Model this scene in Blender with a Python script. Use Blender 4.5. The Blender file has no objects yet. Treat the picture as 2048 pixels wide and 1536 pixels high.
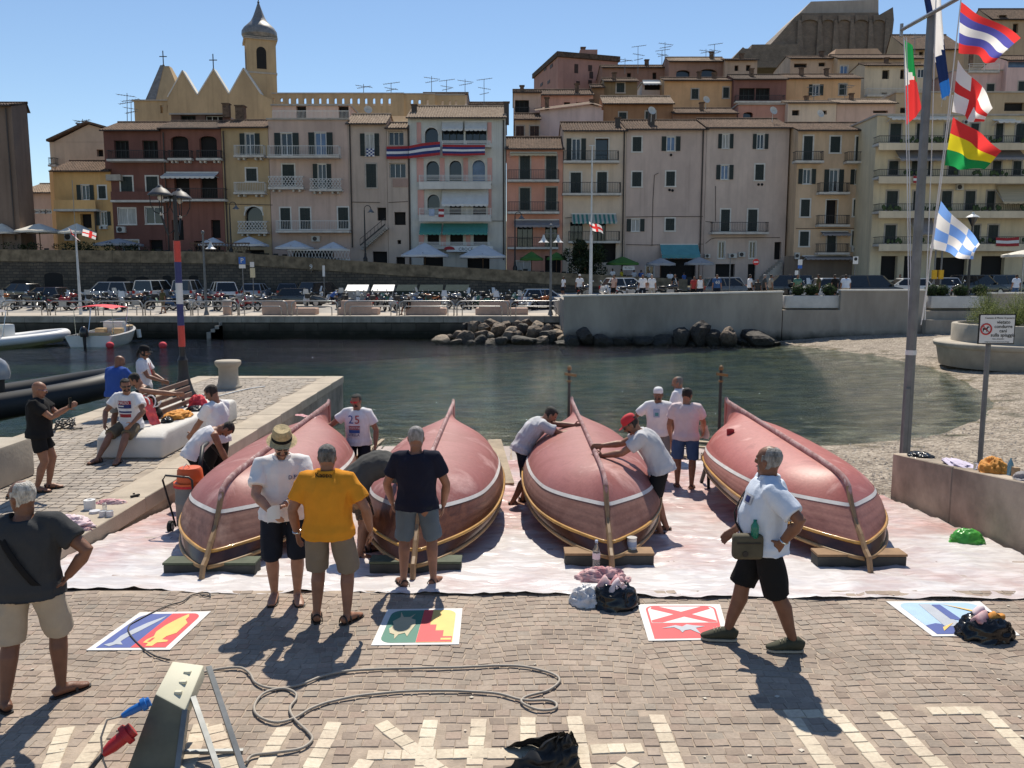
import bpy,bmesh,math,random
import numpy as np
from mathutils import Vector,Matrix,noise
from math import sin,cos,pi,radians,sqrt,atan2
random.seed(7)
SC=bpy.context.scene
COL=SC.collection
##  camera, sky, sun, exposure
F_PX,CAM_H,PITCH=1700.0,3.2,radians(7.44)
cam_data=bpy.data.cameras.new('camera')
cam_data.sensor_width=36.0
cam_data.lens=36.0*F_PX/2048.0
cam_data.clip_end=4000
cam_data.clip_start=0.05
cam=bpy.data.objects.new('camera',cam_data)
COL.objects.link(cam)
cam.location=(0,0,CAM_H)
cam.rotation_euler=(pi/2-PITCH,0,0)
SC.camera=cam
SUN_EL,SUN_AZ=radians(53),radians(1.0)
world=bpy.data.worlds.new('World')
SC.world=world
world.use_nodes=True
wn=world.node_tree.nodes
wl=world.node_tree.links
bg=wn['Background']
sky=wn.new('ShaderNodeTexSky')
sky.sky_type='NISHITA'
sky.sun_disc=False
sky.sun_elevation=SUN_EL
sky.sun_rotation=SUN_AZ
sky.altitude=0
sky.air_density=1.0
sky.dust_density=0.0
sky.ozone_density=3.0
wl.new(sky.outputs[0],bg.inputs[0])
bg.inputs[1].default_value=0.10
sun_data=bpy.data.lights.new('sun','SUN')
sun_data.energy=5.0
sun_data.angle=radians(0.53)
sun_data.color=(1.0,0.92,0.79)
sun=bpy.data.objects.new('sun',sun_data)
COL.objects.link(sun)
sun.rotation_euler=Vector((sin(SUN_AZ)*cos(SUN_EL),cos(SUN_AZ)*cos(SUN_EL),sin(SUN_EL))).to_track_quat('Z','Y').to_euler()
sun.location=(0,30,60)
SC.view_settings.view_transform='Standard'
SC.view_settings.look='None'
SC.view_settings.exposure=0.24
SC.view_settings.gamma=1.0
SC.view_settings.use_curve_mapping=False
SC.cycles.max_bounces=6
SC.cycles.diffuse_bounces=3
SC.cycles.glossy_bounces=3
SC.cycles.transmission_bounces=4
SC.cycles.transparent_max_bounces=8
SC.cycles.caustics_reflective=False
SC.cycles.caustics_refractive=False
##  measured photograph > place
CP,SP=cos(PITCH),sin(PITCH)
def ray(u,v):
 a=(u-1024.0)/F_PX
 b=(768.0-v)/F_PX
 return a,b*SP+CP,b*CP-SP
def at(u,v,Y):
 x,y,z=ray(u,v)
 t=Y/y
 return Vector((x*t,Y,CAM_H+z*t))
def on(u,v,z):
 dx,dy,dz=ray(u,v)
 t=(z-CAM_H)/dz
 return Vector((dx*t,dy*t,z))
SLIP0,SLOPE,WATER=8.0,0.08,-1.0
def gz(Y):
 return 0.0 if Y<SLIP0 else-SLOPE*(Y-SLIP0)
def slip(u,v):
 z=0.0
 for _ in range(30):
  p=on(u,v,z)
  z=0.5*z+0.5*gz(p.y)
 p.z=gz(p.y)
 return p
def mpp(Y):
 return Y/F_PX
##  materials
M={}
def _nodes(name):
 m=bpy.data.materials.new(name)
 m.use_nodes=True
 n=m.node_tree.nodes
 return m,n,m.node_tree.links,n['Principled BSDF']
def mat(name,col,rough=0.7,var=0.12,scale=3.0,bump=0.0,bscale=40.0,metal=0.0,spec=0.4,col2=None,
  coat=0.0,trans=0.0,detail=5.0,stretch=None,lo=0.35,hi=0.65,sheen=0.0):
 if name in M:return M[name]
 m,n,l,p=_nodes(name)
 p.inputs['Roughness'].default_value=rough
 p.inputs['Metallic'].default_value=metal
 p.inputs['Specular IOR Level'].default_value=spec
 if coat:p.inputs['Coat Weight'].default_value=coat;p.inputs['Coat Roughness'].default_value=0.08
 if trans:p.inputs['Transmission Weight'].default_value=trans
 tc=n.new('ShaderNodeTexCoord')
 src=tc.outputs['Object']
 if stretch:
  mp=n.new('ShaderNodeMapping');mp.inputs['Scale'].default_value=stretch
  l.new(src,mp.inputs[0]);src=mp.outputs[0]
 if var>0 or col2:
  t=n.new('ShaderNodeTexNoise');t.inputs['Scale'].default_value=scale;t.inputs['Detail'].default_value=detail
  t.inputs['Roughness'].default_value=0.6
  l.new(src,t.inputs['Vector'])
  r=n.new('ShaderNodeValToRGB')
  r.color_ramp.elements[0].position=lo;r.color_ramp.elements[1].position=hi
  c0=[max(0,c*(1-var))for c in col];c1=[min(1,c*(1+var))for c in col]if not col2 else col2
  r.color_ramp.elements[0].color=(*c0,1);r.color_ramp.elements[1].color=(*c1,1)
  l.new(t.outputs[0],r.inputs[0]);l.new(r.outputs[0],p.inputs['Base Color'])
 else:
  p.inputs['Base Color'].default_value=(*col,1)
 if bump>0:
  t2=n.new('ShaderNodeTexNoise');t2.inputs['Scale'].default_value=bscale;t2.inputs['Detail'].default_value=4
  l.new(src,t2.inputs['Vector'])
  b=n.new('ShaderNodeBump');b.inputs['Strength'].default_value=bump;b.inputs['Distance'].default_value=0.02
  l.new(t2.outputs[0],b.inputs['Height']);l.new(b.outputs[0],p.inputs['Normal'])
 M[name]=m
 return m
def lin(r,g,b):
 f=lambda c:((c/255+0.055)/1.055)**2.4 if c>10 else c/255/12.92
 return(f(r),f(g),f(b))
##  meshes and objects
def abs_loc(o):
 v=Vector((0,0,0))
 while o is not None:
  v+=o.location;o=o.parent
 return v
def tag(o,label=None,cat=None,group=None,kind=None):
 if label:o['label']=label
 if cat:o['category']=cat
 if group:o['group']=group
 if kind:o['kind']=kind
 return o
def thing(name,label,cat,loc=(0,0,0),group=None):
 o=bpy.data.objects.new(name,None)
 COL.objects.link(o)
 o.empty_display_size=0.2
 o.location=loc
 return tag(o,label,cat,group)
def link(name,mesh,parent=None,loc=None):
 o=bpy.data.objects.new(name,mesh)
 COL.objects.link(o)
 if parent is not None:o.parent=parent
 if loc is not None:o.location=loc
 return o
def copy_tree(o,parent=None):
 c=o.copy();COL.objects.link(c)
 if parent is not None:c.parent=parent
 for ch in list(o.children):copy_tree(ch,c)
 return c
def put(o,loc,rz=0.0,label=None,s=None):
 o.location=loc;o.rotation_euler=(0,0,rz)
 if s is not None:o.scale=(s,s,s)if not isinstance(s,tuple)else s
 if label:o['label']=label
 return o
class MB:
 def __init__(s):s.v=[];s.f=[];s.m=[];s.k=0
 def add(s,vs,fs):
  o=len(s.v);s.v.extend([tuple(q)for q in vs])
  for f in fs:s.f.append(tuple(i+o for i in f));s.m.append(s.k)
  return s
 def bx(s,x0,x1,y0,y1,z0,z1):
  return s.add([(x0,y0,z0),(x1,y0,z0),(x1,y1,z0),(x0,y1,z0),(x0,y0,z1),(x1,y0,z1),(x1,y1,z1),(x0,y1,z1)],
                     [(0,3,2,1),(4,5,6,7),(0,1,5,4),(1,2,6,5),(2,3,7,6),(3,0,4,7)])
 def box(s,c,d,rz=0.0,mtx=None):
  hx,hy,hz=d[0]/2,d[1]/2,d[2]/2
  R=mtx if mtx is not None else Matrix.Rotation(rz,3,'Z')
  vs=[Vector(c)+R @ Vector(q)for q in[(-hx,-hy,-hz),(hx,-hy,-hz),(hx,hy,-hz),(-hx,hy,-hz),(-hx,-hy,hz),(hx,-hy,hz),(hx,hy,hz),(-hx,hy,hz)]]
  return s.add(vs,[(0,3,2,1),(4,5,6,7),(0,1,5,4),(1,2,6,5),(2,3,7,6),(3,0,4,7)])
 def bar(s,p0,p1,w,h,up=(0,0,1)):
  p0=Vector(p0);p1=Vector(p1);t=(p1-p0);L=t.length
  if L<1e-6:return s
  t.normalize();up=Vector(up)
  if abs(t.dot(up))>0.97:up=Vector((0,1,0))if abs(t.y)<.9 else Vector((1,0,0))
  sd=t.cross(up).normalized();u=sd.cross(t)
  R=Matrix((sd,t,u)).transposed()
  return s.box((p0+p1)/2,(w,L,h),mtx=R)
 def ring(s,c,a,b,n):return[c+a*cos(2*pi*i/n)+b*sin(2*pi*i/n)for i in range(n)]
 def cyl(s,p0,p1,r0,r1=None,n=8,cap=True):
  if r1 is None:r1=r0
  return s.tube([p0,p1],[r0,r1],n,cap)
 def tube(s,pts,r,n=6,cap=True,side=None,closed=False):
  pts=[Vector(p)for p in pts];N=len(pts)
  rr=r if isinstance(r,(list,tuple))and len(r)==N else[r]*N
  vs=[];prev=None
  for i,p in enumerate(pts):
   if closed:t=pts[(i+1)%N]-pts[i-1]
   else:t=pts[min(i+1,N-1)]-pts[max(i-1,0)]
   if t.length<1e-9:t=Vector((0,0,1))
   t.normalize()
   ref=Vector(side)if side is not None else(prev if prev is not None else(Vector((1,0,0))if abs(t.x)<.8 else Vector((0,1,0))))
   a=ref-t*ref.dot(t)
   if a.length<1e-5:a=Vector((0,1,0))-t*t.y
   a.normalize();b=t.cross(a);prev=a
   q=rr[i];ra,rb=q if isinstance(q,(tuple,list))else(q,q)
   vs+=s.ring(p,a*ra,b*rb,n)
  fs=[]
  for i in range(N-1 if not closed else N):
   j=(i+1)%N
   for k in range(n):
    fs.append((i*n+k,i*n+(k+1)%n,j*n+(k+1)%n,j*n+k))
  if cap and not closed:
   fs.append(tuple(range(n-1,-1,-1)));fs.append(tuple((N-1)*n+k for k in range(n)))
  return s.add(vs,fs)
 def lathe(s,c,prof,n=16,cap=True,sx=1.0,sy=1.0):
  c=Vector(c);vs=[];N=len(prof)
  for r,z in prof:vs+=[c+Vector((r*sx*cos(2*pi*i/n),r*sy*sin(2*pi*i/n),z))for i in range(n)]
  fs=[(i*n+k,i*n+(k+1)%n,(i+1)*n+(k+1)%n,(i+1)*n+k)for i in range(N-1)for k in range(n)]
  if cap:fs.append(tuple(range(n-1,-1,-1)));fs.append(tuple((N-1)*n+k for k in range(n)))
  return s.add(vs,fs)
 def prism(s,poly,z0,z1):
  n=len(poly)
  a=sum(poly[i][0]*poly[(i+1)%n][1]-poly[(i+1)%n][0]*poly[i][1]for i in range(n))
  if a<0:poly=poly[::-1]
  return s.add([(x,y,z0)for x,y in poly]+[(x,y,z1)for x,y in poly],
                     [tuple(range(n-1,-1,-1)),tuple(range(n,2*n))]+[(i,(i+1)%n,n+(i+1)%n,n+i)for i in range(n)])
 def prismy(s,poly,y0,y1):
  n=len(poly)
  a=sum(poly[i][0]*poly[(i+1)%n][1]-poly[(i+1)%n][0]*poly[i][1]for i in range(n))
  if a<0:poly=poly[::-1]
  return s.add([(x,y0,z)for x,z in poly]+[(x,y1,z)for x,z in poly],
                     [tuple(range(n)),tuple(range(2*n-1,n-1,-1))]+[(i,n+i,n+(i+1)%n,(i+1)%n)for i in range(n)])
 def prismx(s,poly,x0,x1):
  n=len(poly)
  a=sum(poly[i][0]*poly[(i+1)%n][1]-poly[(i+1)%n][0]*poly[i][1]for i in range(n))
  if a<0:poly=poly[::-1]
  return s.add([(x0,y,z)for y,z in poly]+[(x1,y,z)for y,z in poly],
                     [tuple(range(n-1,-1,-1)),tuple(range(n,2*n))]+[(i,(i+1)%n,n+(i+1)%n,n+i)for i in range(n)])
 def ell(s,c,r,nu=12,nv=8,mtx=None):
  c=Vector(c);vs=[];fs=[]
  for j in range(1,nv):
   th=pi*j/nv
   for i in range(nu):
    q=Vector((r[0]*sin(th)*cos(2*pi*i/nu),r[1]*sin(th)*sin(2*pi*i/nu),r[2]*cos(th)))
    vs.append(c+(mtx @ q if mtx is not None else q))
  top=Vector((0,0,r[2]));bot=Vector((0,0,-r[2]))
  if mtx is not None:top=mtx @ top;bot=mtx @ bot
  vs+=[c+top,c+bot];T=len(vs)-2;B=T+1
  for j in range(nv-2):
   for i in range(nu):fs.append((j*nu+i,(j+1)*nu+i,(j+1)*nu+(i+1)%nu,j*nu+(i+1)%nu))
  for i in range(nu):
   fs.append((T,i,(i+1)%nu));fs.append((B,(nv-2)*nu+(i+1)%nu,(nv-2)*nu+i))
  return s.add(vs,fs)
 def grid(s,fn,nu,nv):
  vs=[fn(i/(nu-1),j/(nv-1))for j in range(nv)for i in range(nu)]
  fs=[(j*nu+i,j*nu+i+1,(j+1)*nu+i+1,(j+1)*nu+i)for j in range(nv-1)for i in range(nu-1)]
  return s.add(vs,fs)
 def mesh(s,name,mats,off=(0,0,0),smooth=False,angle=None):
  me=bpy.data.meshes.new(name)
  off=Vector(off)
  me.from_pydata([(x-off.x,y-off.y,z-off.z)for x,y,z in s.v],[],s.f)
  for m in(mats if isinstance(mats,(list,tuple))else[mats]):me.materials.append(m)
  if max(s.m,default=0)>0:me.polygons.foreach_set('material_index',s.m)
  if smooth:
   me.polygons.foreach_set('use_smooth',[True]*len(me.polygons))
   if angle:me.set_sharp_from_angle(angle=radians(angle))
  me.update()
  return me
 def build(s,name,mats,parent=None,smooth=False,angle=None,label=None,cat=None,group=None,kind=None,origin=None):
  if parent is not None:off=abs_loc(parent);loc=None
  else:
   if origin is None:
    xs=[q[0]for q in s.v];ys=[q[1]for q in s.v];zs=[q[2]for q in s.v]
    off=Vector(((min(xs)+max(xs))/2,(min(ys)+max(ys))/2,min(zs)))
   else:off=Vector(origin)
   loc=off
  o=link(name,s.mesh(name,mats,off,smooth,angle),parent,loc)
  return tag(o,label,cat,group,kind)
def bevel(o,w=0.02,seg=2):
 bm=bmesh.new();bm.from_mesh(o.data)
 bmesh.ops.remove_doubles(bm,verts=bm.verts,dist=1e-5)
 es=[e for e in bm.edges if len(e.link_faces)==2 and e.calc_face_angle()>0.5]
 bmesh.ops.bevel(bm,geom=es,offset=w,segments=seg,affect='EDGES',profile=0.6)
 bm.to_mesh(o.data);bm.free()
 o.data.polygons.foreach_set('use_smooth',[True]*len(o.data.polygons))
 o.data.set_sharp_from_angle(angle=radians(40))
 return o
def text_mesh(txt,size,mtl,name,parent,loc,rot,align='CENTER',ext=0.002,offset=0.0):
 cu=bpy.data.curves.new(name,'FONT')
 cu.body=txt;cu.size=size;cu.align_x=align;cu.align_y='CENTER';cu.extrude=ext;cu.resolution_u=2;cu.offset=offset
 t=bpy.data.objects.new(name,cu);COL.objects.link(t)
 me=bpy.data.meshes.new_from_object(t)
 bpy.data.objects.remove(t);bpy.data.curves.remove(cu)
 me.materials.clear();me.materials.append(mtl)
 o=link(name,me,parent)
 o.location=Vector(loc)-(abs_loc(parent)if parent is not None else Vector((0,0,0)))
 o.rotation_euler=rot
 return o
def nz(p,s=1.0,oct=2):
 return noise.fractal(Vector(p)*s,1.0,2.0,oct)
##  the large structure
def sett_material(name,cols,rough=0.75):
 m,n,l,p=_nodes(name)
 g=n.new('ShaderNodeNewGeometry');oi=n.new('ShaderNodeObjectInfo')
 a=n.new('ShaderNodeMath');a.operation='ADD';l.new(g.outputs['Random Per Island'],a.inputs[0]);l.new(oi.outputs['Random'],a.inputs[1])
 fr=n.new('ShaderNodeMath');fr.operation='FRACT';l.new(a.outputs[0],fr.inputs[0])
 r=n.new('ShaderNodeValToRGB');r.color_ramp.interpolation='LINEAR'
 els=r.color_ramp.elements
 while len(els)<len(cols):els.new(0.5)
 for i,c in enumerate(cols):els[i].position=i/(len(cols)-1);els[i].color=(*c,1)
 l.new(fr.outputs[0],r.inputs[0])
 t=n.new('ShaderNodeTexNoise');t.inputs['Scale'].default_value=1.7;t.inputs['Detail'].default_value=6
 l.new(g.outputs['Position'],t.inputs['Vector'])
 mx=n.new('ShaderNodeMix');mx.data_type='RGBA';mx.blend_type='OVERLAY';mx.inputs[0].default_value=0.55
 l.new(r.outputs[0],mx.inputs[6]);l.new(t.outputs[0],mx.inputs[7])
 t2=n.new('ShaderNodeTexNoise');t2.inputs['Scale'].default_value=38;t2.inputs['Detail'].default_value=4
 l.new(g.outputs['Position'],t2.inputs['Vector'])
 mx2=n.new('ShaderNodeMix');mx2.data_type='RGBA';mx2.blend_type='OVERLAY';mx2.inputs[0].default_value=0.3
 l.new(mx.outputs[2],mx2.inputs[6]);l.new(t2.outputs[0],mx2.inputs[7])
 l.new(mx2.outputs[2],p.inputs['Base Color'])
 b=n.new('ShaderNodeBump');b.inputs['Strength'].default_value=0.35;b.inputs['Distance'].default_value=0.01
 l.new(t2.outputs[0],b.inputs['Height']);l.new(b.outputs[0],p.inputs['Normal'])
 p.inputs['Roughness'].default_value=rough;p.inputs['Specular IOR Level'].default_value=0.35
 M[name]=m
 return m
SETT=sett_material('sett_stone',[(.225,.172,.134),(.30,.238,.188),(.275,.224,.178),(.335,.268,.212),(.285,.212,.165),(.27,.228,.185)])
PALE=sett_material('pale_marble',[(.56,.48,.365),(.61,.53,.41),(.52,.445,.335),(.58,.50,.385)])
PIERST=sett_material('pier_stone',[(.30,.255,.21),(.35,.30,.245),(.325,.285,.24),(.28,.24,.20)])
SLAB=sett_material('slip_slab',[(.33,.26,.235),(.38,.31,.28),(.35,.30,.27),(.30,.245,.22)])
mat('mortar',(.36,.29,.225),.9,.18,6,.3,60)
mat('concrete',(.37,.33,.28),.85,.18,1.3,.35,30)
mat('old_concrete',(.33,.275,.215),.9,.35,1.1,.5,14)
mat('kerb',(.40,.34,.265),.85,.15,1.5,.3,30)
def sett_mesh(name,m,seed,bev=0.12,h=0.03):
 rnd=random.Random(seed)
 c=[(-.5,-.5),(.5,-.5),(.5,.5),(-.5,.5)]
 base=[(x*(1-rnd.random()*.08)+(rnd.random()-.5)*.05,y*(1-rnd.random()*.08)+(rnd.random()-.5)*.05)for x,y in c]
 dz=[(rnd.random()-.5)*.004 for _ in range(4)]
 vs=[(x,y,-h)for x,y in base]+[(x,y,-.005+d)for(x,y),d in zip(base,dz)]+[(x*(1-bev),y*(1-bev),d)for(x,y),d in zip(base,dz)]
 fs=[(0,1,5,4),(1,2,6,5),(2,3,7,6),(3,0,4,7),(4,5,9,8),(5,6,10,9),(6,7,11,10),(7,4,8,11),(8,9,10,11)]
 return vs,fs
def lay(stones,parent,mtl,single,rest,n_single=300,h=0.03,bev=.07):
 var=[sett_mesh(single,mtl,k,bev,h)for k in range(8)]
 meshes=[]
 for vs,fs in var:
  me=bpy.data.meshes.new(single);me.from_pydata(vs,[],fs);me.materials.append(mtl);meshes.append(me)
 stones=sorted(stones,key=lambda q:(0 if 1180*0<=1 and inframe(q)else 1,q[1]**2+q[0]**2))
 off=abs_loc(parent)
 for i,(x,y,z,w,l_,rz)in enumerate(stones[:n_single]):
  o=link(single,meshes[i%8],parent,(x-off.x,y-off.y,z-off.z))
  o.rotation_euler=(0,0,rz);o.scale=(w,l_,1)
 mb=MB()
 for i,(x,y,z,w,l_,rz)in enumerate(stones[n_single:]):
  vs,fs=var[(i*7+3)%8];c,s=cos(rz),sin(rz)
  mb.add([(x+c*a*w-s*b*l_,y+s*a*w+c*b*l_,z+q)for a,b,q in vs],fs)
 if mb.v:mb.build(rest,mtl,parent,kind='stuff')
def inframe(q):
 d=Vector((q[0],q[1]*CP+(CAM_H-q[2])*SP,0));dep=q[1]*CP+(CAM_H-q[2])*SP
 if dep<.5:return False
 u=1024+F_PX*q[0]/dep
 up=q[1]*SP-(CAM_H-q[2])*CP
 v=768-F_PX*up/dep
 return 0<u<2048 and 0<v<1536
##  plaza of small setts with pale letters
plaza=MB().bx(-14,6.6,-6,8.3,-.6,-.004).build('plaza',M['mortar'],kind='structure',origin=(0,0,0))
Z7=lambda x,y:(120+x/2.327,1180+y/2.327)
Z8=lambda x,y:(960+x/1.882,1180+y/1.882)
strokes=[]
def st(z,*pts,ext=True):
 q=[on(*z(*p),0.0)for p in pts]
 for a,b in zip(q[:-1],q[1:]):
  if ext and b.y<5.6:b=b+(b-a).normalized()*.8
  strokes.append((Vector((a.x,a.y)),Vector((b.x,b.y))))
st(Z7,(30,640),(-35,800));st(Z7,(225,625),(90,829));st(Z7,(655,625),(590,829));st(Z7,(720,630),(790,829))
st(Z7,(1040,640),(940,829));st(Z7,(1280,615),(1170,829));st(Z7,(1490,618),(1640,738));st(Z7,(1725,605),(1685,829))
st(Z7,(1425,768),(1680,766));st(Z7,(1430,790),(1400,829));st(Z7,(1950,600),(1928,829))
st(Z8,(14,613),(170,608));st(Z8,(178,480),(182,612),ext=False);st(Z8,(355,475),(390,670));st(Z8,(665,470),(740,670))
st(Z8,(1150,466),(1355,464));st(Z8,(1178,482),(1310,670));st(Z8,(1340,470),(1520,670));st(Z8,(1515,460),(1730,670))
st(Z8,(1690,455),(1900,453));st(Z8,(1900,455),(2060,612));st(Z8,(575,640),(530,670))
def near_stroke(x,y):
 p=Vector((x,y));best=9
 for a,b in strokes:
  d=b-a;t=max(0,min(1,(p-a).dot(d)/d.length_squared))
  best=min(best,(p-a-d*t).length)
 return best
pale=[]
for a,b in strokes:
 d=b-a;n=max(1,round(d.length/.118));rz=atan2(d.y,d.x)
 for i in range(n):
  p=a+d*((i+.5)/n)
  pale.append((p.x+random.uniform(-.004,.004),p.y+random.uniform(-.004,.004),.004,d.length/n*1.03,.118,rz+random.uniform(-.015,.015)))
rnd=random.Random(3)
setts=[]
PW,PER=.098,1.45
y=3.9;row=0
while y<8.45:
 x=-6.3+rnd.random()*.1
 ph=rnd.random()
 while x<6.05:
  w=rnd.uniform(.088,.128)
  cx=x+w/2
  k=min(1,max(0,(y-6.15)/.5))# segmental arcs in the upper part
  u=((cx+.3)/PER)%1.0-.5
  yy=y+k*(.11*(1-4*u*u)-.055)+.02*nz((cx*1.3,y*1.3,0),1,2)+rnd.uniform(-.008,.008)
  rz=k*atan2(-8*.11*u/PER,1)*.75+rnd.uniform(-.05,.05)
  if yy<8.26 and near_stroke(cx,yy)>.080:
   setts.append((cx,yy,rnd.uniform(-.002,.002),w*.985,PW*rnd.uniform(.93,.99),rz))
  x+=w
 y+=PW;row+=1
lay(setts,plaza,SETT,'cobblestone','far_cobblestones',300)
lay(pale,plaza,PALE,'letter_stone','far_letter_stones',300,bev=.06)
lit=MB()
for _ in range(60):
 x,y=rnd.uniform(-4.5,5),rnd.uniform(5,8.2);a=rnd.random()*3
 s=rnd.uniform(.008,.022)
 lit.add([(x+s*cos(a),y+s*sin(a),.004),(x-s*sin(a),y+s*cos(a),.004),(x-s*cos(a),y-s*sin(a),.009),(x+s*sin(a),y-s*cos(a),.004)],[(0,1,2,3)])
lit.build('litter',mat('litter',(.55,.5,.42),.9),kind='stuff',label='scraps of paper and grit on the paving')
##  slipway going down into the water
SX0,SX1=-5.3,6.12
sl=MB()
sl.add([(SX0,8.31,-.06),(SX1,8.31,-.06),(SX1,40,gz(40)-.03),(SX0,40,gz(40)-.03),(SX0,8.31,-4),(SX1,8.31,-4),(SX1,40,-4),(SX0,40,-4)],
       [(0,1,2,3),(4,7,6,5),(0,4,5,1),(1,5,6,2),(2,6,7,3),(3,7,4,0)])
slipway=sl.build('slipway',M['mortar'],kind='structure',origin=(0,8.9,0))
var=[]
slabs=[]
y=8.32
while y<22.5:
 x=SX0+.02+(.3 if int(y*10)%2 else 0)
 while x<SX1-.3:
  w=.62;slabs.append((x+w/2,y+.3,gz(y+.3)-.006+rnd.uniform(-.003,.003),w*.975,.585,rnd.uniform(-.004,.004)));x+=w
 y+=.6
lay(slabs,slipway,SLAB,'paving_slab','lower_paving_slabs',300,h=.05,bev=.03)
##  pier to the left
PX0=-9.8
pier=MB().bx(PX0,-5.3,3,26.4,-4,-.012).build('pier',M['old_concrete'],kind='structure',origin=(-7.5,14,0))
MB().bx(-30,PX0-.002,-6,8.2,-4,-.006).build('quayside',M['old_concrete'],kind='structure',origin=(-20,0,0))
def edge_blocks(name,x0,x1,y0,y1,L,mtl,parent,along='y',z0=-.22,z1=.0):
 n=max(1,round(((y1-y0)if along=='y' else(x1-x0))/L))
 for i in range(n):
  if along=='y':
   a,b=y0+(y1-y0)*i/n+.006,y0+(y1-y0)*(i+1)/n-.006
   q=MB().bx(x0,x1,a,b,z0,z1+rnd.uniform(-.004,.004))
  else:
   a,b=x0+(x1-x0)*i/n+.006,x0+(x1-x0)*(i+1)/n-.006
   q=MB().bx(a,b,y0,y1,z0,z1+rnd.uniform(-.004,.004))
  bevel(q.build(name,mtl,parent),.012,1)
edge_blocks('kerb_stone',-5.86,-5.27,8.3,26.42,1.9,M['kerb'],pier)
edge_blocks('kerb_stone',PX0-.03,PX0+.5,8.3,26.42,2.2,M['kerb'],pier)
edge_blocks('kerb_stone',PX0+.52,-5.88,25.9,26.43,1.5,M['kerb'],pier,'x')
ps=[]
y=8.3
while y<25.8:
 x=PX0+.53+rnd.random()*.06
 while x<-5.95:
  w=rnd.uniform(.15,.26)
  if x+w<-5.87:ps.append((x+w/2,y+.085+.012*nz((x*2,y,0)),rnd.uniform(-.003,.002),w*.955,.158,rnd.uniform(-.03,.03)))
  x+=w
 y+=.17
lay(ps,pier,PIERST,'paving_stone','far_paving_stones',300,bev=.05)
##  beach, seabed, water
WL=[(1525,892),(1600,892),(1700,889),(1800,881),(1890,866),(1955,842),(1988,815),(1975,788),(1925,759),(1850,731),(1750,710),(1640,697),(1545,684)]
WLP=[on(u,v,WATER)for u,v in WL]
wl_xy=np.array([(p.x,p.y)for p in WLP])
inland=[(-60,20)]*0+[(p.x,p.y)for p in WLP]+[(WLP[-1].x-.8,53),(60,53),(60,-5),(6.1,-5)]
inl=np.array(inland)
def seg_dist(P,A,B):
 d=B-A;t=np.clip(((P-A)@ d)/(d @ d),0,1)
 return np.linalg.norm(P-(A+t[:,None]*d),axis=1)
def inside(P,poly):
 r=np.zeros(len(P),bool);j=len(poly)-1
 for i in range(len(poly)):
  xi,yi=poly[i];xj,yj=poly[j]
  c=((yi>P[:,1])!=(yj>P[:,1]))&(P[:,0]<(xj-xi)*(P[:,1]-yi)/(yj-yi+1e-12)+xi)
  r ^=c;j=i
 return r
def beach_h(P):
 d=np.full(len(P),1e9)
 for i in range(len(wl_xy)-1):d=np.minimum(d,seg_dist(P,wl_xy[i],wl_xy[i+1]))
 sd=np.where(inside(P,inl),d,-d)
 h=np.where(sd>0,WATER+.75*(1-np.exp(-sd*.115))+.012*np.sqrt(np.maximum(sd,0)),WATER+sd*.06)
 return np.maximum(h,-3.4),sd
def terrain(name,xs,ys,mtl,fn,kind='structure'):
 X,Y=np.meshgrid(xs,ys);P=np.stack([X.ravel(),Y.ravel()],1)
 H=fn(P)
 nx,ny=len(xs),len(ys)
 idx=np.arange(nx*ny).reshape(ny,nx)
 F=np.stack([idx[:-1,:-1],idx[:-1,1:],idx[1:,1:],idx[1:,:-1]],-1).reshape(-1,4)
 me=bpy.data.meshes.new(name)
 me.from_pydata(np.column_stack([P,H]).tolist(),[],F.tolist());me.materials.append(mtl)
 me.polygons.foreach_set('use_smooth',[True]*len(me.polygons))
 o=link(name,me);o['kind']=kind
 return o
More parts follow.
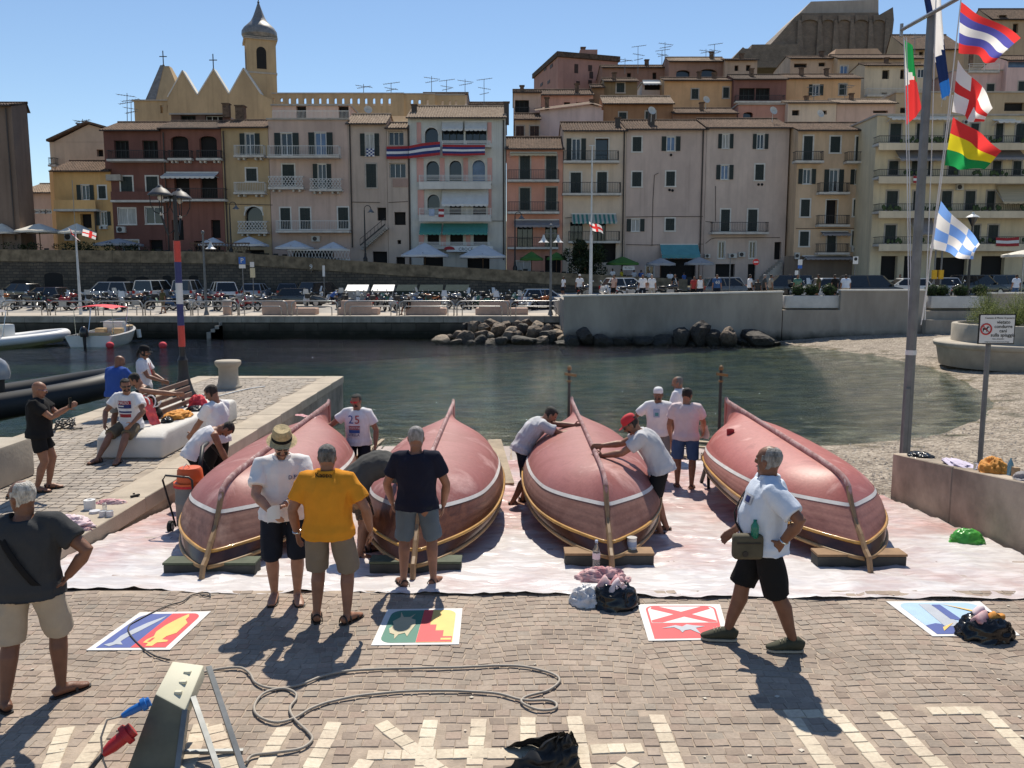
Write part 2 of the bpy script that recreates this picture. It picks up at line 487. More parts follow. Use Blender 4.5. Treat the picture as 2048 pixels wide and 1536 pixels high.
def gravel_mat():
 m,n,l,p=_nodes('gravel')
 g=n.new('ShaderNodeNewGeometry')
 v=n.new('ShaderNodeTexVoronoi');v.inputs['Scale'].default_value=16
 v2=n.new('ShaderNodeTexVoronoi');v2.inputs['Scale'].default_value=5.5
 t=n.new('ShaderNodeTexNoise');t.inputs['Scale'].default_value=1.4;t.inputs['Detail'].default_value=6
 for q in(v,v2,t):l.new(g.outputs['Position'],q.inputs['Vector'])
 sep=n.new('ShaderNodeSeparateColor');l.new(v.outputs['Color'],sep.inputs[0])
 r=n.new('ShaderNodeValToRGB');r.color_ramp.elements[0].color=(.17,.135,.105,1);r.color_ramp.elements[1].color=(.46,.40,.325,1)
 l.new(sep.outputs[0],r.inputs[0])
 mx=n.new('ShaderNodeMix');mx.data_type='RGBA';mx.blend_type='OVERLAY';mx.inputs[0].default_value=.5
 l.new(r.outputs[0],mx.inputs[6]);l.new(t.outputs[0],mx.inputs[7])
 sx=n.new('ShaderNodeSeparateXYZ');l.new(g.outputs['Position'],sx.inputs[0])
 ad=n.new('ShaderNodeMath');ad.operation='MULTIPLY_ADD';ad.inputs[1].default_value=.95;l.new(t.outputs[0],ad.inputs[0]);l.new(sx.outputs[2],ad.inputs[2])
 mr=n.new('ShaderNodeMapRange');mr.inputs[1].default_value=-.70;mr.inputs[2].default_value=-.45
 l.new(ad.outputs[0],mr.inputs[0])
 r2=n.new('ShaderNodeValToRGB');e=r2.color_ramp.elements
 e[0].color=(.026,.036,.018,1);e[1].color=(.125,.10,.045,1)  # weed tones, painted darker to stand in for light absorbed by the water
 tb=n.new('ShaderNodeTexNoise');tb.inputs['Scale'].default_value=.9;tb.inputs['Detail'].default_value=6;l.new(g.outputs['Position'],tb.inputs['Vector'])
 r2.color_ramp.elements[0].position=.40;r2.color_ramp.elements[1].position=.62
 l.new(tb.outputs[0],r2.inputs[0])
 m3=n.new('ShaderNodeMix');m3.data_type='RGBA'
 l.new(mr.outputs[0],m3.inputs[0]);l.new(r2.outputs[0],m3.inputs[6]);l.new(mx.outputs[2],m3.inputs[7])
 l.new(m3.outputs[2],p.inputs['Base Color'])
 b=n.new('ShaderNodeBump');b.inputs['Strength'].default_value=1.0;b.inputs['Distance'].default_value=.05
 ad2=n.new('ShaderNodeMath');ad2.operation='ADD';l.new(v.outputs['Distance'],ad2.inputs[0]);l.new(v2.outputs['Distance'],ad2.inputs[1])
 l.new(ad2.outputs[0],b.inputs['Height']);l.new(b.outputs[0],p.inputs['Normal'])
 p.inputs['Roughness'].default_value=.9;p.inputs['Specular IOR Level'].default_value=.2
 M['gravel']=m
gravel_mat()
def hill_noise(P,s,a):return np.array([noise.noise((x*s,y*s,0))*a for x,y in P])
def bh(P):
 h,sd=beach_h(P)
 m=P[:,0]<7.5
 h2=h+hill_noise(P,.9,.035)*(sd>0)
 return h2
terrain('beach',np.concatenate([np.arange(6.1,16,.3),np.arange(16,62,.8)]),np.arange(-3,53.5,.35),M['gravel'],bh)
def bed(P):
 y=P[:,1]
 h=np.where((P[:,0]>SX0),-SLOPE*(y-SLIP0)-.02+.10*np.clip((y-20.3)/1.2,0,1),-2.6)
 h,sd=np.maximum(h,-3.3),None
 hb,sd=beach_h(P)
 return np.maximum(h,hb)+hill_noise(P,.7,.07)*np.clip((y-21)/2,0,1)
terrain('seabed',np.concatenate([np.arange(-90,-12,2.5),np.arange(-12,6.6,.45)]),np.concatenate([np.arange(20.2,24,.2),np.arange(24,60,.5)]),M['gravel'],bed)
peb=MB()
pts=[]
while len(pts)<5200:
 x,y=rnd.uniform(6.2,17),13.0+20*rnd.random()**1.5
 pts.append((x,y))
hp,sdp=beach_h(np.array(pts))
for(x,y),z,s_ in zip(pts,hp,sdp):
 if s_<.05:continue
 r=rnd.uniform(.012,.034)*(1+(rnd.random()>.96)*1.2);a=rnd.random()*3;fz=.6
 vs=[(x+r*cos(a+k*pi/2)*(1+.3*(k%2)),y+r*sin(a+k*pi/2),z+.004)for k in range(4)]+[(x,y,z+r*fz+.006),(x,y,z-r*.4)]
 peb.add(vs,[(0,1,4),(1,2,4),(2,3,4),(3,0,4)])
peb.build('pebbles',sett_material('pebble',[(.25,.2,.16),(.42,.36,.29),(.33,.27,.22),(.5,.45,.38),(.2,.17,.15)]),kind='stuff')
def water_mat():
 m=bpy.data.materials.new('water');m.use_nodes=True
 n=m.node_tree.nodes;l=m.node_tree.links;n.clear()
 out=n.new('ShaderNodeOutputMaterial');g=n.new('ShaderNodeNewGeometry')
 mp=n.new('ShaderNodeMapping');mp.inputs['Scale'].default_value=(.55,1.25,1);l.new(g.outputs['Position'],mp.inputs[0])
 t=n.new('ShaderNodeTexNoise');t.inputs['Scale'].default_value=2.0;t.inputs['Detail'].default_value=6;t.inputs['Roughness'].default_value=.66;t.inputs['Distortion'].default_value=.4
 t2=n.new('ShaderNodeTexNoise');t2.inputs['Scale'].default_value=.35;t2.inputs['Detail'].default_value=3
 l.new(mp.outputs[0],t.inputs['Vector']);l.new(mp.outputs[0],t2.inputs['Vector'])
 mul=n.new('ShaderNodeMath');mul.operation='MULTIPLY';l.new(t.outputs[0],mul.inputs[0]);l.new(t2.outputs[0],mul.inputs[1])
 b=n.new('ShaderNodeBump');b.inputs['Strength'].default_value=1.0;b.inputs['Distance'].default_value=.22
 l.new(mul.outputs[0],b.inputs['Height'])
 fr=n.new('ShaderNodeFresnel');fr.inputs['IOR'].default_value=1.33;l.new(b.outputs[0],fr.inputs['Normal'])
 gl=n.new('ShaderNodeBsdfGlossy');gl.inputs['Roughness'].default_value=.03;l.new(b.outputs[0],gl.inputs['Normal'])
 gl.inputs['Color'].default_value=(1,1,1,1)
 tr=n.new('ShaderNodeBsdfTransparent');tr.inputs['Color'].default_value=(.78,.86,.80,1)
 mx=n.new('ShaderNodeMixShader');l.new(fr.outputs[0],mx.inputs[0]);l.new(tr.outputs[0],mx.inputs[1]);l.new(gl.outputs[0],mx.inputs[2])
 ab=n.new('ShaderNodeVolumeAbsorption');ab.inputs['Color'].default_value=(.14,.58,.42,1);ab.inputs['Density'].default_value=.13
 l.new(mx.outputs[0],out.inputs['Surface']);l.new(ab.outputs[0],out.inputs['Volume'])
 M['water']=m
water_mat()
MB().bx(-140,30,8.6,70,-5,WATER).build('water',M['water'],kind='structure',origin=(0,30,WATER))
##  far quay and promenade
QY,QZ=55.8,.4
def brick_mat(name,c1,c2,mortar,sx,sz,rough=.9,mort=.03,dirt=.45,bump=.5):
 m,n,l,p=_nodes(name)
 g=n.new('ShaderNodeNewGeometry')
 sp=n.new('ShaderNodeSeparateXYZ');l.new(g.outputs['Position'],sp.inputs[0])
 ad=n.new('ShaderNodeMath');ad.operation='ADD';l.new(sp.outputs[0],ad.inputs[0]);l.new(sp.outputs[1],ad.inputs[1])
 cb=n.new('ShaderNodeCombineXYZ');l.new(ad.outputs[0],cb.inputs[0]);l.new(sp.outputs[2],cb.inputs[1])
 tn=n.new('ShaderNodeTexNoise');tn.inputs['Scale'].default_value=1.2;l.new(g.outputs['Position'],tn.inputs['Vector'])
 va=n.new('ShaderNodeVectorMath');va.operation='MULTIPLY_ADD';va.inputs[1].default_value=(.25,.12,0);l.new(tn.outputs['Color'],va.inputs[0]);l.new(cb.outputs[0],va.inputs[2])
 b=n.new('ShaderNodeTexBrick');l.new(va.outputs[0],b.inputs['Vector'])
 b.inputs['Scale'].default_value=1.0;b.inputs['Brick Width'].default_value=sx;b.inputs['Row Height'].default_value=sz;b.inputs['Mortar Size'].default_value=mort;b.inputs['Mortar Smooth'].default_value=.4
 b.inputs['Color1'].default_value=(*c1,1);b.inputs['Color2'].default_value=(*c2,1);b.inputs['Mortar'].default_value=(*mortar,1)
 t=n.new('ShaderNodeTexNoise');t.inputs['Scale'].default_value=.55;t.inputs['Detail'].default_value=8;t.inputs['Roughness'].default_value=.7;l.new(g.outputs['Position'],t.inputs['Vector'])
 mx=n.new('ShaderNodeMix');mx.data_type='RGBA';mx.blend_type='OVERLAY';mx.inputs[0].default_value=dirt
 l.new(b.outputs[0],mx.inputs[6]);l.new(t.outputs[0],mx.inputs[7]);l.new(mx.outputs[2],p.inputs['Base Color'])
 bp=n.new('ShaderNodeBump');bp.inputs['Strength'].default_value=bump;bp.inputs['Distance'].default_value=.05;l.new(b.outputs['Fac'],bp.inputs['Height']);bp.invert=True
 l.new(bp.outputs[0],p.inputs['Normal']);p.inputs['Roughness'].default_value=rough;p.inputs['Specular IOR Level'].default_value=.2
 M[name]=m
 return m
def tide(m,z0=WATER+.12,z1=WATER+.75,c=(.022,.022,.016)):
 n,l=m.node_tree.nodes,m.node_tree.links;p=n['Principled BSDF'];g=n.new('ShaderNodeNewGeometry');s=n.new('ShaderNodeSeparateXYZ');l.new(g.outputs['Position'],s.inputs[0])
 t=n.new('ShaderNodeTexNoise');t.inputs['Scale'].default_value=1.6;t.inputs['Detail'].default_value=7;l.new(g.outputs['Position'],t.inputs['Vector']);a=n.new('ShaderNodeMath');a.operation='MULTIPLY_ADD';a.inputs[1].default_value=-.7;l.new(t.outputs[0],a.inputs[0]);l.new(s.outputs[2],a.inputs[2])
 r=n.new('ShaderNodeMapRange');r.inputs[1].default_value=z0-.35;r.inputs[2].default_value=z1-.35;l.new(a.outputs[0],r.inputs[0]);x=n.new('ShaderNodeMix');x.data_type='RGBA';l.new(r.outputs[0],x.inputs[0]);x.inputs[6].default_value=(*c,1);l.new(p.inputs['Base Color'].links[0].from_socket,x.inputs[7]);l.new(x.outputs[2],p.inputs['Base Color'])
brick_mat('quay_stone',(.15,.13,.105),(.10,.085,.07),(.07,.06,.05),1.6,.55);tide(M['quay_stone'],WATER+.2,WATER+1.1)
brick_mat('terrace_stone',(.135,.112,.085),(.085,.075,.062),(.06,.052,.045),.55,.26,dirt=.7)
brick_mat('fort_stone',(.25,.20,.16),(.20,.165,.135),(.17,.14,.115),.5,.25,dirt=.6)
mat('asphalt',(.30,.28,.255),.9,.2,.6,.2,30)
mat('promenade',(.42,.37,.31),.85,.12,.8,.1,20)
quay=MB().bx(-95,3.1,QY,80,-4,QZ-.012).build('quay',M['quay_stone'],kind='structure',origin=(-40,QY,0))
edge_blocks('cap_stone',-48,3.09,QY-.06,QY+.75,.95,mat('cap',(.34,.30,.25),.85,.25,1.2),quay,'x',-.02,QZ)
MB().bx(-95,3.1,QY+.76,60.5,QZ-.2,QZ-.004).build('promenade',M['promenade'],kind='structure')
def road_z(Y):return QZ-.006+max(0,Y-60.5)*.035
MB().prismx([(60.51,QZ-.5),(79,QZ-.5),(79,road_z(79)),(60.51,road_z(60.51))],-95,3.1).build('road',M['asphalt'],kind='structure')
RZ=1.4
MB().bx(3.11,95,53.2,140,-4,RZ).build('upper_road',M['asphalt'],kind='structure',origin=(40,60,0))
for i in range(4):# landing steps in the quay face
 x=on(438-i*8,640,.2).x*55.5/on(438,640,.2).y
 MB().bx(at(414+i*8.5,660,55.3).x,at(440,660,55.3).x,QY-.62,QY-.001,-1.5+0*i,-.62+.21*i).build('landing_step',mat('cap2',(.36,.33,.29),.85),quay)
mat('sea_wall',(.36,.315,.26),.9,.22,.5,.25,12,stretch=(1,1,.35))
tide(M['sea_wall'])
sw=thing('sea_wall','long grey rendered sea wall above the dark boulders','wall',(10,52,-1))
def wall_run(u0,u1,v0,v1,Y0,Y1,zb,name='wall',cap=True,parent=sw,th=.45,mtl=None):
 a,b=at(u0,v0,Y0),at(u1,v1,Y1)
 q=MB();q.add([(a.x,a.y,zb),(b.x,b.y,zb),(b.x,b.y+th,zb),(a.x,a.y+th,zb),(a.x,a.y,a.z),(b.x,b.y,b.z),(b.x,b.y+th,b.z),(a.x,a.y+th,a.z)],
     [(0,3,2,1),(4,5,6,7),(0,1,5,4),(1,2,6,5),(2,3,7,6),(3,0,4,7)])
 o=q.build(name,mtl or M['sea_wall'],parent)
 if cap:
  c=MB();e=.05
  c.add([(a.x-e,a.y-e,a.z+.002),(b.x+e,b.y-e,b.z+.002),(b.x+e,b.y+th+e,b.z+.002),(a.x-e,a.y+th+e,a.z+.002),(a.x-e,a.y-e,a.z+.1),(b.x+e,b.y-e,b.z+.1),(b.x+e,b.y+th+e,b.z+.1),(a.x-e,a.y+th+e,a.z+.1)],
              [(0,3,2,1),(4,5,6,7),(0,1,5,4),(1,2,6,5),(2,3,7,6),(3,0,4,7)])
  c.build('coping',mat('coping',(.74,.70,.62),.8,.1,2),parent)
 return o
wall_run(1128,1566,594,585,51,52.2,-2.5)
lw=at(1128,600,51)
MB().bx(lw.x+.003,lw.x+.45,51.45,55.9,-2.5,lw.z).build('wall',M['sea_wall'],sw)
wall_run(1566.2,1682,620,620,52.25,52.3,-1.5,cap=False,th=1.4)
sw2=thing('sea_wall','short grey wall section between the two white planters','wall',at(1765,660,52.3))
wall_run(1682.4,1852,582,582,52.3,52.3,-1.5,parent=sw2)
sw3=thing('sea_wall','stepped grey wall below the right hand planter','wall',at(1930,660,52.3))
wall_run(1852.3,2000,622,622,52.3,52.3,-1.5,cap=False,parent=sw3,th=1.6)
wall_run(1852.3,2090,640,640,51.6,51.6,-1.5,cap=False,parent=sw3,name='step')
wall_run(1985,2200,588,588,52.0,52.0,-1.5,parent=sw3)
##  terrace above the parking, held by the stone wall
TPX=[(-300,497),(0,500),(450,505),(800,529),(1100,546),(1375,560)]
TY=78.0
TP=[at(u,v,TY)for u,v in TPX]
def tz(x):
 if x<=TP[0].x:return TP[0].z
 for a,b in zip(TP[:-1],TP[1:]):
  if x<=b.x:return a.z+(b.z-a.z)*(x-a.x)/(b.x-a.x)
 return TP[-1].z
rw=thing('retaining_wall','long dark stone retaining wall behind the parked cars','wall',(-15,TY,QZ))
poly=[(TP[0].x,0)]+[(p.x,p.z)for p in TP]+[(TP[-1].x,0)]
MB().prismy(poly,TY,TY+.6).build('wall',M['terrace_stone'],rw)
mat('parapet_stone',(.20,.155,.10),.9,.4,1.4,.4,10)
for a,b in zip(TP[:-1],TP[1:]):
 n=max(2,round((b.x-a.x)/2.6))
 for i in range(n):
  p,q=a.lerp(b,i/n),a.lerp(b,(i+1)/n)
  if p.x<-50:continue
  MB().prismy([(p.x+.01,p.z-1.0),(q.x-.01,q.z-1.0),(q.x-.01,q.z+.06),(p.x+.01,p.z+.06)],TY-.09,TY-.003).build('parapet_block',M['parapet_stone'],rw)
mat('dark_opening',(.02,.019,.018),.9,0)
for u0,u1,v0 in[(20,62,560),(88,125,545),(214,252,553),(271,297,553),(325,342,551),(378,396,551)]:# arched stores in the wall
 a,b=at(u0,v0,TY),at(u1,v0,TY);r=(b.x-a.x)/2;c=(a.x+b.x)/2
 pts=[(b.x,QZ),]+[(c+r*cos(pi*k/8),a.z-.35*r+.35*r*sin(pi*k/8))for k in range(9)]+[(a.x,QZ)]
 MB().prismy(pts,TY-.02,TY-.006).build('store_door',M['dark_opening'],rw)
ter=MB()
for a,b in zip(TP[:-1],TP[1:]):
 ter.add([(a.x,TY+.6,a.z-1.0),(b.x,TY+.6,b.z-1.0),(b.x,100,b.z-1.0),(a.x,100,a.z-1.0)],[(0,1,2,3)])
ter.build('terrace',M['asphalt'],kind='structure',origin=(0,TY,0))
HP=[(-120,100,-2),(-60,100,3),(-20,110,8),(10,120,14),(40,130,20),(80,140,30),(140,150,40)]
def hillh(P):
 x,y=P[:,0],P[:,1]
 up=np.clip((y-100)/110,0,1)
 return-1.0+up*np.interp(x,[-150,-80,-30,10,60,120,220],[-1,0,9,20,42,50,30])*np.clip((330-y)/90,0,1)
terrain('hill',np.arange(-200,301,10.),np.arange(96,420,8.),mat('hill',(.13,.12,.07),.95,.3,.08),hillh)
terrain('ground',np.array([-1500,-100.5,100.5,1500.]),np.array([80,500.,2500]),mat('earth',(.15,.14,.10),.95,.2,.02),lambda P:np.full(len(P),-1.6))
##  concrete wall on the right of the slipway
rwall=thing('concrete_wall','low weathered concrete wall along the right of the slipway','wall',(6.3,9,-.1))
segs=[(13.45,.32),(11.6,.52),(9.7,.74),(7.6,.86),(5.6,.9),(3.4,.9)]
for(ya,za),(yb,zb)in zip(segs[:-1],segs[1:]):
 q=MB();x0,x1=6.14,6.52
 q.add([(x0,ya-.006,-1),(x1,ya-.006,-1),(x1,yb+.006,-1),(x0,yb+.006,-1),(x0,ya-.006,za),(x1,ya-.006,za),(x1,yb+.006,zb),(x0,yb+.006,zb)],
          [(0,1,2,3),(4,7,6,5),(0,4,5,1),(1,5,6,2),(2,6,7,3),(3,7,4,0)])
 bevel(q.build('wall_block',M['old_concrete'],rwall),.015,1)
def wall_top(Y):
 for(ya,za),(yb,zb)in zip(segs[:-1],segs[1:]):
  if yb<=Y<=ya:return za+(zb-za)*(Y-ya)/(yb-ya)
 return segs[0][1]
##  houses of the front row, upper town, church, fortress
KR,KG,KB=.42,.42,.44          # daylight reaching walls that face away from the sun
def plaster(px,name=None,var=.10,scale=.45):
 c=lin(*px);a=[c[0]/KR,c[1]/KG,c[2]/KB];lum=(a[0]+a[1]+a[2])/3;a=[q*.74+lum*.26 for q in a];k_=min(1,.68/max(a));a=[max(.012,q*k_)for q in a]
 key=name or 'plaster_%d_%d_%d'%px
 if key in M:return M[key]
 m,n,l,p=_nodes(key)
 g=n.new('ShaderNodeNewGeometry')
 mp=n.new('ShaderNodeMapping');mp.inputs['Scale'].default_value=(1,1,.45);l.new(g.outputs['Position'],mp.inputs[0])
 t=n.new('ShaderNodeTexNoise');t.inputs['Scale'].default_value=scale;t.inputs['Detail'].default_value=9;t.inputs['Roughness'].default_value=.68;l.new(mp.outputs[0],t.inputs['Vector'])
 r=n.new('ShaderNodeValToRGB');r.color_ramp.elements[0].position=.34;r.color_ramp.elements[1].position=.66
 r.color_ramp.elements[0].color=(a[0]*(1-var*1.7),a[1]*(1-var*1.7),a[2]*(1-var*1.6),1);r.color_ramp.elements[1].color=(min(.8,a[0]*(1+var)),min(.8,a[1]*(1+var)),min(.8,a[2]*(1+var)),1)
 l.new(t.outputs[0],r.inputs[0])
 mp2=n.new('ShaderNodeMapping');mp2.inputs['Scale'].default_value=(2.4,2.4,.10);l.new(g.outputs['Position'],mp2.inputs[0])
 t3=n.new('ShaderNodeTexNoise');t3.inputs['Scale'].default_value=1.0;t3.inputs['Detail'].default_value=5;l.new(mp2.outputs[0],t3.inputs['Vector'])
 mr=n.new('ShaderNodeMapRange');mr.inputs[1].default_value=.52;mr.inputs[2].default_value=.75;mr.inputs[3].default_value=0;mr.inputs[4].default_value=.38;l.new(t3.outputs[0],mr.inputs[0])
 mx=n.new('ShaderNodeMix');mx.data_type='RGBA';l.new(mr.outputs[0],mx.inputs[0]);l.new(r.outputs[0],mx.inputs[6]);mx.inputs[7].default_value=(a[0]*.55,a[1]*.55,a[2]*.55,1)
 l.new(mx.outputs[2],p.inputs['Base Color'])
 t2=n.new('ShaderNodeTexNoise');t2.inputs['Scale'].default_value=9;t2.inputs['Detail'].default_value=4;l.new(g.outputs['Position'],t2.inputs['Vector'])
 b=n.new('ShaderNodeBump');b.inputs['Strength'].default_value=.25;b.inputs['Distance'].default_value=.03;l.new(t2.outputs[0],b.inputs['Height']);l.new(b.outputs[0],p.inputs['Normal'])
 p.inputs['Roughness'].default_value=.92;p.inputs['Specular IOR Level'].default_value=.15
 M[key]=m
 return m
def tile_mat(name,c1,c2):
 m,n,l,p=_nodes(name)
 g=n.new('ShaderNodeNewGeometry')
 t=n.new('ShaderNodeTexNoise');t.inputs['Scale'].default_value=2.2;t.inputs['Detail'].default_value=8;t.inputs['Roughness'].default_value=.75;l.new(g.outputs['Position'],t.inputs['Vector'])
 v=n.new('ShaderNodeTexVoronoi');v.inputs['Scale'].default_value=4.2;l.new(g.outputs['Position'],v.inputs['Vector'])
 sep=n.new('ShaderNodeSeparateColor');l.new(v.outputs['Color'],sep.inputs[0])
 ad=n.new('ShaderNodeMath');ad.operation='MULTIPLY_ADD';ad.inputs[1].default_value=.35;l.new(sep.outputs[0],ad.inputs[0]);l.new(t.outputs[0],ad.inputs[2])
 r=n.new('ShaderNodeValToRGB');r.color_ramp.elements[0].position=.4;r.color_ramp.elements[1].position=.95
 r.color_ramp.elements[0].color=(*c1,1);r.color_ramp.elements[1].color=(*c2,1)
 l.new(ad.outputs[0],r.inputs[0]);l.new(r.outputs[0],p.inputs['Base Color'])
 p.inputs['Roughness'].default_value=.9;p.inputs['Specular IOR Level'].default_value=.15
 M[name]=m
 return m
tile_mat('tiles',(.085,.06,.046),(.22,.145,.10));tile_mat('pale_tiles',(.20,.145,.105),(.40,.31,.23));tile_mat('dark_tiles',(.055,.042,.035),(.15,.105,.08))
mat('shutter_green',(.018,.028,.026),.55,.25,2,.6,1.0,stretch=(.01,.01,22));mat('shutter_brown',(.05,.025,.018),.6,.2,2)
mat('surround',(.62,.60,.55),.8,.1,2);mat('white_frame',(.72,.72,.70),.5,.05,2);mat('stone_trim',(.40,.36,.31),.85,.15,2)
mat('glass',(.018,.021,.025),.06,0,spec=.6);mat('blue_glass',(.10,.16,.28),.12,.2,1.5,spec=.6);mat('curtain',(.42,.42,.40),.8,.3,4,stretch=(6,1,.3));mat('interior',(.012,.011,.011),.8,0)
mat('rail_white',(.62,.61,.58),.5,.05,4);mat('rail_dark',(.03,.028,.028),.5,.1,4);mat('slab',(.55,.52,.47),.85,.15,2);mat('pipe',(.055,.042,.036),.5,.2,4)
mat('awning_white',(.60,.60,.58),.85,.06,2);mat('awning_green',(.07,.26,.22),.85,.08,2);mat('awning_teal',(.10,.30,.33),.85,.08,2);mat('awning_grey',(.24,.23,.24),.85,.1,2);mat('awning_beige',(.45,.38,.26),.85,.12,2,stretch=(.2,.2,12))
mat('aircon',(.55,.54,.50),.6,.08,4);mat('plant_green',(.045,.075,.025),.8,.5,6);mat('flower_red',(.4,.05,.06),.8,.3,8)
mat('zinc',(.23,.22,.21),.5,.2,3,metal=.3)
def striped(name,c1,c2,per,axis=0):
 m,n,l,p=_nodes(name)
 g=n.new('ShaderNodeNewGeometry');s=n.new('ShaderNodeSeparateXYZ');l.new(g.outputs['Position'],s.inputs[0])
 a=n.new('ShaderNodeMath');a.operation='DIVIDE';a.inputs[1].default_value=per;l.new(s.outputs[axis],a.inputs[0])
 f=n.new('ShaderNodeMath');f.operation='FRACT';l.new(a.outputs[0],f.inputs[0])
 c=n.new('ShaderNodeMath');c.operation='GREATER_THAN';c.inputs[1].default_value=.5;l.new(f.outputs[0],c.inputs[0])
 x=n.new('ShaderNodeMix');x.data_type='RGBA';l.new(c.outputs[0],x.inputs[0]);x.inputs[6].default_value=(*c1,1);x.inputs[7].default_value=(*c2,1)
 l.new(x.outputs[2],p.inputs['Base Color']);p.inputs['Roughness'].default_value=.85
 M[name]=m
 return m
striped('awning_striped',(.05,.20,.18),(.42,.42,.38),.42)
def facade(mb,x0,x1,z0,z1,Y,holes,dep=.22):
 xs=sorted({x0,x1,*[h[0]for h in holes],*[h[1]for h in holes]});zs=sorted({z0,z1,*[h[2]for h in holes],*[h[3]for h in holes]})
 xs=[x for x in xs if x0-1e-6<=x<=x1+1e-6];zs=[z for z in zs if z0-1e-6<=z<=z1+1e-6]
 for a,b in zip(xs[:-1],xs[1:]):
  for c,d in zip(zs[:-1],zs[1:]):
   mx,mz=(a+b)/2,(c+d)/2
   if any(h[0]<mx<h[1]and h[2]<mz<h[3]for h in holes):continue
   mb.add([(a,Y,c),(b,Y,c),(b,Y,d),(a,Y,d)],[(0,1,2,3)])
 for a,b,c,d in[h[:4]for h in holes]:
  e=dep
  mb.add([(a,Y,c),(b,Y,c),(b,Y,d),(a,Y,d),(a,Y+e,c),(b,Y+e,c),(b,Y+e,d),(a,Y+e,d)],[(0,4,5,1),(1,5,6,2),(2,6,7,3),(3,7,4,0)])
def shutter_meshes(mb,a,b,c,d,y0,y1):
 w=min(.07,(b-a)*.18)
 mb.bx(a,a+w,y0,y1,c,d);mb.bx(b-w,b,y0,y1,c,d);mb.bx(a+w,b-w,y0,y1,c,c+w);mb.bx(a+w,b-w,y0,y1,d-w,d);mb.bx(a+w,b-w,y0,y1,(c+d)/2-w/2,(c+d)/2+w/2)
 mb.bx(a+w,b-w,(y0+y1)/2-.004,(y0+y1)/2+.004,c+w,d-w)
 n=max(3,int((d-c)/.16))
 for i in range(n):
  z=c+w+(d-c-2*w)*(i+.5)/n
  mb.add([(a+w,y0+.004,z-.03),(b-w,y0+.004,z-.03),(b-w,y1-.006,z+.03),(a+w,y1-.006,z+.03)],[(0,1,2,3)])
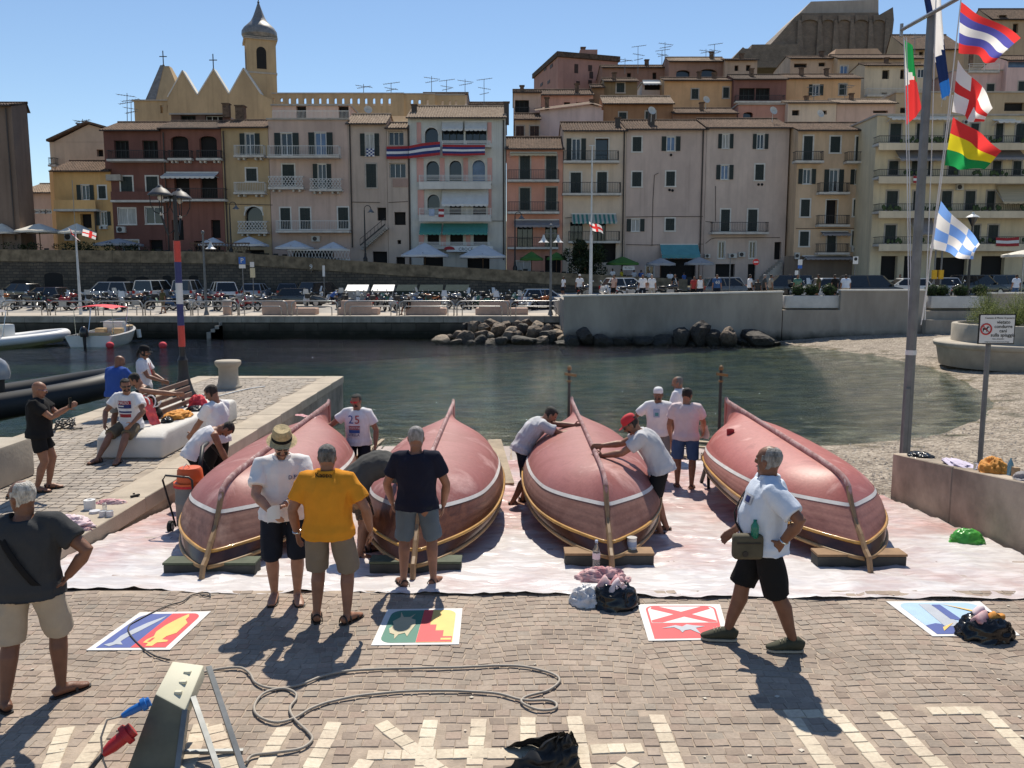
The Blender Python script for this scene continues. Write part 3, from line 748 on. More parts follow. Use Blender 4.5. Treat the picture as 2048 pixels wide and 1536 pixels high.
def window(B,Y,kind,u0,v0,u1,v1,o=''):
 p,q=at(u0,v1,Y),at(u1,v0,Y);x0,x1,z0,z1=p.x,q.x,p.z,q.z
 gl=M['blue_glass']if 'b' in o else M['curtain']if 'k' in o else M['interior']if 'i' in o else M['glass']
 sh=M['shutter_brown']if 'n' in o else M['shutter_green']
 su=M['stone_trim']if 's' in o else M['surround']
 def ring(a,b,c,d,w,t,base=True):
  r=MB();r.bx(a-w,a,Y-t,Y+.03,c,d+w);r.bx(b,b+w,Y-t,Y+.03,c,d+w);r.bx(a,b,Y-t,Y+.03,d,d+w)
  if base:r.bx(a-w*1.3,b+w*1.3,Y-t-.05,Y+.03,c-w,c-.002)
  return r
 if kind=='c':
  W=ring(x0,x1,z0,z1,.13,.035).build('window',su,B)
  m=(x0+x1)/2
  for a,b in((x0+.01,m-.008),(m+.008,x1-.01)):
   s=MB();shutter_meshes(s,a,b,z0+.01,z1-.01,Y-.02,Y+.035);s.build('shutter',sh,W)
  return(x0,x1,z0,z1)
 if kind=='o':
  e=(x1-x0)*.27;a,b=x0+e,x1-e
  W=ring(a,b,z0,z1,.07,.03).build('window',su,B)
  f=MB();t=.07
  f.bx(a,a+t,Y+.1,Y+.16,z0,z1);f.bx(b-t,b,Y+.1,Y+.16,z0,z1);f.bx((a+b)/2-t/2,(a+b)/2+t/2,Y+.1,Y+.16,z0,z1);f.bx(a+t,b-t,Y+.101,Y+.159,z1-t,z1);f.bx(a+t,b-t,Y+.101,Y+.159,z0,z0+t)
  f.build('frame',M['white_frame'],W)
  MB().bx(a+.01,b-.01,Y+.165,Y+.18,z0+.01,z1-.01).build('pane',gl,W)
  for c,d in((x0,a-.05),(b+.05,x1)):
   s=MB();shutter_meshes(s,c,d,z0,z1,Y-.075,Y-.02);s.build('shutter',sh,W)
  return(a,b,z0,z1)
 if kind=='g':
  W=ring(x0,x1,z0,z1,.08,.02).build('window',su,B)
  f=MB();t=.07
  f.bx(x0,x0+t,Y+.1,Y+.16,z0,z1);f.bx(x1-t,x1,Y+.1,Y+.16,z0,z1);f.bx((x0+x1)/2-t/2,(x0+x1)/2+t/2,Y+.1,Y+.16,z0,z1);f.bx(x0+t,x1-t,Y+.101,Y+.159,z1-t,z1);f.bx(x0+t,x1-t,Y+.101,Y+.159,z0,z0+t)
  f.build('frame',M['white_frame'],W)
  MB().bx(x0+.01,x1-.01,Y+.165,Y+.18,z0+.01,z1-.01).build('pane',gl,W)
  return(x0,x1,z0,z1)
 if kind=='d':
  if 'w' in o:ring(x0,x1,z0,z1,.10,.03,False).build('door_frame',su,B)
  W=MB().bx(x0-.05,x1+.05,Y+.5,Y+.55,z0-.05,z1+.05).build('doorway' if v1-v0>24 else 'window',M['interior']if 'i' in o or not o else gl,B)
  if 'f' in o:
   f=MB();t=.06
   for k in range(4):xx=x0+(x1-x0-t)*k/3;f.bx(xx,xx+t,Y+.36,Y+.42,z0,z1)
   f.bx(x0+t,x1-t,Y+.365,Y+.415,z1-t,z1);f.build('frame',M['white_frame']if 'W' in o else M['shutter_green'],W)
  return(x0,x1,z0,z1,.5)
 if kind=='a':
  c=(x0+x1)/2;r=(x1-x0)/2;zs=z1-r*(.45 if 'l' in o else 1.0);k=(z1-zs)
  W=MB()
  for s in(-1,1):
   pts=[(c+s*r,z1)]+[(c+s*r*cos(t*pi/2/6),zs+k*sin(t*pi/2/6))for t in range(7)]
   W.prismy(pts+[(c,z1)]if pts[-1]!=(c,z1)else pts,Y-.012,Y+.2)
  band=[(c+(r+.10)*cos(pi*t/12),zs+(k+.10)*sin(pi*t/12))for t in range(13)];inner=[(c+r*cos(pi*t/12),zs+k*sin(pi*t/12))for t in range(13)]
  for i in range(12):W.prismy([inner[i],band[i],band[i+1],inner[i+1]],Y-.06,Y-.013)
  Wo=W.build('arch',su if 'w' in o else B['_wall']and M[B['_wall']],B)
  MB().bx(x0-.05,x1+.05,Y+.5,Y+.55,z0-.05,z1+.05).build('pane',M['interior']if 'i' in o else gl,Wo)
  return(x0,x1,z0,z1,.5)
def balcony(B,Y,u0,v0,u1,v1,style='w',proj=1.0,slab=True,lattice=False):
 yf=Y-proj
 p,q=at(u0,v1,yf),at(u1,v0,yf);x0,x1,z0,z1=p.x,q.x,p.z,q.z
 S=MB().bx(x0-.05,x1+.05,yf-.05,Y-.002,z0-.2,z0)
 if 'k' in style:
  for t in(.12,.3,.7,.88):xx=x0+(x1-x0)*t;S.bx(xx-.08,xx+.08,yf+.2,Y-.004,z0-.42,z0-.202)
 So=S.build('balcony',M['slab'],B)
 m=M['rail_white']if 'w' in style else M['rail_dark']
 if 'p' in style:
  MB().bx(x0,x1,yf,yf+.12,z0+.001,z1).build('parapet',M[B['_wall']],So);return So
 r=MB();t=.022
 r.bx(x0,x1,yf,yf+.05,z1-.05,z1);r.bx(x0,x1,yf,yf+.04,z0+.06,z0+.1)
 for s in(x0,x1-.04):r.bx(s,s+.04,yf+.051,Y,z1-.05,z1);r.bx(s,s+.04,yf+.051,Y,z0+.06,z0+.1)
 if 'h' in style:
  for k in range(1,4):zz=z0+.1+(z1-z0-.15)*k/4;r.bx(x0,x1,yf+.005,yf+.045,zz,zz+.04)
  n=max(2,round((x1-x0)/2.0))
  for k in range(n+1):xx=x0+(x1-x0-.06)*k/n;r.bx(xx,xx+.06,yf+.006,yf+.046,z0,z1-.05)
 elif lattice:
  n=max(4,round((x1-x0)/.3));w=(x1-x0)/n
  for k in range(n):
   a=x0+k*w
   for zz in((z0+.1,(z0+z1)/2),((z0+z1)/2,z1-.05)):
    r.bar((a,yf+.02,zz[0]),(a+w,yf+.02,zz[1]),t*2.4,t*2.4);r.bar((a+w,yf+.02,zz[0]),(a,yf+.02,zz[1]),t*2.4,t*2.4)
 else:
  n=max(4,round((x1-x0)/.16));bul=.16 if 'c' in style else 0
  for k in range(n+1):
   xx=x0+(x1-x0-t)*k/n
   if bul:r.tube([(xx,yf+.02,z1-.05),(xx,yf-bul*.5,z0+(z1-z0)*.55),(xx,yf-bul,z0+(z1-z0)*.3),(xx,yf+.02,z0+.06)],t*.6,4,False)
   else:r.bx(xx,xx+t,yf+.01,yf+.01+t,z0+.1,z1-.05)
  for s in(x0,x1-t):
   for k in range(1,5):yy=yf+(Y-yf)*k/5;r.bx(s,s+t,yy,yy+t,z0+.1,z1-.05)
 r.build('railing',m,So,kind='stuff')
 return So
def awning(B,Y,u0,v0,u1,v1,mtl,proj=1.3,valance=.22):
 p=at(u0,v0,Y-.05);q=at(u1,v1,Y-.05-proj);x0,x1=p.x,at(u1,v0,Y-.05).x;z1=p.z;z0=q.z
 r=MB();n=max(4,round((x1-x0)/.45))
 def sheet(i,j):
  x=x0+(x1-x0)*i;s=j
  return(x,Y-.05-proj*s,z1+(z0+valance-z1)*s-.05*sin(pi*s))
 r.grid(sheet,n+1,6)
 for k in range(n):
  a,b=x0+(x1-x0)*k/n,x0+(x1-x0)*(k+1)/n;y=Y-.05-proj
  pts=[(a,y,z0+valance),(a,y,z0+.08),((a*3+b)/4,y,z0+.01),((a+b)/2,y,z0),((a+3*b)/4,y,z0+.01),(b,y,z0+.08),(b,y,z0+valance)]
  r.add(pts,[tuple(range(7))])
 o=r.build('awning',M[mtl],B)
 f=MB();f.bar((x0,Y-.05,z1-.5),(x0,Y-.05-proj,z0+valance),.04,.04);f.bar((x1,Y-.05,z1-.5),(x1,Y-.05-proj,z0+valance),.04,.04);f.bar((x0,Y-.06,z1+.02),(x1,Y-.06,z1+.02),.1,.1)
 f.build('awning_frame',M['rail_white'],o)
 return o
def aircon(B,Y,u0,v0,u1,v1):
 p,q=at(u0,v1,Y-.35),at(u1,v0,Y-.35)
 o=MB().bx(p.x,q.x,Y-.35,Y-.01,p.z,q.z).build('air_conditioner',M['aircon'],B)
 c=((p.x*.6+q.x*.4),(p.z+q.z)/2);r=min(q.z-p.z,q.x-p.x)*.4
 MB().cyl((c[0],Y-.351,c[1]),(c[0],Y-.37,c[1]),r,r,14).build('fan_grille',M['rail_dark'],o)
def pipe(B,Y,u,v0,v1,m='pipe',r=.07):
 a,b=at(u,v0,Y-.12),at(u,v1,Y-.12)
 MB().cyl(a,(a.x,b.y,b.z),r,r,6).build('drainpipe',M[m],B)
def tiled(B,x0,x1,ye,ze,yr,zr,m='tiles',zl=None,amp=.045,pitch=.26,name='roof'):
 n=int((x1-x0)/pitch*5)+2;L=sqrt((yr-ye)**2+(zr-ze)**2);rows=max(3,int(L/.42));r=MB()
 vs=[];fs=[]
 for j in range(rows+1):
  for side in((0,)if j in(0,rows)else(0,1)):
   t=j/rows;off=0 if side==1 else(-.022 if j else 0)
   for i in range(n):
    x=x0+(x1-x0)*i/(n-1);w=sin((x-x0)/pitch*2*pi)
    vs.append((x,ye+(yr-ye)*t,ze+(zr-ze)*t+amp*w+off+.015*noise.noise((x*.8,t*3,1))+(.02*noise.noise((int((x-x0)/pitch)*7.1,j*3.3,5)))))
 R=len(vs)//n
 for j in range(R-1):
  for i in range(n-1):fs.append((j*n+i,j*n+i+1,(j+1)*n+i+1,(j+1)*n+i))
 r.add(vs,fs)
 o=r.build(name,M[m],B,smooth=True,angle=50)
 MB().add([(x0,ye+.02,ze-.09),(x1,ye+.02,ze-.09),(x1,yr,zr-.09),(x0,yr,zr-.09),(x0,ye+.02,ze-.05),(x1,ye+.02,ze-.05),(x1,yr,zr-.05),(x0,yr,zr-.05)],
             [(0,3,2,1),(0,1,5,4),(1,2,6,5),(2,3,7,6),(3,0,4,7)]).build('roof_board',M['pipe'],o)
 k=MB();k.tube([(x0,yr,zr+.02),(x1,yr,zr+.02)],.12,8);k.build('ridge_tiles',M[m],o)
 g=MB();g.tube([(x0,ye-.05,ze-.08),(x1,ye-.05,ze-.08)],.07,6);g.build('gutter',M['pipe'],o)
 return o
def chimney(B,u0,v0,u1,v1,Y,m='pipe',cap=True):
 p,q=at(u0,v1,Y),at(u1,v0,Y)
 c=MB().bx(p.x,q.x,Y,Y+(q.x-p.x),p.z-.6,q.z).build('chimney',M[m]if isinstance(m,str)else m,B)
 if cap:MB().bx(p.x-.08,q.x+.08,Y-.08,Y+(q.x-p.x)+.08,q.z+.002,q.z+.1).build('chimney_cap',M['tiles'],c)
HOUSES=[]
def wire(B,Y,pts):
 MB().tube([at(u,v,Y-.04)for u,v in pts],.03,5).build('facade_cable',M['pipe'],B)
def house(label,u0,u1,v0,v1,Y,px,wins=(),roof=None,bal=(),awn=(),ac=(),pipes=(),depth=9.0,wallm=None,cat='house',name='house',flat=False,z_bottom=None,cornice=True):
 p,q=at(u0,v1,Y),at(u1,v0,Y)
 x0,x1,z0,z1=at(u0,(v0+v1)/2,Y).x,at(u1,(v0+v1)/2,Y).x,(p.z if z_bottom is None else z_bottom),q.z
 B=thing(name,label,cat,((x0+x1)/2,Y,z0))
 wm=wallm or plaster(px);B['_wall']=wm.name
 if wm.name not in M:M[wm.name]=wm
 holes=[]
 for w in wins:
  h=window(B,Y,*w)
  if h:holes.append(h)
 mb=MB();facade(mb,x0,x1,z0,z1,Y,holes,.22)
 for h in holes:
  if len(h)>4:
   a,b,c,d=h[:4];e0,e=.22,.55
   mb.add([(a,Y+e0,c),(b,Y+e0,c),(b,Y+e0,d),(a,Y+e0,d),(a,Y+e,c),(b,Y+e,c),(b,Y+e,d),(a,Y+e,d)],[(0,4,5,1),(1,5,6,2),(2,6,7,3),(3,7,4,0)])
 yb=Y+depth
 mb.add([(x0,Y,z0),(x0,yb,z0),(x0,yb,z1),(x0,Y,z1)],[(0,3,2,1)]);mb.add([(x1,Y,z0),(x1,yb,z0),(x1,yb,z1),(x1,Y,z1)],[(0,1,2,3)])
 mb.add([(x0,yb,z0),(x1,yb,z0),(x1,yb,z1),(x0,yb,z1)],[(0,3,2,1)]);mb.add([(x0,Y,z1),(x1,Y,z1),(x1,yb,z1),(x0,yb,z1)],[(0,1,2,3)])
 mb.build('wall',wm,B)
 if roof:
  vr,tm=roof[0],roof[1];back=roof[2]if len(roof)>2 else 4.5
  rz_=at(u0,vr,Y+back).z
  rz_=max(rz_,z1+.35)
  tiled(B,x0-.12,x1+.12,Y-.5,z1+.05,Y+back,rz_,tm)
  for x in(x0,x1):MB().add([(x,Y,z1-.001),(x,Y+back,rz_-.1),(x,yb,z1-.001)],[(0,1,2)]).build('gable',wm,B)
  MB().add([(x0-.1,yb+.4,z1-.1),(x1+.1,yb+.4,z1-.1),(x1+.1,Y+back,rz_-.02),(x0-.1,Y+back,rz_-.02)],[(0,1,2,3)]).build('rear_roof',M[tm],B)
 elif cornice:
  MB().bx(x0-.12,x1+.12,Y-.22,yb+.1,z1+.002,z1+.16).build('cornice',M['stone_trim'],B)
 for b in bal:balcony(B,Y,*b)
 for a in awn:awning(B,Y,*a)
 for a in ac:aircon(B,Y,*a)
 for a in pipes:pipe(B,Y,*a)
 HOUSES.append(B)
 return B
def banner(B,Y,pts,cols,name='banner'):
 n=len(cols)
 o=None
 for k in range(n):
  mb=MB();N=len(pts);vs=[]
  for(u,v,w)in pts:
   for e in(k/n,(k+1)/n):
    a=at(u,v+(w-v)*e,Y);vs.append((a.x,a.y+.05*sin(u*.35)+.03*sin(u*.9+1),a.z))
  fs=[(2*i+1,2*i+3,2*i+2,2*i)for i in range(N-1)]
  mb.add(vs,fs);mb.build('stripe',cols[k],o if o else B)if o else None
  if o is None:o=mb.build(name,cols[k],B)
 return o
NAVY,RED,WHT=mat('cloth_navy',(.03,.045,.16),.85,.1),mat('cloth_red',(.36,.035,.04),.85,.1),mat('cloth_white',(.70,.70,.70),.85,.05)
D=84.0
##  far left
house('dark brown house cut by the left edge of the photo',-120,33,212,500,80.5,(88,72,62),wins=[('c',-70,250,-45,300),('c',-70,360,-45,410)],roof=(206,'dark_tiles',2.5),pipes=[(11,216,480)],depth=2.6)
house('small salmon house low behind the dark brown house',44,108,386,505,97,(172,138,118),wins=[('d',48,387,58,412,'i'),('g',69,420,77,426),('g',80,420,90,426),('g',92,420,102,426)],roof=(368,'pale_tiles'),z_bottom=3)
big=house('tall beige gabled house behind the yellow house',105,214,284,470,94,(150,127,103),wins=[('d',194,299,206,313,'i')],bal=[(97,315,109,329,'d',.8)],depth=10,cornice=False)
pa,pb,pc=at(97,284,94),at(177,247,94),at(216,258,94)
MB().prismy([(pa.x+.5,pa.z-.02),(pb.x,pb.z-.1),(pc.x,pc.z-.1),(pc.x,pa.z-.02)],94,104).build('gable',M[big['_wall']],big)
for a,b in((pa,pb),(pb,pc)):
 MB().prismy([(a.x,a.z),(b.x,b.z),(b.x,b.z+.22),(a.x,a.z+.22)],93.5,104.4).build('roof',M['tiles'],big)
chimney(big,154,248,162,262,97,'tiles')
yel=house('yellow house with a curved front and a small roof terrace',112,226,343,520,D,(186,141,72),wins=[('o',155,370,187,400),('c',198,372,211,397),('d',162,428,182,456,'i'),('o',194,423,221,451),('d',150,500,200,530)],
 roof=(322,'tiles',3.5),bal=[(108,400,190,418,'dp',1.0)],ac=[(129,466,144,481),(198,452,212,458)],pipes=[(188,400,480)])
a,b=at(98,343,D+3.5),at(112,343,D)
yv=MB();yv.add([(a.x,a.y,4),(b.x,b.y+.01,4),(b.x,b.y+.01,a.z),(a.x,a.y,a.z)],[(0,1,2,3)]);yv.build('angled_wall',M[yel['_wall']],yel)
MB().bx(at(190,0,D-.5).x,at(225,0,D).x,D-.5,D+3,at(0,362,D).z,at(0,350,D).z).build('terrace_parapet',M['stone_trim'],yel)
r1=house('dark red house with two dark loggias and green shutters',214,327,262,520,D+.01,(84,51,44),wins=[('d',230,281,257,317,'if'),('d',286,281,315,317,'if'),('c',243,353,264,388),('c',294,353,315,388),('g',238,416,271,449,'k'),('g',292,414,325,448),('g',247,480,277,506),('d',300,480,325,510,'i')],
 roof=(245,'tiles',3.5),bal=[(214,300,326,318,'d',1.2),(222,383,327,400,'dp',.8)],ac=[(233,453,249,465)],pipes=[(326,265,500)])
r2=house('dark red house with arched top windows and a white awning',327.6,447,258,520,D+.03,(96,58,48),wins=[('a',343,272,376,316,'il'),('a',400,272,433,316,'il'),('d',350,352,378,396,'i'),('d',402,352,434,396,'i'),('d',423,440,440,476,'i'),('d',345,440,366,480,'i'),('d',390,482,440,520,'i')],
 roof=(243,'dark_tiles',3),bal=[(336,300,381,316,'dk',.7),(393,300,440,316,'dk',.7),(328,376,448,398,'d',1.0)],awn=[(330,345,437,357,'awning_white',1.2)],pipes=[(446,262,500)])
pent=house('dark roof flat above the red houses with a flat brown roof',343,447,230,262,D+4.5,(80,58,48),wins=[('d',362,231,391,252,'if'),('d',411,231,445,252,'ifW')],depth=5)
chimney(pent,445,208,457,222,D+3.8,'tiles');chimney(pent,471,212,487,240,D+3.6,'tiles')
h6=house('mustard yellow house front with white bracketed balconies',447.6,540,256,520,D+.05,(132,110,76),wins=[('o',481,267,519,311),('c',493,337,513,362),('a',491,413,525,460,'w'),('d',492,500,528,520,'i')],roof=(241,'tiles',3.5),
 bal=[(468,290,526,310,'wk',.9),(468,364,528,384,'wk',.9,True,False),(476,442,533,463,'wk',.9,True,True)])
h7=house('tall beige house with a long white balcony and green shutters',540.6,698,240,520,D,(137,115,104),wins=[('o',550,266,597,311),('o',618,265,665,310,'b'),('c',566,329,588,372),('o',627,328,662,378),('c',562,416,580,458),('c',601,416,620,458),('c',677,415,696,457),('d',585,500,665,520,'i')],
 bal=[(535,291,677,311,'w',1.1),(537,352,605,374,'wk',.8,True,True),(620,357,682,378,'wk',.8,True,True),(552,441,697,461,'w',1.1)],ac=[(623,472,639,483)],pipes=[(699,244,495)])
tp=house('small pale roof terrace room on the tall beige house',545,700,212,240,D+5,(150,122,108),wins=[('d',593,211,612,236,'i'),('d',677,211,697,236,'i')],depth=4)
tb=MB();t0,t1=at(545,236,D+.4),at(698,221,D+.4)
tb.bx(t0.x,t1.x,D+.4,D+.45,t1.z-.06,t1.z)
for k in range(60):xx=t0.x+(t1.x-t0.x)*k/59;tb.bx(xx-.014,xx+.014,D+.41,D+.44,t0.z,t1.z-.06)
tb.build('terrace_railing',M['rail_white'],h7,kind='stuff')
h8=house('cream house with an outside stair and a checkered cloth in its window',698.6,775,249,545,D+.02,(132,115,103),wins=[('o',721,267,758,312,'k'),('c',733,328,752,375,'s'),('d',755,415,772,441,'i'),('d',746,503,782-8,531,'i'),('d',748,505,773,530,'i')][:4],roof=(229,'pale_tiles',3))
h8b=house('narrow cream house bay of stacked verandas',775.6,817,258,545,D-.02,(134,118,106),wins=[('d',777,263,807,290,'fW'),('d',779,326,811,355,'fW'),('d',789,424,811,450,'i'),('d',795,480,802,488,'i'),('d',793,514,810,536,'i')],roof=(246,'pale_tiles',2.5),pipes=[(817,250,530)])
MB().bx(at(779,0,D-.1).x,at(811,0,D-.1).x,D-.08,D-.022,at(0,374,D).z,at(0,357,D).z).build('panel',plaster((118,94,84)),h8b)
stq=MB()
for i in range(14):
 e0=at(722+i*3.6,494-i*3.1,D-.8);stq.bx(e0.x,e0.x+.3,D-.9,D-.05,e0.z-.25,e0.z)
stq.build('outside_stair',M['stone_trim'],h8)
s2=MB();e0,e1=at(720,478,D-.95),at(770,436,D-.95)
s2.bar(e0,e1,.05,.05);s2.bar(e0-Vector((0,0,.6)),e1-Vector((0,0,.6)),.05,.12)
for i in range(8):q=e0.lerp(e1,i/7);s2.bar(q,q-Vector((0,0,.6)),.03,.03)
s2.build('stair_railing',M['rail_dark'],h8)
ck=None
for i in range(4):
 for j in range(5):
  a,b=at(733+i*3.9,297+j*3.2,D-.16),at(733+(i+1)*3.9,297+(j+1)*3.2,D-.16)
  q=MB().bx(a.x,b.x,D-.17,D-.15,b.z,a.z);m=NAVY if(i+j)%2==0 else WHT
  if ck is None:ck=q.build('checkered_cloth',m,h8)
  else:q.build('check',m,ck)
h9=house('white house with pink pilasters, arched loggias and green awnings',818,1011,237,550,D,(138,138,134),
 wins=[('a',850,255,876,286,'w'),('d',884,243,927,289,'f'),('d',931,243,973,289,'f'),('a',853,322,878,362,'w'),('a',899,321,923,362,'w'),('a',945,320,970,362,'wb'),('a',855,389,879,420,'w'),('d',899,409,922,430),('d',946,409,972,430),('d',855,466,878,490),('d',900,466,926,490),('d',947,466,975,490),('d',847,510,886,540,'i'),('d',935,514,979,540,'i')],
 roof=(213,'pale_tiles',5.0),bal=[(884,281,981,290,'wh',1.0),(838,350,982,364,'wh',1.0),(838,416,982,430,'wh',1.0),(838,484,980,494,'wh',1.0)],
 awn=[(841,446,884,470,'awning_green',1.4),(887,446,976,470,'awning_green',1.4),(885,376,977,413,'awning_white',1.3),(884,243,926,262,'awning_white',.5),(930,243,974,262,'awning_white',.5)],pipes=[(1007,240,520)])
pk=plaster((150,105,98))
for u0,u1,v0,v1 in[(834,842,245,286),(975,983,245,286),(834,847,316,364),(880,889,316,362),(927,936,316,362),(975,984,316,362),(836,848,380,430),(976,983,378,430),(838,848,470,500),(882,892,470,492),(932,941,470,492)]:
 a,b=at(u0,v1,D),at(u1,v0,D);MB().bx(a.x,b.x,D-.07,D-.004,a.z,b.z).build('pilaster',pk,h9)
for v0,v1 in((364,378),(430,443)):
 a,b=at(838,v1,D-1.06),at(982,v0,D-1.06);MB().bx(a.x,b.x,D-1.1,D-1.06,a.z,b.z).build('balcony_front',plaster((142,140,137)),h9)
chimney(h9,823,210,833,232,D+2.2);chimney(h9,1008,205,1018,236,D+1.5)
BAN=[RED,NAVY,WHT,NAVY,RED]
banner(h8b,D-.35,[(773,293,318),(795,292.5,318),(817,292,317)],BAN)
banner(h9,D-1.15,[(817.5,292,317),(845,286,314),(880,283,310)],BAN)
banner(h9,D-1.15,[(885,289,311),(925,290,312),(970,290,310)],BAN)
cl=banner(h9,D-1.15,[(858,418,432),(869,418,432)],[mat('towel_blue',(.35,.42,.55),.9)],'towel')
cl=banner(h9,D-1.15,[(877,418,434),(888,418,434)],[RED,WHT,RED],'towel')
sg=at(946,499,D-1.2);sgb=MB().bx(at(890,0,D).x,at(985,0,D).x,D-1.18,D-1.12,at(0,504,D).z,at(0,493,D).z).build('shop_sign',M['white_frame'],h9)
text_mesh('CROCE',.42,M['rail_dark'],'sign_lettering',sgb,(at(928,0,D-1.2).x,D-1.19,at(0,498.5,D-1.2).z),(pi/2,0,0))
MB().lathe((at(896,0,D).x,D-1.19,at(0,500,D).z),[(.55,0),(.45,.2),(.2,.3),(.0,.32)],10,sy=.1).build('sign_emblem',M['cloth_red'],sgb)
h10=house('narrow salmon house with dark iron balconies and green doors',1013,1125,299,555,D+.02,(150,99,80),wins=[('c',1040,312,1060,359,'s'),('c',1092,312,1113,359,'s'),('c',1040,376,1060,420,'s'),('c',1092,375,1113,420,'s'),('d',1034,450,1066,495,'f'),('d',1090,452,1115,495,'f'),('g',1033,522,1062,545,'k'),('d',1090,512,1122,550,'i')],
 roof=(275,'tiles',3.0),bal=[(1016,339,1118,359,'d',1.0),(1016,403,1118,423,'dc',1.0),(1016,474,1116,494,'d',1.0)],awn=[(1028,440,1118,455,'awning_grey',1.3),(1020,305,1114,312,'awning_beige',.5)])
h11=house('cream house with curved iron balconies and a striped awning',1126,1250,263,556,D,(146,129,112),wins=[('o',1133,277,1172,321),('d',1191,277,1217,321,'w'),('c',1141,345,1162,386),('c',1194,344,1214,386),('d',1140,444,1166,482,'f'),('d',1188,444,1212,482,'f'),('d',1185,486,1232,525,'i'),('d',1145,500,1165,530,'i')],
 roof=(245,'tiles',4.5),bal=[(1128,301,1238,321,'dc',1.0),(1126,364,1242,386,'dc',1.0),(1138,462,1240,482,'dc',1.0)],awn=[(1143,428,1232,448,'awning_striped',1.2)],pipes=[(1249,262,540)])
h12=house('plain pinkish beige house with few windows and a teal shop awning',1250.6,1409,260,565,D+.02,(137,119,110),wins=[('c',1265,274,1283,303),('o',1323,273,1361,302,'b'),('c',1264,344,1283,373),('c',1332,343,1350,372),('o',1253,438,1289,463,'k'),('c',1331,437,1349,461),('g',1291,532,1308,552),('d',1320,518,1392,558,'i')],
 roof=(241,'tiles',4.5),awn=[(1320,489,1396,517,'awning_teal',1.2,.35)],pipes=[(1407,258,520)])
h13=house('pinkish beige house with an iron balcony and stone steps',1409.6,1573,257,570,D-.02,(139,122,112),wins=[('o',1436,268,1467,297,'k'),('o',1505,268,1537,298),('o',1432,330,1467,359,'b'),('c',1510,329,1528,360),('c',1441,419,1460,463),('c',1495,419,1515,463),('g',1436,483,1450,517),('g',1498,483,1512,517),('d',1548,484,1563,519,'i'),('d',1430,528,1470,565,'i'),('d',1495,528,1512,560,'i')],
 roof=(238,'tiles',4.5),bal=[(1425,444,1538,464,'dc',1.0)],ac=[(1458,507,1474,516),(1478,504,1491,514),(1410,508,1421,516)])
for u,v in((1241+98,380),(1345,381),(1517,369),(1524,369),(1342,310)):
 for B in((h12,)if u<1409 else(h13,)):
  a=at(u,v,D-.03);MB().cyl((a.x,D-.06,a.z),(a.x,D-.021,a.z),.13,.13,10).build('wall_vent',M['interior'],B)
chimney(h11,1231,236,1241,258,D+1.5);chimney(h12,1297,218,1310,252,D+2.0)
gsl=MB();a=at(1560,512,D-3);b=at(1585,514,D-1)
for i in range(9):q=at(1568-i*4.5,520+i*4,D-1.2-i*.02);gsl.bx(q.x-.25,at(1578,0,D).x,D-1.4-i*.003,D-.03,.9,q.z)
gsl.build('stone_steps',M['stone_trim'],h13)
MB().bx(at(1573,0,D).x+.01,at(1590,0,D).x,D+.6,D+8,1,at(0,262,D).z).build('side_wall',plaster((98,92,90)),h13)
Y14=82.0
h14=house('sandy yellow house with white window surrounds and black balconies',1590,1744,262,575,Y14,(146,121,93),wins=[('c',1606,272,1626,322),('c',1660,273,1681,305),('c',1710,273,1731,322),('o',1596,338,1632,368),('o',1647,339,1688,384),('o',1700,339,1735,369),('c',1601,399,1620,433),('d',1651,400,1675,448,'iw'),('c',1706,399,1725,432),('c',1599,463,1618,492),('c',1653,469,1672,506,'s'),('c',1703,462,1722,491),('d',1600,520,1640,565,'i'),('d',1655,518,1700,565,'i'),('d',1708,522,1728,565,'i')],
 roof=(246,'tiles',4),bal=[(1591,302,1648,321,'d',.9),(1695,303,1752,322,'d',.9),(1640,365,1700,384,'d',.9),(1638,430,1700,449,'d',.9),(1637,487,1699,505,'d',.9)],awn=[(1641,463,1696,472,'awning_grey',.8),(1604,512,1700,520,'awning_grey',1.2)],ac=[(1585.5+5,505,1600,518),(1704,493,1722,504)],pipes=[(1741,266,560)])
MB().bx(at(1590,0,Y14).x,at(1744,0,Y14).x,Y14-.05,Y14-.004,1,at(0,512,Y14).z).build('dark_plinth',plaster((84,72,62)),h14)
Y15=78.0
wins15=[]
for v0,v1,us in((247,284,[(1779,1803),(1832,1842),(1888,1899),(1940,1958),(1990,2007),(2030,2050)]),(322,350,[(1777,1797),(1822,1836),(1855,1864),(1896,1918),(1984,2003),(2025,2043)]),(382,420,[(1772,1796),(1825,1833),(1882,1904),(1929,1951),(1972,1990)]),(450,486,[(1769,1792),(1888,1897),(1945,1960),(1975,1997)])):
 for a,b in us:wins15.append(('c',a,v0,b,v1,'s'))
wins15+=[('d',1760,512,1796,560,'i'),('d',1806,512,1836,560,'i'),('d',1868,515,1935,560,'i'),('d',1960,512,2010,560,'i')]
h15=house('long cream apartment block with deep balconies behind the flags',1745.5,2250,232,580,Y15,(152,138,110),wins=wins15,depth=12)
for v in(285,352,421,487):
 balcony(h15,Y15,1758,v-14,2250,v+1,'d',1.3)
 a=at(1757,v+15,Y15-1.36);b=at(2250,v+1,Y15-1.36)
 MB().bx(a.x,b.x,Y15-1.42,Y15-1.352,a.z,b.z).build('balcony_front',plaster((158,143,118)),h15)
 fl=MB()
 for k in range(60):
  u=random.uniform(1765,2060);q=at(u,v-6,Y15-1.2)
  if noise.noise((u*.02,v,0))>-.05:fl.ell((q.x,q.y,q.z-.2+random.random()*.3),(.16,.14,.2),5,4)
 fl.build('balcony_plants',M['plant_green'],h15,kind='stuff')
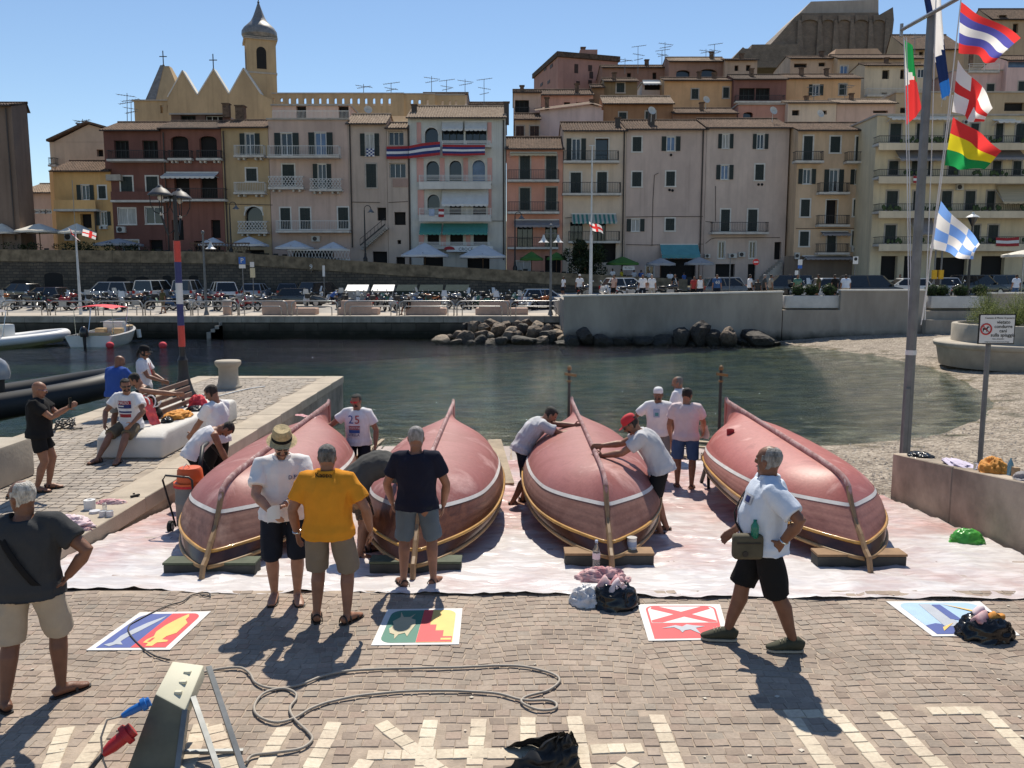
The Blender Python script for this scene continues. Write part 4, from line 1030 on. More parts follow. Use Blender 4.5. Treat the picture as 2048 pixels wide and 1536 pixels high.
for a in((1790,300,1900,322,'awning_grey',1.2),(1992,368,2100,408,'awning_beige',1.4),(1774,233,1905,240,'awning_white',1.0),(1985,240,2030,246,'awning_white',1.0),(1820,430,1862,470,'awning_grey',1.2),(1960,300,2040,320,'awning_grey',1.2)):awning(h15,Y15,*a)
aircon(h15,Y15,1914,368,1928,380);aircon(h15,Y15,1928,240,1938,248)
banner(h15,Y15-1.5,[(1992,475,492),(2015,476,493),(2038,474,492)],[RED,WHT,RED])
banner(h15,Y15-1.5,[(1826,352,366),(1836,352,366)],[RED,WHT,RED],'towel')
wire(h6,D,[(450,408),(500,409),(545,410)]);wire(h8,D,[(703,404),(760,405)]);wire(h8b,D,[(777,405),(816,403)]);wire(h12,D,[(1252,434),(1330,433),(1406,433)]);wire(h12,D,[(1252,489),(1300,490),(1406,488)]);wire(h12,D,[(1317,346),(1309,350),(1306,400),(1304,492)]);wire(h13,D,[(1411,443),(1426,444)]);wire(h13,D,[(1411,487),(1422,478),(1430,476),(1560,475)]);wire(h13,D,[(1431,372),(1431,443)]);wire(h14,Y14,[(1592,457),(1735,457)]);wire(h11,D,[(1130,436),(1145,435)]);wire(h9,D,[(985,442),(1006,442)])
##  upper town
def up(label,u0,u1,v0,v1,Y,px,wins=(),roof=None,depth=8,**k):return house(label,u0,u1,v0,v1,Y,px,wins,roof,depth=depth,**k)
up('pale cream house with a small laundry balcony above the salmon house',1027,1082,186,250,100,(138,115,102),[('d',1030,200,1058,226,'if')],(180,'tiles',3),bal=[(1029,214,1059,228,'d',.8)])
up('low cream house with brown shutters behind the salmon roof',1030,1080,240,300,94,(142,120,96),[('c',1032,252,1048,274,'ns'),('c',1060,252,1078,274,'ns')],(228,'tiles',3))
up('salmon house with a wavy tiled roof behind the pale pink gable',1082.5,1186,191,250,104,(146,105,88),[('d',1128,204,1140,212,'i'),('d',1152,204,1165,209,'i')],(180,'tiles',3))
pg=up('pale pinkish house with a plain wall and slanting tiled eave',1080,1206,220,300,96,(165,142,138),[],None,cornice=False)
a,b,c=at(1070,221,95.4),at(1184,207,95.4),at(1206,213,95.4)
for p_,q_ in((a,b),(b,c)):MB().add([(p_.x,95.4,p_.z),(q_.x,95.4,q_.z),(q_.x,99,q_.z+.9),(p_.x,99,p_.z+.9)],[(0,1,2,3)]).build('roof',M['tiles'],pg)
MB().prismy([(at(1080,0,96).x,at(0,222,96).z),(at(1206,0,96).x,at(0,222,96).z),(at(1206,0,96).x,at(0,215,96).z),(at(1184,0,96).x,at(0,209,96).z)],96.01,103).build('gable',M[pg['_wall']],pg)
up('ochre house with two small green windows and a lower tiled roof',1206,1345,209,300,97,(116,82,52),[('c',1238,225,1253,241,'s'),('c',1291,223,1311,240,'s')],(193,'pale_tiles',2.5))
up('olive ochre house with one bright green shutter',1208,1274,164,240,106,(92,76,52),[('c',1233,166,1249,185,'s')],(157,'tiles',2.5))
up('brown lean-to wing beside the olive ochre house',1183,1208,176,240,105.5,(104,78,55),[],(170,'tiles',2))
up('white roof loggia with a scalloped awning on the hill',1283,1330,167,215,112,(160,140,128),[('d',1289,168,1328,180,'i')],None,awn=[(1285,161,1330,170,'awning_white',.9)])
up('wide golden ochre house with two dark windows',1328,1462,162,260,109,(150,113,72),[('c',1383,178,1397,198,'s'),('c',1446,175,1458,196,'s')],(156,'tiles',3))
up('low brown roofed annex below the golden ochre house',1345,1473,228,270,96.5,(104,76,58),[],(217,'tiles',3.5))
up('brick house with blind arches near the hilltop',1338,1452,124,175,122,(112,84,72),[('a',1352,140,1380,156,'l'),('a',1397,138,1435,156,'l')],(115,'pale_tiles',3))
up('beige flat house with two small windows near the hilltop',1449,1514,121,175,121,(134,112,94),[('d',1469,131,1477,142,'i'),('d',1492,130,1501,142,'i')],(119,'tiles',2))
up('brown brick terrace house on the hill crest',1204,1340,136,200,126,(104,76,66),[('d',1254,146,1262,156,'i'),('d',1305,145,1313,158,'i')],(131,'tiles',3))
up('dark red house with a wide dark loggia',1467,1572,160,225,108,(92,60,54),[('d',1478,176,1510,200,'if'),('d',1511,176,1540,200,'if')],(150,'dark_tiles',3),bal=[(1472,190,1570,202,'d',.9)])
up('salmon house with one dark arch below the loggia',1476,1574,210,262,98,(134,92,78),[('a',1486,224,1506,240,'l')],None)
up('ochre house with two green shuttered windows on the hill',1571,1721,158,215,112,(154,118,78),[('o',1617,169,1647,191),('c',1678,168,1693,190,'s')],(149,'tiles',3))
up('white washed low house with an awning roof terrace',1575,1672,207,260,97,(168,150,132),[('d',1584,220,1599,231),('d',1640,221,1654,229)],(203,'pale_tiles',2))
up('pinkish low house with bright pale tiles',1672.6,1790,208,260,97.2,(138,114,104),[('d',1746,221,1776,226)],(199,'pale_tiles',2.5))
up('cream house with a pantiled eave below the fortress',1580,1675,118,165,126,(142,118,96),[('d',1588,127,1614,135),('d',1637,125,1651,133)],(113,'tiles',2))
up('cream house with a green window below the fortress',1674.5,1850,118,170,124,(144,120,92),[('g',1680,131,1696,149,'b')],(110,'tiles',3))
up('tall cream house with small dark windows on the hill',1728,1850,132,215,118,(158,142,118),[('d',1764,140,1779,158,'i'),('d',1800,139,1810,158,'i'),('g',1835,138,1849,155),('d',1763,185,1774,190,'i'),('d',1798,183,1806,190,'i')],(127,'tiles',2),bal=[(1735,176,1850,190,'w',1)])
up('beige roof house with a plant terrace behind the flagpole',1812,1925,100,215,130,(128,108,82),[('d',1838,103,1847,110)],(70,'tiles',6))
up('pink house on the right hill with a white railing terrace',1905,2010,142,230,116,(144,116,112),[('c',1973,168,1989,184,'s'),('c',1925,168,1940,184,'s')],None,bal=[(1938,127,2000,142,'wh',.4)])
up('pale pink house at the right edge of the hill',2010.5,2150,122,240,115,(150,122,118),[('c',2036,163,2055,182,'s'),('d',2016,121,2060,135,'b')],(112,'tiles',3))
up('tall tan house at the top right corner of the town',1978,2150,40,200,138,(136,112,84),[('d',2025,47,2037,66,'i'),('d',1998,30,2014,36),('c',2002,80,2016,100)],(18,'tiles',4))
up('long brown terrace house above the balcony block',1790,2150,186,260,100,(126,108,84),[('d',1800,215,1816,226),('d',2008,205,2050,222)],None)
for u,v0,v1,Y in((1040,172,184,101),(1150,168,182,105),(1225,146,160,107),(1395,144,160,110.5),(1425,146,158,110.5),(1290,120,134,127),(1500,138,152,109.5),(1600,136,152,113.5),(1650,138,150,113.5),(1700,188,202,99),(1610,193,206,99),(1480,108,120,122.5),(1420,104,118,123.5),(1640,103,115,127),(1770,116,130,119.5),(1940,100,124,117),(1090,196,212,98),(1400,206,222,98),(1180,200,214,97.5)):
 p,q=at(u,v1,Y),at(u+8,v0,Y);hb_=min(HOUSES,key=lambda h:abs(h.location.x-p.x)/6+abs(h.location.y+3-Y));chimney(hb_,u,v0,u+8,v1,Y,'tiles')
bp=thing('house','big brick pink apartment house topped by a small tower','house',at(1150,180,132))
def corner_block(B,u_l,u_c,u_r,v_l,v_c,v_r,vb,Yc,dl,dr,m):
 c=at(u_c,v_c,Yc);l_=at(u_l,v_l,Yc+dl);r_=at(u_r,v_r,Yc+dr);zb=at(u_c,vb,Yc).z
 q=MB();bk=Vector((r_.x+(l_.x-c.x),l_.y+(r_.y-c.y),(l_.z+r_.z)/2))
 q.add([(l_.x,l_.y,zb),(c.x,c.y,zb),(r_.x,r_.y,zb),(bk.x,bk.y,zb),(l_.x,l_.y,c.z),(c.x,c.y,c.z),(r_.x,r_.y,c.z),(bk.x,bk.y,c.z)],[(0,1,5,4),(1,2,6,5),(2,3,7,6),(3,0,4,7),(4,5,6,7)])
 q.build('wall',m,B)
 f=MB();e=1.05
 cen=(c+r_+l_+bk)/4
 o=[Vector((cen.x+(p.x-cen.x)*e,cen.y+(p.y-cen.y)*e,c.z))for p in(l_,c,r_,bk)]
 f.add([(p.x,p.y,c.z+.01)for p in o]+[(p.x,p.y,c.z+.75)for p in o],[(3,2,1,0),(0,1,5,4),(1,2,6,5),(2,3,7,6),(3,0,4,7),(4,5,6,7)]);f.build('parapet',M['dark_tiles'],B)
 def win(face,t0,t1,v0,v1,mm):
  a,b=(c,r_)if face=='r' else(l_,c)
  p,s=a.lerp(b,t0),a.lerp(b,t1);nrm=Vector((b.y-a.y,-(b.x-a.x),0)).normalized()
  zt,z_=at(0,v0,p.y).z,at(0,v1,p.y).z
  w=MB();k=[(p+nrm*.06),(s+nrm*.06),(s+nrm*.01),(p+nrm*.01)]
  w.add([(x.x,x.y,z_)for x in k]+[(x.x,x.y,zt)for x in k],[(0,1,2,3),(4,7,6,5),(0,4,5,1),(1,5,6,2),(3,2,6,7),(0,3,7,4)]);w.build('window',mm,B)
 return win
win=corner_block(bp,1068,1116,1236,138,114,122,185,132,14,3,plaster((126,88,78)))
for t,v0,v1 in((.27,128,146),(.50,130,142),(.52,143,157),(.5,160,168),(.85,160,170),(.30,162,169)):win('r',t,t+.06,v0,v1,M['shutter_brown'])
for t,v0,v1 in((.2,143,149),(.45,136,143),(.7,131,138),(.3,168,174),(.6,163,169)):win('l',t,t+.1,v0,v1,M['shutter_brown'])
a,b=at(1160,118,134),at(1195,99,134);MB().bx(a.x,b.x,134,138,a.z,b.z).build('roof_tower',plaster((132,94,84)),bp)
chimney(bp,1162,95,1171,102,135,'tiles')
chm=plaster((132,110,78));CY=112.0
ch=thing('church','ochre church with three triangular gables and an onion domed bell tower','church',at(440,240,CY))
pts=[(335,245)]+[(335,195),(365,142),(395,191),(427,139),(458,189),(487,137),(522,189),(545,200),(545,245)]
MB().prismy([(at(u,v,CY).x,at(u,v,CY).z)for u,v in pts],CY,CY+1.0).build('gabled_wall',chm,ch)
for(a,b)in(((365,142),(395,191)),((427,139),(458,189)),((487,137),(522,189)),((335,195),(365,142)),((395,191),(427,139)),((458,189),(487,137))):
 p,q=at(*a,CY),at(*b,CY);c=MB();c.bar((p.x,CY+.5,p.z+.06),(q.x,CY+.5,q.z+.06),1.12,.14,(0,0,1));c.build('coping',M['surround'],ch)
a,b=at(270,245,CY+.5),at(336,202,CY+.5)
hl=[(at(306,0,CY).x,at(311,0,CY).x,at(0,225,CY).z,at(0,209,CY).z),(at(320,0,CY).x,at(326,0,CY).x,at(0,225,CY).z,at(0,209,CY).z)]
q=MB();facade(q,a.x,b.x,a.z,b.z,CY+.5,hl,.4);q.build('side_wall',chm,ch);MB().bx(a.x-.2,b.x,CY+.3,CY+1.2,b.z+.003,b.z+.15).build('coping',M['stone_trim'],ch)
MB().bx(a.x+.01,b.x-.1,CY+1.1,CY+12,a.z,b.z-.6).build('nave',chm,ch)
MB().bx(b.x-.05,at(560,0,CY).x,CY+1.01,CY+14,a.z,at(0,200,CY).z).build('nave',chm,ch)
p=[at(292,203,CY+6),at(386,203,CY+6)];tz1=at(0,132,CY+6).z;t0,t1=at(322,132,CY+6).x,at(338,132,CY+6).x
q=MB();q.add([(p[0].x,CY+4,p[0].z-2),(p[1].x,CY+4,p[0].z-2),(p[1].x,CY+9,p[0].z-2),(p[0].x,CY+9,p[0].z-2),(t0,CY+6,tz1),(t1,CY+6,tz1),(t1,CY+7,tz1),(t0,CY+7,tz1)],[(0,1,5,4),(1,2,6,5),(2,3,7,6),(4,5,6,7)]);q.build('gable',chm,ch)
q=MB();q.add([(p[0].x-.1,CY+3.9,p[0].z-2),(p[0].x-.1,CY+9.1,p[0].z-2),(t0-.05,CY+7,tz1+.1),(t0-.05,CY+5.9,tz1+.1),(p[0].x+1.6,CY+3.98,p[0].z-2),(t0+.4,CY+5.96,tz1+.1)],[(0,3,2,1),(0,4,5,3)]);q.build('slate_roof',M['zinc'],ch)
TYc=118.0;tcx=at(522,150,TYc).x;wdt=3.75;rz=radians(20)
tw=thing('bell_tower','ochre bell tower with a grey onion dome and iron cross','tower',(tcx,TYc,at(0,240,TYc).z))
zb,ze=at(0,245,TYc).z,at(0,83,TYc).z
R2=Matrix.Rotation(rz,3,'Z')
MB().box((tcx,TYc,(zb+ze)/2),(wdt,wdt,ze-zb),rz).build('wall',chm,tw)
for v in(83,84.5,152):z=at(0,v,TYc).z;MB().box((tcx,TYc,z),(wdt+(.5 if v<90 else .16),wdt+(.5 if v<90 else .16),.22),rz).build('cornice',M['stone_trim'],tw)
for side in range(4):
 for off in((0,)if side%2==0 else(-.8,.8)):
  w=.62 if side%2==0 else .42;z0,z1=at(0,144,TYc).z,at(0,110,TYc).z
  ro=Matrix.Rotation(rz+side*pi/2,3,'Z');q=MB()
  prof=[(-w,z0),(w,z0)]+[(w*cos(pi*k/8),z1+w*sin(pi*k/8))for k in range(9)]
  vs=[ro @ Vector((off+x,-wdt/2-.012,0))+Vector((tcx,TYc,z))for x,z in prof]
  q.add(vs,[tuple(range(len(vs)))]);q.build('belfry_opening',M['interior'],tw)
dome=[(2.25,0),(2.5,.5),(2.45,1.05),(2.1,1.6),(1.6,2.05),(1.15,2.5),(.82,3.1),(.55,3.8),(.3,4.5),(.12,5.0),(.05,5.2)]
q=MB();q.lathe((tcx,TYc,ze+.2),[(r*.93,z*.93)for r,z in dome],16);q.build('onion_dome',M['zinc'],tw,smooth=True,angle=30)
def cross(parent,x,y,z,h,m='rail_dark'):
 q=MB();q.bx(x-.05,x+.05,y-.05,y+.05,z,z+h);q.bx(x-h*.26,x+h*.26,y-.045,y+.045,z+h*.58,z+h*.58+.1);q.ell((x,y,z),(.16,.16,.16),8,6);q.build('cross',M[m],parent)
cross(tw,tcx,TYc,ze+4.95,1.7)
for u,v in((427,139),(327,131)):p=at(u,v,CY+(.5 if u>400 else 6.4));cross(ch,p.x,p.y,p.z,1.9)
arc=thing('arcade_wall','long ochre parapet wall pierced by a row of arched openings','wall',at(740,225,104))
def arcade(u0,u1,v0,v1,Y,us,va,vb,w=2.3):
 a,b=at(u0,v1,Y),at(u1,v0,Y);hs=[]
 q=MB()
 for u in us:
  p,s=at(u-w,vb,Y),at(u+w,va,Y);hs.append((p.x,s.x,p.z,s.z))
  c=(p.x+s.x)/2;r=(s.x-p.x)/2
  for sg_ in(-1,1):q.prismy([(c+sg_*r,s.z)]+[(c+sg_*r*cos(t*pi/8),s.z-r+r*sin(t*pi/8))for t in range(5)],Y-.004,Y+.3)
 facade(q,a.x,b.x,a.z,b.z,Y,hs,.3);q.add([(a.x,Y+.3,a.z),(b.x,Y+.3,a.z),(b.x,Y+.3,b.z),(a.x,Y+.3,b.z)],[]);q.build('wall',chm,arc)
 MB().bx(a.x,b.x,Y-.1,Y+.4,b.z+.002,b.z+.15).build('coping',M['stone_trim'],arc)
arcade(545,808,188,232,104,[548,563,579,594,610,625,640,655,671,686,702,717,732,748,763,779],196,211)
arcade(808.3,870,189,232,104.3,[824,839,855],199,212);arcade(870.3,930,191,232,105,[870+15,900,912],201,213)
MB().bx(at(545,0,104).x,at(930,0,104).x,106.4,107.2,5,at(0,206,106).z).build('inner_parapet',mat('lime_wash',(.78,.75,.68),.9,.05),arc)
house('beige house end rising behind the arcade',845,934,190,240,112,(140,117,96),[],(186,'tiles',2))
house('brown roofed houses peeping over the white house roof',935,1012,210,245,116,(110,80,66),[],(205,'tiles',3))
fm=M['fort_stone'];FY=185.0
ft=thing('fortress','massive grey stone fortress bastion crowning the hill','fortress',at(1660,120,FY))
def fpoly(pts,y0,y1,n='bastion_wall',m=fm):MB().prismy([(at(u,v,y0).x,at(u,v,y0).z)for u,v in pts],y0,y1).build(n,m,ft)
fpoly([(1540,130),(1540,90),(1590,34),(1600,26),(1757,25),(1758,30),(1786,14),(1788,40),(1784,75),(1790,135)],FY,FY+20)
fpoly([(1592,34),(1622,3),(1745,-1),(1757,-6),(1757,26)],FY+2,FY+22,'upper_wall',plaster((122,112,104)))
fpoly([(1462,135),(1466,116),(1486,94),(1490,97),(1502,97),(1504,89),(1600,88),(1600,135)],FY-2,FY+14,'lower_bastion')
for i,u in enumerate((1600,1640,1672,1705,1742,1775)):
 fpoly([(u-8,118),(u-3,40),(u+3,40),(u+8,118)],FY-.7,FY-.003,'buttress')
for u0,u1 in((1604,1636),(1645,1668),(1677,1701),(1711,1736),(1747,1770)):
 c,r=(u0+u1)/2,(u1-u0)/2
 fpoly([(u0,30),(u1,30)]+[(c+r*cos(pi*k/6),46-7*sin(pi*k/6))for k in range(7)],FY-.45,FY-.004,'blind_arch')
fpoly([(1666,120),(1672,98),(1755,97),(1765,108),(1765,120)],FY-12,FY-8,'gatehouse',plaster((150,118,92)))
mat('aerial',(.22,.22,.22),.4,0,metal=.6)
def aerial(u,v0,v1,Y,kind=0,where=''):
 a,b=at(u,v1,Y),at(u,v0,Y);h=b.z-a.z
 q=MB();q.cyl(a-Vector((0,0,.8)),b,.045,.035,5)
 for k in range(2+kind%2):
  z=b.z-.15-k*h*.3;L=1.5-.3*k;s=1 if(k+kind)%2 else-1
  q.bar((a.x-L*.6,Y,z),(a.x+L*.7,Y,z+.25*s),.05,.05)
  for j in range(7):xx=a.x-L*.6+L*1.3*j/6;zz=z+.25*s*j/6;q.bar((xx,Y-.35,zz),(xx,Y+.35,zz),.025,.025)
 q.build('tv_aerial',M['aerial'],label=where,cat='aerial',group='television aerials on the roofs')
for u,v0,v1,Y,k,w in[(254,186,250,98,0,'leftmost tall aerial beside the church'),(262,200,240,99,1,'shorter aerial beside the leftmost tall aerial'),(727,168,188,106,0,'aerial at the left above the arcade wall'),(782,166,188,107,1,'aerial above the middle of the arcade wall'),(863,152,188,112,0,'tall aerial over the beige house end'),(893,160,190,113,1,'second aerial over the beige house end'),(930,158,192,113,0,'aerial at the right corner of the beige house end'),(968,158,206,114,1,'tall aerial behind the white house chimney'),(1250,116,136,124,0,'short aerial left on the hill crest'),(1276,92,136,124,1,'tall aerial on the hill crest'),(1330,84,118,124,0,'tall aerial left of the brick arch house'),(1324,100,118,125,1,'thin aerial behind the tall aerial by the brick arch house'),(1412,98,118,124,0,'single mast aerial on the brick arch house'),(1429,88,118,123,1,'aerial beside the mast on the brick arch house'),(1830,66,98,128,0,'aerial behind the flagpole'),(165,238,250,97,0,'small aerial on the gabled house'),(1628,172,205,108,1,'aerial before the ochre hill house'),(1690,165,200,108,0,'aerial right before the ochre hill house')]:
 aerial(u,v0,v1,Y,k,'thin grey television aerial, '+w)
for u,v,Y,lab in[(1303,222,85,'on the beige roof chimney'),(1546,222,86,'at the right end of the beige roof'),(736,220,88,'over the cream house roof'),(1885,195,99,'behind the flagpole'),(1412,200,98,'between the ochre houses'),(1640,228,90,'on the roof terrace')]:
 p=at(u,v,Y);q=MB();nrm=Vector((.35,-1,.4)).normalized();R3=nrm.to_track_quat('Z','Y').to_matrix()
 vs=[p+R3 @ Vector((.42*r*cos(t*pi/6),.42*r*sin(t*pi/6),.12*r*r))for r in(.001,.5,1)for t in range(12)]
 q.add(vs,[(j*12+i,j*12+(i+1)%12,(j+1)*12+(i+1)%12,(j+1)*12+i)for j in range(2)for i in range(12)]);q.bar(p,p+nrm*.4,.03,.03);q.bar(p,p-Vector((0,-.15,1.0)),.05,.05)
 q.build('satellite_dish',M['aircon'],label='round pale satellite dish '+lab,cat='satellite dish',group='satellite dishes on the roofs')
##  street furniture, vehicles, boulders, plants
for nm,c in(('car_black',(.012,.012,.014)),('car_white',(.62,.62,.61)),('car_silver',(.33,.34,.36)),('car_grey',(.07,.075,.085)),('car_blue',(.25,.34,.45)),('car_wine',(.025,.012,.02))):
 mat(nm,c,.25,0,spec=.5,coat=.8)
mat('car_glass',(.012,.015,.018),.05,0,spec=.7);mat('tyre',(.018,.018,.018),.85,0);mat('alloy',(.45,.45,.46),.3,0,metal=.9);mat('tail_light',(.35,.01,.01),.2,0);mat('head_light',(.6,.62,.62),.08,0);mat('plate',(.7,.7,.68),.5,0);mat('black_plastic',(.02,.02,.021),.5,.1,5)
mat('chrome',(.62,.62,.62),.18,0,metal=1.0);mat('steel',(.34,.34,.34),.38,.12,5,metal=.75);mat('grey_metal',(.16,.165,.17),.5,.15,4,metal=.4);mat('black_iron',(.018,.018,.02),.45,.1,5)
mat('clear_screen',(.55,.58,.60),.1,0,spec=.6)
def disc_wheel(name,parent,c,r,w,axis='y',n=14):
 t=Vector((0,1,0))if axis=='y' else Vector((1,0,0));c=Vector(c)
 q=MB();q.tube([c-t*w/2,c-t*w*.42,c+t*w*.42,c+t*w/2],[r*.88,r,r,r*.88],n);o=q.build(name,M['tyre'],parent)
 q=MB();q.cyl(c-t*(w/2+.006),c+t*(w/2+.006),r*.62,r*.62,n);q.build('rim',M['alloy'],o)
 return o
def make_car(kind,paint):
 B=thing('parked_car','x','car')
 L,Wd={'hatch':(4.0,.86),'suv':(4.5,.9),'saloon':(4.6,.88),'van':(4.4,.9)}[kind]
 h={'hatch':1.46,'suv':1.66,'saloon':1.42,'van':1.8}[kind];bl=.92 if kind !='van' else 1.0
 hl=L/2
 rear={'hatch':-hl+.18,'suv':-hl+.14,'saloon':-hl+.85,'van':-hl+.1}[kind]
 prof=[(-hl,.42),(-hl+.03,.72),(-hl+.1,bl-.04),(hl-1.15,bl),(hl-.45,bl-.12),(hl-.06,bl-.3),(hl,.5),(hl-.04,.26),(hl-.4,.2),(-hl+.3,.22)]
 q=MB();q.prismy([(x,z)for x,z in prof],-Wd,Wd);o=q.build('body',M[paint],B);bevel(o,.07,2)
 wb,wt=Wd-.05,Wd-.24;xb0,xb1,xt0,xt1=rear,hl-1.05,rear+(.32 if kind !='van' else .1),hl-1.75
 def house_(mb,z0,z1,g=0.0):
  k=lambda z:(z-bl)/(h-bl)
  vs=[]
  for z in(z0,z1):
   t=k(z);a=xb0+(xt0-xb0)*t;b=xb1+(xt1-xb1)*t;w=wb+(wt-wb)*t
   vs+=[(a,-w,z),(b,-w,z),(b,w,z),(a,w,z)]
  mb.add(vs,[(0,3,2,1),(4,5,6,7),(0,1,5,4),(1,2,6,5),(2,3,7,6),(3,0,4,7)])
 q=MB();house_(q,bl-.03,h-.07);q.build('windows',M['car_glass'],B)
 q=MB();house_(q,h-.07,h);o=q.build('roof',M[paint],B);bevel(o,.03,2)
 q=MB()
 for s in(-1,1):
  for t0,t1 in(((xb1,bl-.02),(xt1,h-.05)),((xb0,bl-.02),(xt0,h-.05)),(((xb0+xb1)/2,bl-.02),((xt0+xt1)/2+.05,h-.05))):
   q.bar((t0[0],s*(wb+.004),t0[1]),(t1[0],s*(wt+.016),t1[1]),.05,.07)
 q.build('pillars',M[paint],B)
 for x in(-hl+.75,hl-.8):
  for s in(-1,1):disc_wheel('wheel',B,(x,s*(Wd-.09),.31),.31,.2)
 for s in(-1,1):
  MB().box((hl-.07,s*(Wd-.25),bl-.32),(.12,.3,.13)).build('headlight',M['head_light'],B);MB().box((-hl+.06,s*(Wd-.14),bl-.18),(.12,.2,.24)).build('tail_light',M['tail_light'],B)
  MB().box((hl-1.25,s*(Wd+.08),bl+.06),(.12,.18,.13)).build('mirror',M[paint],B)
  MB().box((0.1,s*(Wd+.002),bl-.1),(.16,.02,.03)).build('door_handle',M['black_plastic'],B)
 for x,d in((-hl-.005,1),(hl+.005,1)):MB().box((x,0,.52),(.02,.5,.11)).build('number_plate',M['plate'],B)
 MB().box((hl-.03,0,.38),(.08,1.2,.12)).build('grille',M['black_plastic'],B)
 return B
protos={}
def car(kind,paint,u,v,Y,rz,label,z=None,s=1.0):
 k=(kind,paint)
 if k not in protos:protos[k]=o=make_car(kind,paint)
 else:o=copy_tree(protos[k])
 p=at(u,v,Y);zz=(road_z(Y)if p.x<3.2 else RZ)-.004
 put(o,(p.x,Y,zz),rz,label,s);o['group']='cars parked along the waterfront'
 return o
R=radians
car('hatch','car_wine',90,600,67.5,R(170),'dark wine hatchback parked side on at the left of the quay')
car('hatch','car_black',40,590,73.5,R(160),'black car half hidden behind the dark wine hatchback')
car('suv','car_silver',218,580,72.5,R(172),'silver sport utility car parked left of the white pickup')
car('hatch','car_black',258,580,75.5,R(100),'dark hatchback backed against the stone wall behind the silver car')
car('van','car_white',313,580,72.5,R(82),'white boxy vehicle seen from the rear beside the striped lamp post')
car('van','car_silver',378,580,73,R(95),'silver minivan seen from the rear right of the striped lamp post')
car('suv','car_white',445,580,72.5,R(118),'white sport utility car parked left of the blue parking sign')
car('hatch','car_silver',513,580,74,R(92),'small silver car seen from the rear right of the blue parking sign')
car('saloon','car_black',596,600,66.5,R(4),'low black saloon parked broadside behind the first pink bench')
car('hatch','car_grey',581,580,74,R(95),'dark grey car roof showing above the low black saloon')
car('suv','car_black',645,580,72,R(60),'black sport utility car next to the man bending down')
car('hatch','car_blue',1092,600,65,R(8),'pale blue compact car parked at the end of the quay railing',z=QZ)
car('hatch','car_white',1256,580,63,R(10),'small white hatchback parked behind the sea wall left of the pedestrians')
car('hatch','car_silver',1440,560,72,R(186),'silver hatchback parked before the cafe parasols')
car('hatch','car_grey',1457,570,62,R(4),'dark grey hatchback with red tail lights behind the blue shirt')
car('suv','car_black',1568,570,62,R(172),'black off roader left of the bus stop sign')
car('hatch','car_white',1644,575,60,R(184),'low white car peeping over the white planter')
car('suv','car_black',1742,570,58.5,R(2),'large black estate car above the short wall section')
car('saloon','car_white',1815,565,64,R(176),'white saloon behind the black estate car and flagpole')
car('hatch','car_silver',1880,560,66,R(88),'silver hatchback seen from behind at the yellow pole sleeves')
car('suv','car_black',1955,545,69,R(10),'black van parked under the apartment block')
car('suv','car_grey',2012,540,72,R(14),'dark people carrier at the right edge under the cream parasol')
mat('bike_red',(.28,.02,.02),.3,0,coat=.6);mat('bike_green',(.05,.16,.10),.35,0,coat=.5);mat('bike_blue',(.04,.10,.22),.35,0,coat=.5);mat('bike_white',(.55,.55,.54),.3,0,coat=.5);mat('bike_orange',(.5,.14,.03),.35,0,coat=.5)
